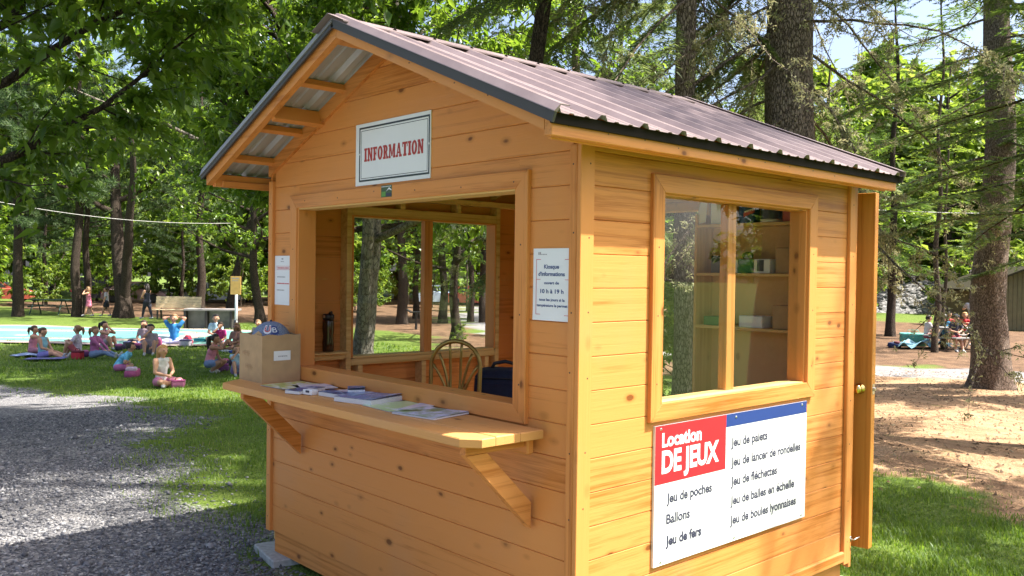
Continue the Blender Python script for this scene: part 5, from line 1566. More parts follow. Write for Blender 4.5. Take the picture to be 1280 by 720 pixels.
def make_conifer(seed, H=18.0, hb=3.5, r0=0.28, reach=3.6, nb=70, droop=0.25, mat=None, bark=None, twig=0.10, needle=(0.05, 0.012), npt=16, style='fir', dead=0, flare=0.5, top_skip=0.0, tn=14, reach_top=0.12, clear=None):
    """style fir: flat sprays of short needles; pine: tufts of long needles"""
    rg = np.random.default_rng(seed)
    mb = MB(); P, Dl, T, Nn = [], [], [], []
    tp = [np.array([0.06 * math.sin(i * 0.7 + seed), 0.06 * math.cos(i * 0.5 + seed), -0.2 + (H + 0.2) * (i / 30) ** 1.25]) for i in range(31)]
    tp = [p * np.array([min(1, i / 5), min(1, i / 5), 1]) for i, p in enumerate(tp)]
    fine = []
    for a, b_ in zip(tp, tp[1:]):
        k = 1 + int((b_[2] - a[2]) / 0.35) if tn > 12 else 1
        fine += [a + (b_ - a) * q / k for q in range(k)]
    fine.append(tp[-1])
    trunk_tube(mb, fine, r0, 0.02, tn, flare, 0.04, rg, 0.9)
    ga = rg.uniform(0, 6.28)
    LP, LD = [], []
    for k in range(nb + dead):
        isdead = k < dead
        if isdead: z = hb * 0.58 + (hb * 1.25 - hb * 0.58) * (k + 0.5) / dead
        else: z = hb + (H * (0.99 - top_skip) - hb) * ((k - dead + 0.5) / nb) ** 0.92
        rel = np.clip((z - hb) / (H - hb), 0, 1)
        ga += 2.4 + rg.normal(0, 0.3)
        if clear is not None and not isdead and abs((ga - clear[0] + math.pi) % (2 * math.pi) - math.pi) < clear[1]: continue
        ln = reach * ((1 - rel) ** 0.8 * (1 - reach_top) + reach_top) * rg.uniform(0.7, 1.15)
        if isdead: ln = reach * rg.uniform(0.45, 0.95)
        n_ = 9
        if style == 'pine': dr, lf = (math.cos(ga), math.sin(ga), 0.10 + 0.35 * rel), 0.25
        else: dr, lf = (math.cos(ga), math.sin(ga), 0.10 - droop * (1 - rel)), (-0.5 * droop if not isdead else -0.45)
        st = (0, 0, z)
        br = grow(rg, st, dr, ln, n_, 0.05 if not isdead else 0.10, lf)
        rb = max(0.010, min(0.045, r0 * 0.16) * (1 - 0.6 * rel)) * (0.5 if isdead else 0.8)
        mb.tube([Vector(p) for p in br], [rb * (1 - 0.85 * j / n_) for j in range(n_ + 1)], 5, 1 if True else 0, cap=False)
        if isdead:
            for q in range(16):
                a = rg.uniform(0.2, 1.0) * n_; qi = min(n_ - 1, int(a)); s0 = br[qi] + (br[qi + 1] - br[qi]) * (a - qi)
                t_ = grow(rg, s0, unit(unit(br[qi + 1] - br[qi]) * 0.6 + rg.normal(0, 0.6, 3) + np.array([0, 0, -0.15])), rg.uniform(0.2, 0.8), 5, 0.22, -0.5)
                mb.tube([Vector(p) for p in t_], [0.006 * (1 - 0.7 * j / 5) for j in range(6)], 3, 1, cap=False)
                for p in t_[1:]:
                    m_ = rg.integers(4, 34)
                    LP.append(p + rg.normal(0, 0.022, (m_, 3))); LD.append(rg.normal(0, 1, (m_, 3)) + np.array([0, 0, -0.6]))
            m_ = 150
            a = rg.uniform(0.1, 1, m_) * n_; qi = np.minimum(n_ - 1, a.astype(int)); B_ = np.array(br)
            LP.append(B_[qi] + (B_[qi + 1] - B_[qi]) * (a - qi)[:, None] + rg.normal(0, 0.02, (m_, 3))); LD.append(rg.normal(0, 1, (m_, 3)))
            continue
        B_ = np.array(br)
        nt_ = max(4, int(ln / twig))
        for q in range(nt_):
            a = (0.16 + 0.84 * (q + rg.uniform(0, 1)) / nt_) * n_; qi = min(n_ - 1, int(a)); s0 = B_[qi] + (B_[qi + 1] - B_[qi]) * (a - qi)
            d0 = unit(B_[qi + 1] - B_[qi]); sd = np.cross(d0, (0, 0, 1))
            fr = a / n_
            if style == 'pine':
                l2 = rg.uniform(0.2, 0.55) * (1.2 - 0.5 * fr)
                d2 = unit(d0 * 0.6 + sd * rg.choice((-1, 1)) * rg.uniform(0.3, 1) + np.array([0, 0, rg.uniform(0.0, 0.7)]))
                for tf in (0.45, 0.75, 1.0):
                    c = s0 + d2 * l2 * tf + rg.normal(0, 0.03, 3)
                    m_ = npt
                    dd = rg.normal(0, 1, (m_, 3)); dd /= np.linalg.norm(dd, axis=1, keepdims=True)
                    dd = dd + d2 * 0.55 + np.array([0, 0, 0.1])
                    P.append(np.repeat(c[None], m_, 0)); Dl.append(dd); Nn.append(rg.normal(0, 1, (m_, 3)))
                    T.append(rg.normal(0.45, 0.14, m_) + rg.normal(0, 0.12))
            else:
                for s in (-1, 1):
                    l2 = (0.10 + 0.42 * (1 - fr) ** 0.7 * min(1, fr * 4)) * ln * 0.34 * rg.uniform(0.65, 1.2) + 0.06
                    d2 = unit(d0 * 0.75 + sd * s * 0.9 + np.array([0, 0, rg.normal(-0.08 - (0.35 if style == 'spruce' else 0), 0.12)]))
                    m_ = max(4, int(npt * l2 / 0.30))
                    tt = (np.arange(m_) + rg.uniform(0, 1, m_)) / m_
                    c = s0 + d2 * (tt * l2)[:, None]; c[:, 2] -= (0.12 if style == 'fir' else 0.6) * (tt * l2) ** 2
                    side = np.cross(d2, (0, 0, 1)); side = side / (np.linalg.norm(side) + 1e-9)
                    sg_ = np.where(np.arange(m_) % 2 == 0, 1.0, -1.0)[:, None]
                    dd = d2 * 0.75 + side * sg_ * rg.uniform(0.4, 1.0, (m_, 1)) + rg.normal(0, 0.16, (m_, 3)) + np.array([0, 0, 0.08])
                    P.append(c); Dl.append(dd); Nn.append(np.array([0, 0, 1.0]) + rg.normal(0, 0.3, (m_, 3)))
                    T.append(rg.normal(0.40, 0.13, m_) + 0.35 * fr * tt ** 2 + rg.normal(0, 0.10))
    P, Dl, T, Nn = map(np.concatenate, (P, Dl, T, Nn))
    n = len(P); sz = rg.uniform(0.7, 1.25, n)
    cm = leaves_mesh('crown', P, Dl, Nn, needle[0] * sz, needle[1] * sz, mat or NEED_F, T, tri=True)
    lm = None
    if dead:
        LPa, LDa = np.concatenate(LP), np.concatenate(LD); n = len(LPa)
        lm = leaves_mesh('lichen', LPa, LDa, rg.normal(0, 1, (n, 3)), 0.045 * rg.uniform(0.5, 1.3, n), 0.016, LICHEN, rg.beta(2, 2, n), tri=True)
    return mb.mesh('trunk', bark or BARK_C, True, recalc=False), cm, lm

def place_tree(meshes, name, label, loc, rz=0.0, s=1.0, group=None, cat='tree', sz=None):
    t_ = thing(name, label, cat, loc, rz, group)
    t_.scale = (s, s, sz if sz else s)
    link('trunk', meshes[0], t_); link('crown', meshes[1], t_)
    if len(meshes) > 2 and meshes[2] is not None:
        o = link('lichen', meshes[2], t_); o['kind'] = 'stuff'
    return t_

# ---- the near trees
ash1 = make_broadleaf(21, 10.5, 2.6, 0.20, 0.52, 22, (0.13, 0.056), 17, LEAF_A, BARK_G, (0.02, -0.06), tw=9, fork=True)
ash2 = make_broadleaf(33, 9.5, 2.5, 0.17, 0.54, 22, (0.175, 0.078), 15, LEAF_A, BARK_D, (0.0, 0.0), tw=9)
place_tree(ash1, 'ash_tree', 'leafy tree with pale grey forked trunk seen through the kiosk window', atd(452, 20.5), 0.4, 1.2)
place_tree(ash2, 'ash_tree', 'leafy tree whose branches hang in at the top left edge', atd(-190, 10.3), 2.1, 1.08)
place_tree(ash2, 'ash_tree', 'leafy tree rising right behind the left slope of the kiosk roof', atd(425, 22.0), 4.4, 1.35)
ash3 = make_broadleaf(37, 12.0, 5.2, 0.13, 0.35, 20, (0.14, 0.062), 24, LEAF_A, BARK_D, (0.0, 0.0), tw=9)
place_tree(ash3, 'ash_tree', 'leafy tree just behind the ridge of the kiosk roof', atd(640, 11.0), 1.0, 1.0)
spruce_big = make_conifer(5, 25, 4.9, 0.35, 4.6, 92, 0.55, NEED_S, BARK_C, 0.080, (0.085, 0.026), 26, 'spruce', 22, 0.5, tn=28, clear=(-1.34, 1.05))
place_tree(spruce_big, 'spruce_tree', 'big spruce with flaky bark and lichen hung bare branches behind the kiosk roof', atd(985, 11.2), 0.6, 1.0)
spruce_b = make_conifer(8, 19, 5.0, 0.15, 4.3, 76, 0.55, NEED_S, BARK_C, 0.080, (0.085, 0.026), 24, 'spruce', 12, 0.5, tn=18, clear=(-1.9, 1.15))
place_tree(spruce_b, 'spruce_tree', 'slimmer spruce with dark trunk left of the big one behind the roof', atd(856, 10.6), 1.9, 1.0)
place_tree(spruce_b, 'spruce_tree', 'drooping spruce above the middle of the roof ridge', atd(715, 24.0), 4.0, 1.05)
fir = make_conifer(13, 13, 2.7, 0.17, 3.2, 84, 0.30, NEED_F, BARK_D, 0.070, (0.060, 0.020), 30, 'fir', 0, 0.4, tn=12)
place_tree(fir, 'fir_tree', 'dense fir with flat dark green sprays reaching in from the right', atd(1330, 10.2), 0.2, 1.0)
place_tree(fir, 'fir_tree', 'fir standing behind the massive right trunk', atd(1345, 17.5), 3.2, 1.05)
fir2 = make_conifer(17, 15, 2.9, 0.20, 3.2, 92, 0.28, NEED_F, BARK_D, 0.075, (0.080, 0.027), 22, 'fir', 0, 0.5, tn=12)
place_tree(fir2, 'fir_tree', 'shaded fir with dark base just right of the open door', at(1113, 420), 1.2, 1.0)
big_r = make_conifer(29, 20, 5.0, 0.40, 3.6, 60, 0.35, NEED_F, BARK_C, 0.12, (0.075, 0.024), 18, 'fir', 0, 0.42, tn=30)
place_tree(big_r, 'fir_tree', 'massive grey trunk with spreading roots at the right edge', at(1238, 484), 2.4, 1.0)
thin = make_conifer(41, 12, 4.2, 0.11, 2.2, 44, 0.2, LEAF_B, BARK_B, 0.14, (0.10, 0.045), 9, 'fir', 0, 0.3, tn=10)
place_tree(thin, 'young_tree', 'thin tree standing in front of the picnic table', at(1169, 441), 0.4, 1.0)
place_tree(thin, 'young_tree', 'very thin pale stem beside the tree at the picnic table', at(1179, 436), 2.2, 0.72)

# ---- pines and others over the lawn
pine1 = make_conifer(51, 17, 4.2, 0.27, 4.6, 66, 0, NEED_P, BARK_D, 0.20, (0.24, 0.034), 14, 'pine', 0, 0.35, tn=10, reach_top=0.35)
pine2 = make_conifer(57, 15, 3.4, 0.20, 4.2, 62, 0, NEED_P, BARK_D, 0.20, (0.24, 0.034), 14, 'pine', 0, 0.35, tn=10, reach_top=0.4)
oakm = make_broadleaf(61, 12, 3.2, 0.24, 0.42, 14, (0.20, 0.11), 9, LEAF_A, BARK_D, tw=6, low=True)
fork = make_broadleaf(65, 12, 4.0, 0.30, 0.38, 12, (0.20, 0.11), 9, LEAF_A, BARK_D, tw=6, low=True, fork=True)
for px_, py_, ms, s, lb in (
    (22, 395, pine1, 0.95, 'dark pine trunk at the very left edge behind the lawn'),
    (96, 396, pine2, 1.25, 'sturdy pine left of the walking girl in pink'),
    (108, 392, pine1, 0.80, 'dark pine directly behind the walking girl in pink'),
    (155, 398, fork, 1.25, 'forked tree with pale bark streak right of the walking girls'),
    (250, 390, pine1, 1.00, 'reddish pine trunk behind the slatted bench back'),
    (288, 398, oakm, 0.95, 'slim dark tree carrying the overhead cable by the sign post'),
    (325, 404, oakm, 0.90, 'dark leafy tree beside the left edge of the kiosk'),
    (56, 380, pine2, 0.75, 'thin pine beyond the green picnic table'),
    (228, 384, pine2, 0.65, 'thin pine beyond the parked cars'),
    (502, 405, pine1, 0.95, 'dark paired trunk seen in the left pane of the kiosk'),
    (553, 404, fir2, 1.05, 'straight dark trunk behind the window mullion'),
    (571, 425, oakm, 0.75, 'leaning pale trunk in the right pane with a leafy shoot at its foot'),
    (588, 402, pine2, 0.85, 'thin dark trunk in the right window pane'),
    (604, 403, pine1, 0.85, 'dark trunk at the right edge of the window pane'),
    (520, 398, pine2, 0.9, 'slim trunk standing far behind the window mullion'),
    (843, 425, fir2, 0.9, 'fir seen through the doorway in the side window'),
    (905, 402, oakm, 1.1, 'leafy tree far behind the roof left of the big spruce'), (1045, 404, oakm, 1.0, 'leafy tree far behind the roof right of the big spruce'), (770, 402, pine1, 1.1, 'pine far behind the middle of the roof')):
    place_tree(ms, 'pine_tree' if ms in (pine1, pine2) else 'fir_tree' if ms is fir2 else 'leafy_tree', lb, at(px_, py_), random.uniform(0, 6.28), s)
# canopy out of the picture that throws the dappled shade on lawn and path
for x_, y_, ms, s, lb in ((3.4, 7.6, big_r, 1.15, 'tall fir right of the picture near the bare earth'),):
    place_tree(ms, 'leafy_tree' if ms in (ash2, oakm) else 'fir_tree', lb, (x_, y_, float(terr(x_, y_))), random.uniform(0, 6.28), s)

# ---- far wood: individual trees sharing a few meshes
far_a = make_broadleaf(71, 13, 1.6, 0.22, 0.36, 18, (0.42, 0.26), 9, LEAF_B, BARK_D, tw=5, low=True)
far_b = make_broadleaf(73, 11, 0.8, 0.16, 0.40, 16, (0.40, 0.25), 9, LEAF_A, BARK_D, tw=5, low=True)
far_c = make_broadleaf(75, 4.2, 0.25, 0.06, 0.50, 12, (0.24, 0.14), 6, LEAF_B, BARK_B, tw=5, low=True)
rg_ = random.Random(12)
def far(px0, px1, n, d0, d1, ms, name, label, group, s0, s1):
    for i in range(n):
        px_ = px0 + (px1 - px0) * (i + rg_.uniform(0.1, 0.9)) / n
        p = atd(px_, rg_.uniform(d0, d1))
        place_tree(ms, name, label, p, rg_.uniform(0, 6.28), rg_.uniform(s0, s1), group, 'shrub' if ms is far_c else 'tree')
far(-120, 1420, 34, 62, 78, far_a, 'far_tree', 'pale green tree in the far wood behind the lawn', 'trees of the far wood', 1.1, 1.7)
far(-160, 1460, 30, 80, 100, far_b, 'far_tree', 'dark green tree at the back of the far wood', 'dark trees of the far wood', 1.6, 2.3)
far_d = make_broadleaf(77, 6.0, 0.9, 0.07, 0.34, 14, (0.20, 0.11), 7, LEAF_A, BARK_B, tw=5, low=True)
far(-100, 640, 16, 50, 70, far_c, 'far_shrub', 'sunlit bush at the edge of the far wood left', 'bushes at the wood edge', 0.45, 1.35)
far(-90, 620, 13, 47, 66, far_d, 'sapling', 'slim green sapling at the edge of the far wood left', 'saplings at the wood edge', 0.6, 1.25)
far(640, 1100, 10, 46, 60, far_c, 'far_shrub', 'sunlit bush at the edge of the wood behind the kiosk', 'bushes behind the kiosk', 0.8, 1.3)
far(1185, 1400, 6, 52, 64, far_c, 'far_shrub', 'sunlit bush at the edge of the wood right', 'bushes at the right', 0.8, 1.3)
sb = make_broadleaf(81, 1.5, 0.1, 0.02, 0.5, 10, (0.07, 0.04), 9, LEAF_B, BARK_B, tw=4, low=True)
place_tree(sb, 'leafy_shoot', 'small pale green shoot at the foot of the leaning trunk', at(572, 429), 0.3, 0.55, None, 'shrub')
for k_, (px_, py_) in enumerate(((838, 520), (846, 480), (862, 470))):
    place_tree(sb, 'leafy_bush', ('low bush nearest the open doorway behind the kiosk', 'middle bush behind the kiosk doorway', 'farthest small bush behind the kiosk doorway')[k_], at(px_, py_), k_ * 2.0, 1.5, None, 'shrub')
# trees round the open side that the window glass mirrors
for k_, (x_, y_) in enumerate(((26, 22), (33, 30), (20, 36), (40, 18), (30, 8), (14, 44), (46, 30), (24, 46))):
    place_tree((far_a, far_b)[k_ % 2], 'park_tree', 'tree across the drive right of the picture', (x_, y_, float(terr(x_, y_))), k_ * 1.3, 1.0, 'trees across the drive')
for k_, (x_, y_) in enumerate(((-24, -26), (-8, -34), (14, -32), (30, -14), (-38, -18))):
    place_tree((far_a, far_b)[k_ % 2], 'park_tree', 'tree behind the photographer', (x_, y_, float(terr(x_, y_))), k_ * 1.3, 1.0, 'trees behind the camera')

# ================================================================ people
SKIN = plain('skin', (0.50, 0.27, 0.17), 0.55, var=0.06)
SKIN2 = plain('skin_tan', (0.36, 0.18, 0.105), 0.55, var=0.06)
HAIRC = {'brown': (0.055, 0.028, 0.014), 'dark': (0.018, 0.012, 0.009), 'blond': (0.46, 0.25, 0.085), 'light': (0.22, 0.12, 0.05), 'grey': (0.30, 0.27, 0.23)}
_hm = {k: plain('hair_' + k, c, 0.6, var=0.35, scale=60) for k, c in HAIRC.items()}
_cm = {}
def cloth(c):
    if c not in _cm: _cm[c] = plain('cloth_%d' % len(_cm), c, 0.85, var=0.15, scale=14)
    return _cm[c]
SHOE = cloth((0.45, 0.45, 0.46))
EYE = plain('eye', (0.02, 0.015, 0.012), 0.3); LIP = plain('lips', (0.38, 0.10, 0.08), 0.5)
V3 = lambda *a: Vector(a)

def ik2(a, b, l1, l2, hint):
    d = b - a; L_ = min(d.length, (l1 + l2) * 0.998)
    u = d.normalized(); b = a + u * L_
    x = (l1 * l1 - l2 * l2 + L_ * L_) / (2 * L_)
    h = math.sqrt(max(0, l1 * l1 - x * x))
    p = hint - u * hint.dot(u)
    return a + u * x + p.normalized() * h, b

def skeleton(pose, arms, rg, lean=0.0):
    """joints for a figure of height 1 facing +X; returns dict"""
    J = {}
    side = {'l': V3(0, 0.055, 0), 'r': V3(0, -0.055, 0)}
    if pose in ('stand', 'walk'):
        pz = 0.53
    elif pose == 'bench': pz = 0.35
    elif pose == 'squat': pz = 0.15
    elif pose == 'kneel': pz = 0.13
    else: pz = 0.078
    J['pel'] = V3(0, 0, pz)
    ln = {'stand': 0.02, 'walk': 0.06, 'bench': 0.20, 'squat': 0.25, 'kneel': 0.1, 'cross': 0.10, 'ext': 0.02, 'knees': 0.0, 'side': 0.05, 'bent': 0.55}.get(pose, 0.1) + lean
    t = V3(math.sin(ln), 0, math.cos(ln))
    J['chest'] = J['pel'] + t * 0.19
    t2 = V3(math.sin(ln * 1.15), 0, math.cos(ln * 1.15))
    J['neck'] = J['chest'] + t2 * 0.135
    hd = V3(math.sin(ln * 0.6 + 0.05), 0, math.cos(ln * 0.6 + 0.05))
    J['head'] = J['neck'] + hd * 0.098
    J['hd'] = hd
    for s, o in side.items():
        sg = 1 if s == 'l' else -1
        hip = J['pel'] + o
        if pose == 'stand': ft = V3(0.02 * sg, 0.07 * sg, 0.035); hint = V3(1, 0, 0)
        elif pose == 'walk': ft = V3(0.14 * sg, 0.045 * sg, 0.035 + (0.03 if sg < 0 else 0)); hint = V3(1, 0, 0)
        elif pose == 'bench': ft = V3(0.26 + 0.03 * sg, 0.07 * sg, 0.035); hint = V3(1, 0, 0.6)
        elif pose in ('cross', 'bent'): ft = V3(0.17 + 0.02 * sg, -0.07 * sg, 0.045); hint = V3(0.5, sg * 1.0, 0.25)
        elif pose == 'ext': ft = V3(0.44, 0.06 * sg + 0.01, 0.04); hint = V3(0, 0, 1)
        elif pose == 'knees': ft = V3(0.22, 0.075 * sg, 0.035); hint = V3(0.1, 0.1 * sg, 1)
        elif pose == 'side': ft = V3(0.28 - 0.10 * (sg > 0), -0.16, 0.04); hint = V3(1, 0.6 * sg + 0.3, 0.3)
        elif pose == 'squat': ft = V3(0.06, 0.07 * sg, 0.035); hint = V3(1, 0.3 * sg, 0.6)
        else: ft = V3(-0.14, 0.06 * sg, 0.03); hint = V3(1, 0, -0.2)
        kn, ft = ik2(hip, ft, 0.235, 0.225, hint)
        J['hip' + s], J['kn' + s], J['ft' + s] = hip, kn, ft
        fd = (V3(1, 0, 0) if pose in ('stand', 'walk', 'bench', 'squat', 'knees') else V3(0.4, 0.3 * sg, 0.8) if pose == 'ext' else V3(0.6, -0.7 * sg, -0.05) if pose != 'kneel' else V3(-0.8, 0, -0.1)).normalized()
        J['toe' + s] = ft + fd * 0.085 + V3(0, 0, -0.018 if pose in ('stand', 'walk', 'bench', 'squat', 'knees') else 0)
        sh = J['neck'] - t2 * 0.035 + V3(0, 0.098 * sg, 0)
        J['sh' + s] = sh
        mouth = J['head'] + V3(0.085, 0.01 * sg, -0.05)
        if arms == 'eat': hnd = mouth if sg < 0 else J['pel'] + V3(0.17, 0.05, 0.08); hh = V3(-0.3, sg, -1)
        elif arms == 'both': hnd = mouth + V3(0.02, 0.02 * sg, -0.02); hh = V3(0, sg, -1)
        elif arms == 'head': hnd = J['head'] + V3(-0.075, 0.055 * sg, 0.02); hh = V3(0.1, sg, 0.5)
        elif arms == 'down': hnd = sh + V3(0.03 + 0.03 * sg, 0.035 * sg, -0.30); hh = V3(-1, 0.2 * sg, 0)
        elif arms == 'table': hnd = J['chest'] + V3(0.22, 0.05 * sg, 0.03); hh = V3(-0.3, sg, -0.8)
        elif arms == 'knee': hnd = J['kn' + s] + V3(0.01, 0, 0.035); hh = V3(-0.3, sg, -0.8)
        elif arms == 'hips': hnd = J['pel'] + V3(0.03, 0.12 * sg, 0.05); hh = V3(-0.6, sg, 0)
        else: hnd = J['pel'] + V3(0.17, 0.035 * sg, 0.10); hh = V3(-0.4, sg, -0.8)
        el, wr = ik2(sh, hnd, 0.165, 0.145, hh)
        J['el' + s], J['wr' + s] = el, wr
    return J

PEOPLE = []
def capsule(mb, a, ra, b, rb, n=10):
    d = b - a
    m = 4
    pts, rad = [], []
    u = d.normalized() if d.length > 1e-6 else V3(0, 0, 1)
    for i in range(3): pts.append(a - u * ra * math.cos(math.pi / 6 * i)); rad.append(max(1e-4, ra * math.sin(math.pi / 6 * i)))
    for i in range(m + 1): pts.append(a + d * i / m); rad.append(ra + (rb - ra) * i / m)
    for i in range(2, -1, -1): pts.append(b + u * rb * math.cos(math.pi / 6 * i)); rad.append(max(1e-4, rb * math.sin(math.pi / 6 * i)))
    mb.tube(pts, rad, n)

def person(label, p, facing, h, pose, arms, top, bottom, hair='brown', hstyle='pony', skin=None, sleeves='short', legs='short', lean=0.0, dress=False, turn=0.0, group=None, cap=None, vox=0.017, dz=0.0):
    """facing: angle in the ground plane, 0 = to the picture's right, 90 = away from the camera"""
    rg = random.Random(label)
    h *= 1.10 if pose in ('cross', 'ext', 'knees', 'squat', 'bent', 'side') else 1.0
    t_ = thing('person', label, 'person', (p[0], p[1], p[2] + dz), math.atan2(RGT.y, RGT.x) + R(facing), group)
    J = skeleton(pose, arms, rg, lean)
    SK, TOP, BOT, SH = 0, 1, 2, 3
    S = []
    def seg(a, ra, b, rb, reg): S.append((J[a] if isinstance(a, str) else a, ra, J[b] if isinstance(b, str) else b, rb, reg))
    seg(J['pel'] + V3(0, 0.03, 0), 0.072, J['pel'] + V3(0, -0.03, 0), 0.072, BOT)
    seg(J['pel'] + V3(0, 0, 0.02), 0.076, 'chest', 0.078, TOP)
    seg(J['chest'] + V3(0, 0.035, 0.02), 0.066, J['chest'] + V3(0, -0.035, 0.02), 0.066, TOP)
    seg('chest', 0.070, J['neck'] - V3(0, 0, 0.045), 0.060, TOP)
    seg('shl', 0.040, 'shr', 0.040, TOP)
    seg(J['neck'] - V3(0, 0, 0.03), 0.031, J['head'] - V3(0, 0, 0.04), 0.028, SK)
    hd = J['head']
    seg(hd + V3(-0.006, 0, 0.012), 0.066, hd + V3(0.006, 0, 0.006), 0.064, SK)
    seg(hd + V3(0.012, 0, -0.02), 0.050, hd + V3(0.020, 0, -0.044), 0.034, SK)
    seg(hd + V3(0.062, 0, -0.004), 0.010, hd + V3(0.077, 0, -0.016), 0.012, SK)
    for s in 'lr':
        sg = 1 if s == 'l' else -1
        seg(hd + V3(0, sg * 0.064, -0.008), 0.014, hd + V3(0.002, sg * 0.067, -0.022), 0.010, SK)
        ts = TOP if sleeves != 'none' else SK
        mid = J['sh' + s].lerp(J['el' + s], 0.55)
        seg('sh' + s, 0.043, mid, 0.038 if ts == TOP else 0.031, ts)
        seg(mid, 0.030, 'el' + s, 0.027, TOP if sleeves == 'long' else SK)
        seg('el' + s, 0.027, 'wr' + s, 0.019, TOP if sleeves == 'long' else SK)
        wd = (J['wr' + s] - J['el' + s]).normalized()
        seg('wr' + s, 0.019, J['wr' + s] + wd * 0.042, 0.022, SK)
        J['palm' + s] = J['wr' + s] + wd * 0.045; J['wd' + s] = wd
        km = J['hip' + s].lerp(J['kn' + s], 0.62)
        seg('hip' + s, 0.066, km, 0.055 if legs != 'bare' else 0.049, BOT)
        lr = BOT if legs == 'long' else SK
        seg(km, 0.047, 'kn' + s, 0.040, lr)
        seg('kn' + s, 0.040, J['kn' + s].lerp(J['ft' + s], 0.35), 0.039, lr)
        seg(J['kn' + s].lerp(J['ft' + s], 0.35), 0.039, 'ft' + s, 0.024, lr)
        seg('ft' + s, 0.028, 'toe' + s, 0.024, SH)
    if dress:
        seg(J['pel'] + V3(0, 0, 0.05), 0.075, J['pel'] + V3(0.0, 0, -0.12 if pose in ('stand', 'walk') else -0.0), 0.10, TOP)
    mb = MB()
    for a, ra, b, rb, reg in S: capsule(mb, a * h, ra * h, b * h, rb * h)
    me = mb.mesh('person_base', SKIN, recalc=False)
    base = bpy.data.objects.new('person_base', me); COL.objects.link(base)
    rm = base.modifiers.new('r', 'REMESH'); rm.mode = 'VOXEL'; rm.voxel_size = vox * h / 1.3
    sm = base.modifiers.new('s', 'SMOOTH'); sm.iterations = 3; sm.factor = 0.5
    mats = [skin or SKIN, cloth(top), cloth(bottom), SHOE]
    PEOPLE.append((t_, base, S, h, J, mats))
    # hair, one mesh: cap over the skull and what hangs from it
    hb_ = MB(); hc = J['head'] * h; hr = 0.073 * h
    n_, m_ = 16, 10; v = []; f = []
    for i in range(m_ + 1):
        th_ = math.pi * i / m_
        for k in range(n_):
            a = 2 * math.pi * k / n_
            d = V3(math.sin(th_) * math.cos(a), math.sin(th_) * math.sin(a), math.cos(th_))
            face = d.x > 0.25 and d.z < 0.45
            neck_ = d.z < -0.55
            rr = hr * (0.72 if face else 0.80 if neck_ else 1.04 + 0.03 * math.sin(7 * a + 3 * th_))
            q = d * rr; q.z *= 1.02
            v.append(hc + q + V3(-0.004 * h, 0, 0.010 * h))
    for i in range(m_):
        for k in range(n_): f.append((i * n_ + k, i * n_ + (k + 1) % n_, (i + 1) * n_ + (k + 1) % n_, (i + 1) * n_ + k))
    hb_.add(v, f)
    hn = 'hair'
    if hstyle == 'pony':
        hb_.tube([hc + V3(-0.06, 0, 0.035) * h, hc + V3(-0.10, 0.004, 0.03) * h, hc + V3(-0.115, 0.01, -0.03) * h, hc + V3(-0.105, 0.012, -0.11) * h], [0.018 * h, 0.026 * h, 0.026 * h, 0.006 * h], 8)
    elif hstyle == 'long':
        for q in (-1, 0, 1):
            hb_.tube([hc + V3(-0.045 + 0.02 * abs(q), 0.035 * q, 0.02) * h, hc + V3(-0.062 + 0.03 * abs(q), 0.05 * q, -0.06) * h, hc + V3(-0.07 + 0.03 * abs(q), 0.052 * q, -0.14) * h, hc + V3(-0.06 + 0.03 * abs(q), 0.045 * q, -0.215) * h], [0.035 * h, 0.036 * h, 0.031 * h, 0.010 * h], 8)
    elif hstyle == 'longpony':
        hb_.tube([hc + V3(-0.06, 0, 0.045) * h, hc + V3(-0.105, 0.004, 0.02) * h, hc + V3(-0.12, 0.02, -0.07) * h, hc + V3(-0.11, 0.03, -0.17) * h, hc + V3(-0.09, 0.03, -0.25) * h], [0.018 * h, 0.034 * h, 0.040 * h, 0.034 * h, 0.008 * h], 10)
    elif hstyle == 'bun':
        hb_.ball(tuple(hc + V3(-0.065, 0, 0.045) * h), 0.030 * h, 8, 6)
    if cap: hn = 'hair'
    hb_.build(hn, _hm[hair], t_, True)
    if cap:
        MB().lathe([(0.079 * h, 0.0), (0.078 * h, 0.03 * h), (0.055 * h, 0.066 * h), (0.001, 0.078 * h)], 14, 0, Matrix.Translation(hc + V3(-0.004, 0, 0.018) * h)).build('cap', cloth(cap), t_, True)
    fc = MB()
    for sg in (-1, 1): fc.ball(tuple(hc + V3(0.0605, 0.026 * sg, 0.006) * h), (0.006 * h, 0.010 * h, 0.007 * h), 6, 4)
    fc.build('eyes', EYE, t_)
    MB().ball(tuple(hc + V3(0.060, 0, -0.036) * h), (0.006 * h, 0.018 * h, 0.006 * h), 8, 4).build('mouth', LIP, t_)
    return t_

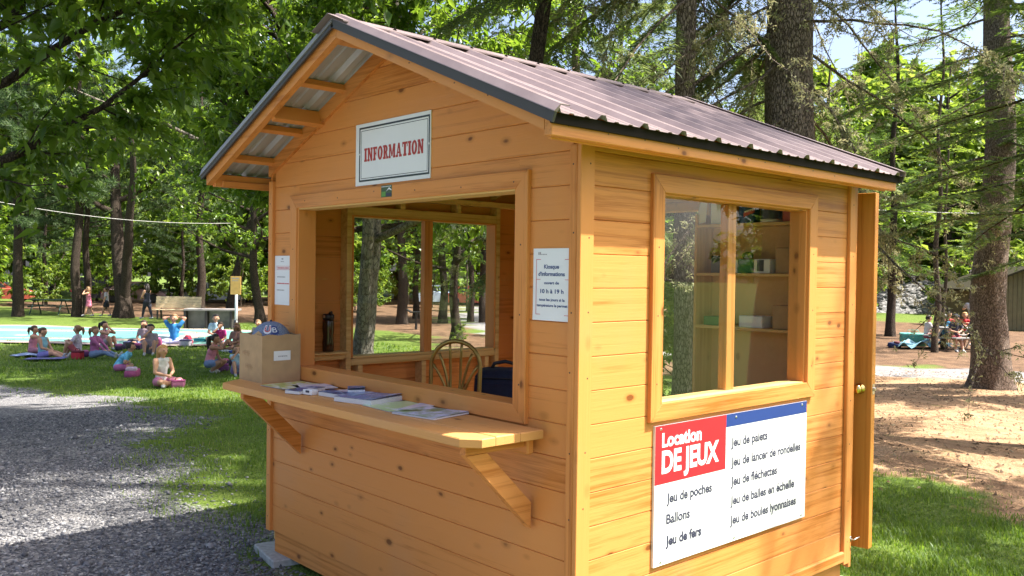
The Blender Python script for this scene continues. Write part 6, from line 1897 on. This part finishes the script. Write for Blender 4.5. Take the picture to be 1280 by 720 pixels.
def finish_people():
    """grow every body as one skin, colour it by the nearest limb and give it fingers"""
    dg = bpy.context.evaluated_depsgraph_get(); dg.update()
    for t_, base, S, h, J, mats in PEOPLE:
        me = bpy.data.meshes.new_from_object(base.evaluated_get(dg))
        nv = len(me.vertices); co = np.zeros(nv * 3, np.float32); me.vertices.foreach_get('co', co); co = co.reshape(-1, 3)
        F = np.zeros(len(me.loops), np.int32); me.loops.foreach_get('vertex_index', F)
        np_ = len(me.polygons); tot = np.zeros(np_, np.int32); me.polygons.foreach_get('loop_total', tot)
        if np_ == 0 or not (tot == 4).all():
            faces = [tuple(p.vertices) for p in me.polygons]
        else: faces = [tuple(q) for q in F.reshape(-1, 4).tolist()]
        cen = np.array([co[list(q)].mean(0) for q in faces])
        best = np.full(len(faces), 1e9); reg = np.zeros(len(faces), int)
        for a, ra, b, rb, rgn in S:
            a_, b_ = np.array(a) * h, np.array(b) * h; d = b_ - a_
            u = np.clip(((cen - a_) @ d) / (d @ d + 1e-12), 0, 1)
            dist = np.linalg.norm(cen - a_ - u[:, None] * d, axis=1) - (ra + (rb - ra) * u) * h
            k = dist < best; best[k] = dist[k]; reg[k] = rgn
        mb = MB(); mb.v = [tuple(p) for p in co.tolist()]; mb.f = faces; mb.m = reg.tolist()
        for s in 'lr':                                 # five fingers
            sg = 1 if s == 'l' else -1
            pm, wd = J['palm' + s], J['wd' + s]
            ac = wd.cross(V3(0, 0, 1)); ac = ac.normalized() if ac.length > 0.1 else V3(0, 1, 0)
            nn = ac.cross(wd).normalized()
            for q, ln in ((-1.5, 0.036), (-0.5, 0.043), (0.5, 0.041), (1.5, 0.031)):
                o = pm + ac * 0.0105 * q
                mb.tube([o * h, (o + wd * ln * 0.5 - nn * 0.004) * h, (o + wd * ln * 0.9 - nn * 0.016) * h], [0.0062 * h, 0.0058 * h, 0.004 * h], 5)
            o = J['wr' + s] + wd * 0.018 + ac * 0.017 * sg
            mb.tube([o * h, (o + (wd * 0.6 + ac * sg * 0.8) * 0.022) * h, (o + (wd * 0.9 + ac * sg * 0.5) * 0.036 - nn * 0.008) * h], [0.0075 * h, 0.0068 * h, 0.0045 * h], 5)
        mm = mb.mesh('body', mats, True, recalc=False)
        bpy.data.meshes.remove(me)
        bm = base.data; bpy.data.objects.remove(base); bpy.data.meshes.remove(bm)
        link('body', mm, t_)

pink, ltblue, lilac, mag = (0.58, 0.22, 0.28), (0.22, 0.46, 0.56), (0.50, 0.46, 0.55), (0.40, 0.12, 0.27)
white_, dkn, jean = (0.62, 0.61, 0.60), (0.020, 0.022, 0.035), (0.16, 0.22, 0.36)
GK = 'children sitting on the lawn'
person('girl in pink top with dark hair sitting at the far left of the group', at(40, 443), 10, 1.25, 'cross', 'eat', pink, (0.35, 0.15, 0.2), 'brown', 'pony', sleeves='none', group=GK)
person('girl in light blue top and purple skirt with legs stretched to the right', at(53, 449), -5, 1.30, 'ext', 'lap', ltblue, (0.22, 0.20, 0.50), 'brown', 'bun', sleeves='none', group=GK)
person('girl in pale lilac tee with knees up facing left beside a red bag', at(97, 445), 185, 1.30, 'knees', 'knee', lilac, (0.42, 0.10, 0.12), 'light', 'pony', group=GK)
person('girl in lilac and magenta top and jeans with legs stretched right', at(118, 448), -8, 1.32, 'ext', 'knee', mag, jean, 'light', 'pony', sleeves='long', legs='long', group=GK)
person('dark haired girl eating with both hands facing right behind the lilac girl', at(130, 437), -5, 1.30, 'knees', 'both', (0.5, 0.25, 0.3), (0.30, 0.26, 0.32), 'dark', 'pony', sleeves='none', group=GK)
person('child in bright light blue tee bending forward over the grass', at(147, 465), 20, 1.20, 'bent', 'lap', (0.13, 0.42, 0.62), mag, 'dark', 'bun', group=GK)
person('blond girl with long ponytail and white top sitting in the sun', at(201, 484), -35, 1.30, 'cross', 'lap', (0.55, 0.54, 0.54), (0.55, 0.18, 0.30), 'blond', 'longpony', sleeves='none', vox=0.014, group=GK)
person('dark haired girl with knees up facing the camera', at(188, 443), -75, 1.30, 'knees', 'eat', (0.34, 0.28, 0.30), (0.25, 0.25, 0.30), 'dark', 'bun', group=GK)
person('girl sitting half hidden behind the dark haired girl with knees up', at(181, 434), -100, 1.30, 'cross', 'lap', (0.40, 0.30, 0.34), jean, 'brown', 'long', group=GK)
person('woman in bright blue tee with both hands behind her head', at(218, 432), -85, 1.58, 'cross', 'head', (0.03, 0.22, 0.52), (0.36, 0.36, 0.55), 'light', 'bun', legs='long', vox=0.019, group='grown ups on the lawn')
person('dark haired girl in pink tank top squatting and facing right', at(261, 466), 0, 1.30, 'squat', 'eat', (0.62, 0.22, 0.27), jean, 'dark', 'longpony', sleeves='none', skin=SKIN2, group=GK)
person('small child in pale striped blue top half hidden by the cardboard box', at(296, 469), -60, 1.10, 'knees', 'both', (0.35, 0.52, 0.62), (0.3, 0.2, 0.45), 'light', 'long', group=GK)
person('child in magenta tee eating and facing the camera', at(276, 434), -95, 1.22, 'cross', 'eat', (0.48, 0.03, 0.20), (0.45, 0.45, 0.55), 'brown', 'none', group=GK)
person('boy in light blue tee sitting behind the magenta child', at(270, 428), -80, 1.45, 'cross', 'lap', (0.38, 0.55, 0.66), (0.25, 0.27, 0.33), 'dark', 'none', group=GK)
person('girl with brown arms leaning by the lunch boxes', at(296, 439), -110, 1.30, 'side', 'lap', (0.32, 0.16, 0.12), (0.16, 0.10, 0.10), 'light', 'long', skin=SKIN2, group=GK)
person('child whose head shows just above the cardboard box', at(323, 431), -90, 1.25, 'cross', 'lap', (0.35, 0.35, 0.30), jean, 'light', 'none', group=GK)
GS = 'girls walking under the trees'
person('long haired girl in pink dress walking under the pines', at(111, 397), 200, 1.42, 'walk', 'both', (0.66, 0.20, 0.30), (0.62, 0.18, 0.28), 'light', 'long', sleeves='none', dress=True, legs='bare', group=GS)
person('girl in grey tee and dark shorts standing by the forked tree', at(133, 397), 195, 1.42, 'walk', 'down', (0.42, 0.43, 0.46), dkn, 'brown', 'pony', group=GS)
person('woman in dark navy clothes walking towards the parked cars', at(184, 401), 160, 1.60, 'walk', 'lap', dkn, dkn, 'dark', 'long', sleeves='none', legs='long', group=GS)
GP = 'children round the picnic table'
tbp = at(1203, 437)                                    # picnic table place
person('boy in bright blue shirt with his back to the camera at the picnic table', at(1179, 436), 60, 1.40, 'bench', 'table', (0.02, 0.17, 0.33), (0.05, 0.05, 0.07), 'dark', 'none', group=GP)
person('boy in navy tee and dark red shorts sitting at the table end', at(1192, 439), -90, 1.45, 'bench', 'lap', (0.025, 0.028, 0.05), (0.20, 0.02, 0.03), 'dark', 'none', cap=(0.02, 0.02, 0.03), group=GP)
person('fair haired child in red shirt behind the picnic table', at(1204, 431), -100, 1.40, 'bench', 'table', (0.42, 0.02, 0.025), dkn, 'blond', 'none', group=GP)
person('child in dark red shirt behind the boy in blue', at(1183, 430), -80, 1.40, 'bench', 'table', (0.38, 0.02, 0.03), dkn, 'dark', 'none', group=GP)
person('man in pale grey shirt standing behind the picnic table', at(1214, 428), 75, 1.75, 'stand', 'table', (0.42, 0.43, 0.46), dkn, 'dark', 'none', sleeves='short', legs='long', vox=0.02, group=GP)
person('child in dark top at the right end of the picnic table', at(1218, 436), 150, 1.40, 'bench', 'table', (0.04, 0.04, 0.045), dkn, 'dark', 'none', group=GP)
person('child in white and red top sitting left of the thin tree', at(1158, 434), 0, 1.30, 'cross', 'lap', (0.55, 0.48, 0.47), (0.30, 0.04, 0.05), 'dark', 'none', dz=0.28, group=GP)
_pw = CAM + Vector((0, 0, 0))
person('person in maroon top standing on the drive right of the picture', (7.5, 17.5, float(terr(7.5, 17.5))), 200, 1.70, 'stand', 'hips', (0.20, 0.02, 0.03), (0.10, 0.09, 0.10), 'dark', 'none', legs='long', vox=0.02)
finish_people()

# ================================================================ bags and picnic things
def rbox(mb, hx, hy, z0, z1, e=0.4, n=16, top=0.8):
    secs = [(z0, 0.92), (z0 + (z1 - z0) * 0.1, 1.0), (z0 + (z1 - z0) * 0.7, 1.0), (z0 + (z1 - z0) * 0.92, top), (z1, top * 0.6)]
    v = []; f = []
    for z_, k in secs:
        for i in range(n):
            a = 2 * math.pi * i / n; ca, sa = math.cos(a), math.sin(a)
            v.append((hx * k * math.copysign(abs(ca) ** e, ca), hy * k * math.copysign(abs(sa) ** e, sa), z_))
    f = [tuple(range(n - 1, -1, -1)), tuple((len(secs) - 1) * n + i for i in range(n))]
    for l in range(len(secs) - 1): f += [(l * n + i, l * n + (i + 1) % n, (l + 1) * n + (i + 1) % n, (l + 1) * n + i) for i in range(n)]
    return mb.add(v, f)
def backpack(label, p, rz, col, col2, lying=True, s=1.0, group='backpacks on the lawn'):
    t_ = thing('backpack', label, 'backpack', p, rz, group); t_.scale = (s * 0.82,) * 3
    Mx = (Matrix.Translation((0, 0, 0.09)) @ Matrix.Rotation(R(82), 4, 'Y') @ Matrix.Translation((0, 0, -0.2))) if lying else Matrix.Rotation(R(8), 4, 'Y')
    b1 = MB(); rbox(b1, 0.095, 0.15, 0.0, 0.42); b1.v = [tuple(Mx @ Vector(q)) for q in b1.v]; b1.build('body', cloth(col), t_, True)
    b2 = MB(); rbox(b2, 0.045, 0.12, 0.03, 0.23); b2.v = [tuple(Mx @ (Vector(q) + Vector((-0.115, 0, 0)))) for q in b2.v]; b2.build('pocket', cloth(col2), t_, True)
    for s_ in (-1, 1):
        MB().tube([Mx @ Vector(q) for q in ((0.09, 0.07 * s_, 0.38), (0.15, 0.08 * s_, 0.30), (0.15, 0.09 * s_, 0.15), (0.09, 0.10 * s_, 0.04))], 0.014, 6, flat=0.5).build('strap', cloth(col2), t_, True)
    MB().tube([Mx @ Vector(q) for q in ((0.06, -0.04, 0.41), (0.06, -0.03, 0.45), (0.06, 0.03, 0.45), (0.06, 0.04, 0.41))], 0.009, 6).build('handle', cloth(col2), t_, True)
    return t_
rgB = random.Random(4)
dkp, dkr, hot = (0.030, 0.020, 0.045), (0.16, 0.02, 0.04), (0.42, 0.09, 0.22)
for px_, py_, c1, c2, ly, s, lb in (
    (152, 438, dkp, mag, True, 1.0, 'dark backpack with pink pocket leftmost of the pile by the girls'),
    (162, 435, dkp, (0.05, 0.05, 0.12), True, 1.05, 'dark purple backpack in the middle of the pile'),
    (172, 437, (0.04, 0.02, 0.06), hot, True, 1.0, 'dark backpack with bright pink pocket at the right of the pile'),
    (166, 431, (0.02, 0.02, 0.04), dkp, True, 0.9, 'black backpack at the back of the pile'),
    (108, 446, (0.10, 0.02, 0.09), mag, True, 0.9, 'purple backpack behind the girl with knees up'),
    (166, 471, hot, (0.60, 0.45, 0.55), True, 1.15, 'pink and white striped backpack behind the child in light blue'),
    (197, 436, hot, (0.30, 0.03, 0.16), False, 1.0, 'hot pink backpack standing behind the dark haired girl'),
    (236, 432, (0.42, 0.02, 0.05), dkr, False, 0.95, 'red backpack standing beside the woman in blue'),
    (276, 464, (0.10, 0.03, 0.12), (0.22, 0.05, 0.2), True, 1.0, 'dark violet backpack beside the squatting girl'),
    (285, 457, (0.03, 0.02, 0.05), hot, True, 0.9, 'black and pink backpack left of the striped child'),
    (1118, 435, (0.015, 0.03, 0.10), (0.10, 0.02, 0.03), True, 1.2, 'navy duffel backpack on the ground left of the picnic table')):
    backpack(lb, at(px_, py_), rgB.uniform(0, 6.28), c1, c2, ly, s)
def soft_bag(label, name, cat, p, rz, hx, hy, hz, col, col2, lid=True):
    t_ = thing(name, label, cat, p, rz, 'lunch things on the grass')
    b1 = MB(); rbox(b1, hx, hy, 0, hz, 0.3, 16, 0.95); b1.build('body', cloth(col), t_, True)
    if lid:
        b2 = MB(); rbox(b2, hx * 1.03, hy * 1.03, hz * 0.80, hz * 1.02, 0.3, 16, 0.95); b2.build('lid', cloth(col2), t_, True)
    MB().tube([(-hx * 0.5, 0, hz * 0.98), (-hx * 0.4, 0, hz * 1.25), (hx * 0.4, 0, hz * 1.25), (hx * 0.5, 0, hz * 0.98)], 0.009, 6).build('handle', cloth(col2), t_, True)
    return t_
for px_, py_, hx, hy, hz, c1, c2, lb in (
    (97, 449, 0.14, 0.10, 0.22, (0.50, 0.03, 0.05), (0.12, 0.01, 0.02), 'red lunch bag in front of the girl with knees up'),
    (232, 434, 0.17, 0.11, 0.24, (0.48, 0.48, 0.56), (0.10, 0.10, 0.20), 'grey and white lunch cooler in front of the woman in blue'),
    (206, 429, 0.30, 0.20, 0.26, (0.60, 0.64, 0.66), (0.45, 0.55, 0.62), 'white cooler box behind the children'),
    (251, 429, 0.20, 0.13, 0.16, (0.05, 0.38, 0.40), (0.03, 0.25, 0.28), 'teal lunch box beside the red backpack'),
    (274, 439, 0.10, 0.08, 0.13, (0.05, 0.40, 0.42), (0.04, 0.28, 0.30), 'small turquoise lunch box in front of the magenta child'),
    (283, 440, 0.13, 0.09, 0.05, (0.62, 0.62, 0.64), (0.5, 0.5, 0.55), 'flat white food box right of the turquoise one'),
    (292, 441, 0.13, 0.09, 0.06, (0.04, 0.08, 0.40), (0.03, 0.05, 0.25), 'flat blue food box in front of the leaning girl'),
    (223, 484, 0.12, 0.10, 0.14, (0.58, 0.18, 0.34), (0.45, 0.10, 0.25), 'pink lunch bag at the feet of the blond girl'),
    (1141, 432, 0.42, 0.26, 0.44, (0.10, 0.34, 0.28), (0.14, 0.42, 0.36), 'big green cooler box on the ground left of the thin tree')):
    soft_bag(lb, 'lunch_box', 'bag', at(px_, py_), math.atan2(RGT.y, RGT.x) + rgB.uniform(-0.4, 0.4), hx, hy, hz, c1, c2)
def towel(label, p, rz, w, d, c1, seed, bump=0.02):
    rg = np.random.default_rng(seed); n = 14
    v = []; f = []
    ca, sa = math.cos(rz), math.sin(rz)
    ph = rg.uniform(0, 6.28, 4)
    for l in (0, 1):
        for i in range(n + 1):
            for j in range(n + 1):
                u, w_ = (i / n - 0.5) * w, (j / n - 0.5) * d
                x_, y_ = p[0] + u * ca - w_ * sa, p[1] + u * sa + w_ * ca
                v.append((x_, y_, float(terr(x_, y_)) + 0.035 + bump * (1 + math.sin(9 * u + ph[0]) * math.sin(7 * w_ + ph[1])) + 0.010 * l))
    m_ = (n + 1) ** 2
    for l in (0, 1):
        for i in range(n):
            for j in range(n):
                q = l * m_ + i * (n + 1) + j; f.append((q, q + n + 1, q + n + 2, q + 1))
    o = MB().add(v, f).build('towel', cloth(c1), None, True); tag(o, label, 'towel')
towel('blue and white towel under the girls at the far left', at(36, 446), math.atan2(RGT.y, RGT.x), 0.75, 0.55, (0.20, 0.27, 0.42), 1)
towel('purple blue towel under the girl with stretched legs', at(56, 451), math.atan2(RGT.y, RGT.x) + 0.2, 0.95, 0.5, (0.15, 0.15, 0.34), 2)
towel('crumpled pale blue sheet lying by the green cooler box', at(1152, 435), 0.9, 1.7, 0.9, (0.20, 0.38, 0.46), 3, 0.12)

# ================================================================ park furniture
def rot_to_cam(p, extra=0.0): return math.atan2(RGT.y, RGT.x) + extra
def picnic_table(label, p, rz, mat, frame, seatmat=None):
    t_ = thing('picnic_table', label, 'picnic table', p, rz)
    for i in range(5):
        MB().box((-0.95, -0.36 + i * 0.146, 0.72), (0.95, -0.36 + i * 0.146 + 0.138, 0.758), 0.004).build('top_plank', mat, t_)
    for s in (-1, 1):
        for i in range(2):
            y0 = s * 0.66 - 0.14 + i * 0.144
            MB().box((-0.95, y0, 0.42), (0.95, y0 + 0.136, 0.455), 0.004).build('seat_plank', seatmat or mat, t_)
        for e in (-1, 1):
            MB().tube([(e * 0.68, s * 0.16, 0.715), (e * 0.70, s * 0.62, 0.0)], 0.03, 8).build('leg', frame, t_)
    for e in (-1, 1):
        MB().box((e * 0.69 - 0.02, -0.78, 0.375), (e * 0.69 + 0.02, 0.78, 0.418), 0.003).build('cross_bar', frame, t_)
        MB().box((e * 0.69 - 0.02, -0.34, 0.675), (e * 0.69 + 0.02, 0.34, 0.718), 0.003).build('top_bar', frame, t_)
green_p = plain('green_paint', (0.018, 0.050, 0.035), 0.5)
p_ = at(62, 393); picnic_table('dark green picnic table under the pines at the far left', p_, rot_to_cam(p_, 0.05), green_p, green_p)
p_ = tbp; picnic_table('grey picnic table with pale metal legs ringed by children', p_, rot_to_cam(p_, 0.25), plain('grey_plank', (0.23, 0.22, 0.21), 0.7), plain('pale_tube', (0.55, 0.56, 0.58), 0.4))

def big_bench(label, p, rz):
    t_ = thing('park_bench', label, 'bench', p, rz)
    pale = plain('pale_planks', (0.62, 0.50, 0.33), 0.7, var=0.1)
    for i in range(4):
        z0 = 0.52 + i * 0.135
        MB().box((-1.05, 0.18 + i * 0.03, z0), (1.05, 0.215 + i * 0.03, z0 + 0.125), 0.005).build('back_slat', pale, t_)
    for i in range(3):
        MB().box((-1.05, -0.30 + i * 0.15, 0.43), (1.05, -0.30 + i * 0.15 + 0.14, 0.465), 0.005).build('seat_slat', pale, t_)
    for s in (-0.8, 0.8):
        MB().prism([(-0.30, 0.0), (-0.24, 0.0), (-0.22, 0.42), (0.14, 0.42), (0.22, 0.0), (0.29, 0.0), (0.26, 0.45), (0.335, 1.02), (0.30, 1.03), (0.21, 0.47), (-0.30, 0.428)], 'x', s - 0.03, s + 0.03).build('end_frame', M['black'], t_)
p_ = at(221, 399); big_bench('park bench with pale slatted back beyond the turquoise pad', p_, rot_to_cam(p_, 0.04))

def low_counter(label, p, rz):
    t_ = thing('concrete_counter', label, 'counter', p, rz)
    gc = plain('weathered_concrete', (0.23, 0.21, 0.20), 0.9, var=0.2, scale=5)
    MB().box((-1.03, -0.35, 0.72), (1.03, 0.35, 0.80), 0.01).build('slab', gc, t_)
    for x_ in (-1.0, -0.18, 0.78):
        MB().box((x_ - 0.045, -0.32, 0.0), (x_ + 0.045, 0.32, 0.719), 0.006).build('post', plain('dark_post', (0.035, 0.03, 0.03), 0.7), t_)
    for a, b_ in ((-0.95, -0.23), (-0.13, 0.73)):
        MB().box((a, -0.05, 0.02), (b_, 0.02, 0.718), 0.004).build('panel', gc, t_)
p_ = at(266, 411); low_counter('low grey concrete counter on dark posts beside the sign post', p_, rot_to_cam(p_, 0.05))

def sign_post(label, p, rz):
    t_ = thing('sign_post', label, 'sign', p, rz)
    MB().tube([(0, 0, -0.1), (0, 0, 1.95)], 0.055, 10).build('pole', plain('white_pole', (0.62, 0.63, 0.63), 0.5), t_, True)
    MB().tube([(0, 0, -0.1), (0, 0, 0.42)], 0.085, 10).build('base_sleeve', M['black'], t_, True)
    plate = MB().box((-0.20, -0.095, 1.42), (0.20, -0.060, 2.12), 0.004).build('plate', plain('orange_plate', (0.56, 0.33, 0.09), 0.5), t_)
    fnp = lambda u, v, d: (u, -0.0955 - d, v)
    for i, (u0, u1) in enumerate(((-0.13, -0.03), (0.0, 0.12))): rect('mark', u0, u1, 2.02, 2.06, fnp, M['inkgrey'], plate)
    rect('mark', -0.14, 0.10, 1.94, 1.965, fnp, M['inkgrey'], plate)
p_ = at(295, 414); sign_post('white pole with an orange plate at the end of the concrete counter', p_, rot_to_cam(p_))

def car(label, p, rz, col, name='parked_car', van=False):
    t_ = thing(name, label, 'car', p, rz, 'cars parked under the trees')
    pt = plain('paint_%s' % label.split()[0], col, 0.25, var=0.03, spec=0.6)
    gl = plain('car_glass', (0.05, 0.06, 0.07), 0.08)
    Lh = 2.15
    low = [(-Lh, 0.30), (-Lh + 0.05, 0.62), (-Lh + 0.25, 0.86), (-0.95, 0.94), (0.85, 0.92), (1.75, 0.78), (Lh - 0.04, 0.62), (Lh, 0.34), (Lh - 0.15, 0.22), (-Lh + 0.15, 0.22)]
    def body(prof, y, inset):
        v = []; n = len(prof)
        for yy, k in ((-y, inset), (-y * 0.93, 0), (y * 0.93, 0), (y, inset)):
            for a, b_ in prof: v.append((a * (1 - 0.02 * (k > 0)), yy, b_ - k * (b_ > 0.5)))
        f = [tuple(range(n)), tuple(3 * n + i for i in range(n - 1, -1, -1))]
        for l in range(3): f += [(l * n + i, l * n + (i + 1) % n, (l + 1) * n + (i + 1) % n, (l + 1) * n + i) for i in range(n)]
        return MB().add(v, f)
    body(low, 0.86, 0.04).build('body', pt, t_, False)
    if van: cab = [(-2.0, 0.86), (-1.9, 1.62), (0.55, 1.62), (1.25, 0.90)]
    else: cab = [(-1.65, 0.88), (-1.0, 1.40), (0.25, 1.42), (1.05, 0.89)]
    cabo = body(cab, 0.72, 0.0).build('cabin', pt, t_)
    x0_, x1_ = (cab[1][0] + 0.05, cab[2][0] - 0.02); zt = cab[1][1] - 0.09
    for s in (-1, 1):
        for a, b_ in (((x0_ - 0.30), (x0_ + x1_) / 2 - 0.05), ((x0_ + x1_) / 2 + 0.05, x1_ + 0.45)):
            MB().prism([(a, 0.96), (b_, 0.96), (min(b_, x1_ + 0.05), zt), (max(a, x0_), zt)], 'y', s * 0.715, s * 0.735).build('side_window', gl, t_)
    MB().add([(cab[3][0] - 0.06, -0.62, 0.94), (cab[3][0] - 0.06, 0.62, 0.94), (cab[2][0] + 0.06, 0.60, cab[2][1] - 0.06), (cab[2][0] + 0.06, -0.60, cab[2][1] - 0.06), (cab[3][0] + 0.02, -0.62, 0.955), (cab[3][0] + 0.02, 0.62, 0.955), (cab[2][0] + 0.12, 0.60, cab[2][1] - 0.05), (cab[2][0] + 0.12, -0.60, cab[2][1] - 0.05)], [(0, 1, 2, 3), (7, 6, 5, 4), (0, 4, 5, 1), (1, 5, 6, 2), (2, 6, 7, 3), (3, 7, 4, 0)]).build('windscreen', gl, t_)
    for s in (-1, 1):
        for xw in (-1.32, 1.30):
            MW = Matrix.Translation((xw, s * 0.80, 0.31)) @ Matrix.Rotation(R(90), 4, 'X')
            ty = MB().lathe([(0.20, -0.10), (0.30, -0.10), (0.315, -0.06), (0.315, 0.06), (0.30, 0.10), (0.20, 0.10)], 18, 0, MW).build('wheel', M['black'], t_, True)
            MB().lathe([(0.20, -0.085), (0.06, -0.09), (0.001, -0.088)], 12, 0, MW).lathe([(0.20, 0.085), (0.06, 0.09), (0.001, 0.088)], 12, 0, MW).build('rim', M['steel'], ty, True)
        MB().box((Lh - 0.12, s * 0.55 - 0.16, 0.58), (Lh + 0.004, s * 0.55 + 0.16, 0.70), 0.02).build('headlight', M['paper'], t_)
        MB().box((-Lh - 0.004, s * 0.58 - 0.14, 0.62), (-Lh + 0.12, s * 0.58 + 0.14, 0.76), 0.02).build('tail_light', M['inkred'], t_)
    return t_
for px_, dd, ex, col, van, lb in ((172, 60, 0.1, (0.42, 0.26, 0.27), False, 'pale pink car parked left of the bench'), (132, 61, 0.5, (0.030, 0.032, 0.036), True, 'dark car parked behind the standing girl in grey'), (270, 62, 0.05, (0.42, 0.45, 0.48), False, 'silver car parked behind the concrete counter'), (-3, 58, 0.3, (0.40, 0.09, 0.06), False, 'red car partly hidden by the left edge trunk'), (590, 64, 0.2, (0.42, 0.09, 0.06), False, 'red car seen through the right pane of the kiosk'), (556, 64, 0.1, (0.45, 0.55, 0.66), False, 'pale blue car seen behind the mullion of the kiosk window')):
    p_ = atd(px_, dd); car(lb, p_, rot_to_cam(p_, ex), col, van=van)

# park grill seen through the window
p_ = at(520, 412)
t_ = thing('park_grill', 'flat dark park grill on a post seen through the left pane', 'grill', p_, rot_to_cam(p_))
MB().tube([(0, 0, -0.05), (0, 0, 0.72)], 0.05, 8).build('post', M['black'], t_)
MB().prism([(-0.42, 0.82), (-0.22, 0.70), (0.22, 0.70), (0.42, 0.82), (0.38, 0.84), (0.20, 0.74), (-0.20, 0.74), (-0.38, 0.84)], 'y', -0.25, 0.25).build('fire_box', M['black'], t_)

# overhead cable
a0, a1 = CAM + ray(-60, 240) * 30.0, CAM + ray(288, 279) * 36.0
pts = []
for i in range(33):
    u = i / 32
    q = a0.lerp(a1, u); q.z -= 4 * 0.32 * u * (1 - u); pts.append(q)
cb = MB().tube(pts, 0.009, 5).build('overhead_cable', plain('cable', (0.42, 0.40, 0.36), 0.6)); tag(cb, 'pale overhead cable sagging across the trees at the left', 'cable')
b0, b1 = CAM + ray(1090, 262) * 28.0, CAM + ray(1330, 266) * 28.0
cb2 = MB().tube([b0.lerp(b1, i / 12) - Vector((0, 0, 0.25 * (i / 12) * (1 - i / 12))) for i in range(13)], 0.012, 5).build('overhead_cable', plain('cable_grey', (0.40, 0.40, 0.38), 0.6)); tag(cb2, 'thin grey overhead cable at the right behind the door', 'cable')

# shed at the right behind the picnic table
p_ = atd(1268, 42.0)
sh_ = thing('park_shed', 'olive shed with sloping roof behind the picnic table', 'shed', p_, rot_to_cam(p_, -0.10))
ol = plain('olive_boards', (0.12, 0.105, 0.05), 0.8, var=0.15, scale=3)
MB().prism([(-1.9, 0.0), (3.0, 0.0), (3.0, 1.95), (0.55, 2.95), (-1.9, 1.95)], 'y', 0.0, 4.0).build('wall', ol, sh_)
for s in (-1, 1):
    e0, e1 = (0.55, 2.98), ((-2.20, 1.855) if s < 0 else (3.30, 1.855))
    MB().prism([e0, e1, (e1[0], e1[1] + 0.10), (e0[0], e0[1] + 0.10)], 'y', -0.45, 4.3).build('roof', plain('shed_roof', (0.035, 0.032, 0.018), 0.95, spec=0.1), sh_)
for i in range(24):
    x_ = -1.9 + i * 0.205
    zt = 2.92 - abs(x_ + 0.1 - 0.55) * 0.409
    MB().box((x_ + 0.005, -0.022, 0.02), (x_ + 0.195, -0.001, zt - 0.02), 0.003).build('plank', ol, sh_)

# pale rock bank and sunny strip far right
def bank():
    c = at(1145, 392)
    rg = np.random.default_rng(9)
    v = []; f = []
    base_mb = MB()
    ang = rot_to_cam(c); ca, sa = math.cos(ang), math.sin(ang)
    n, m_ = 40, 10
    for i in range(n + 1):
        for j in range(m_ + 1):
            u = (i / n - 0.5) * 26; w = j / m_ * 5
            z_ = 2.1 * math.sin(min(1, j / 6) * math.pi / 2) * (0.8 + 0.2 * math.sin(u * 0.7)) + rg.normal(0, 0.05)
            x_, y_ = c.x + u * ca - w * sa, c.y + u * sa + w * ca
            v.append((x_, y_, float(terr(x_, y_)) + (z_ if 0 < j else -0.05)))
    for i in range(n):
        for j in range(m_): f.append((i * (m_ + 1) + j, (i + 1) * (m_ + 1) + j, (i + 1) * (m_ + 1) + j + 1, i * (m_ + 1) + j + 1))
    rockm = bark_mat('pale_rock', (0.17, 0.165, 0.16), (0.36, 0.35, 0.34), (1.4, 1.4, 1.4), 0.8)
    o = base_mb.add(v, f).build('rock_bank', rockm); tag(o, 'pale grey stone bank far behind the picnic table', kind='structure')
    st_ = MB()
    for k in range(420):
        u = rg.uniform(-12, 12); w = rg.uniform(0.2, 3.2)
        j = w / 5 * 10
        z_ = 2.1 * math.sin(min(1, j / 6) * math.pi / 2) * (0.8 + 0.2 * math.sin(u * 0.7))
        x_, y_ = c.x + u * ca - w * sa, c.y + u * sa + w * ca
        r_ = rg.uniform(0.08, 0.28)
        st_.ball((x_, y_, float(terr(x_, y_)) + z_), (r_ * rg.uniform(0.8, 1.4), r_, r_ * rg.uniform(0.5, 0.9)), 6, 4)
    o2 = st_.build('rubble', rockm); tag(o2, 'rough pale stones strewn over the far bank', 'stones', kind='stuff')
bank()
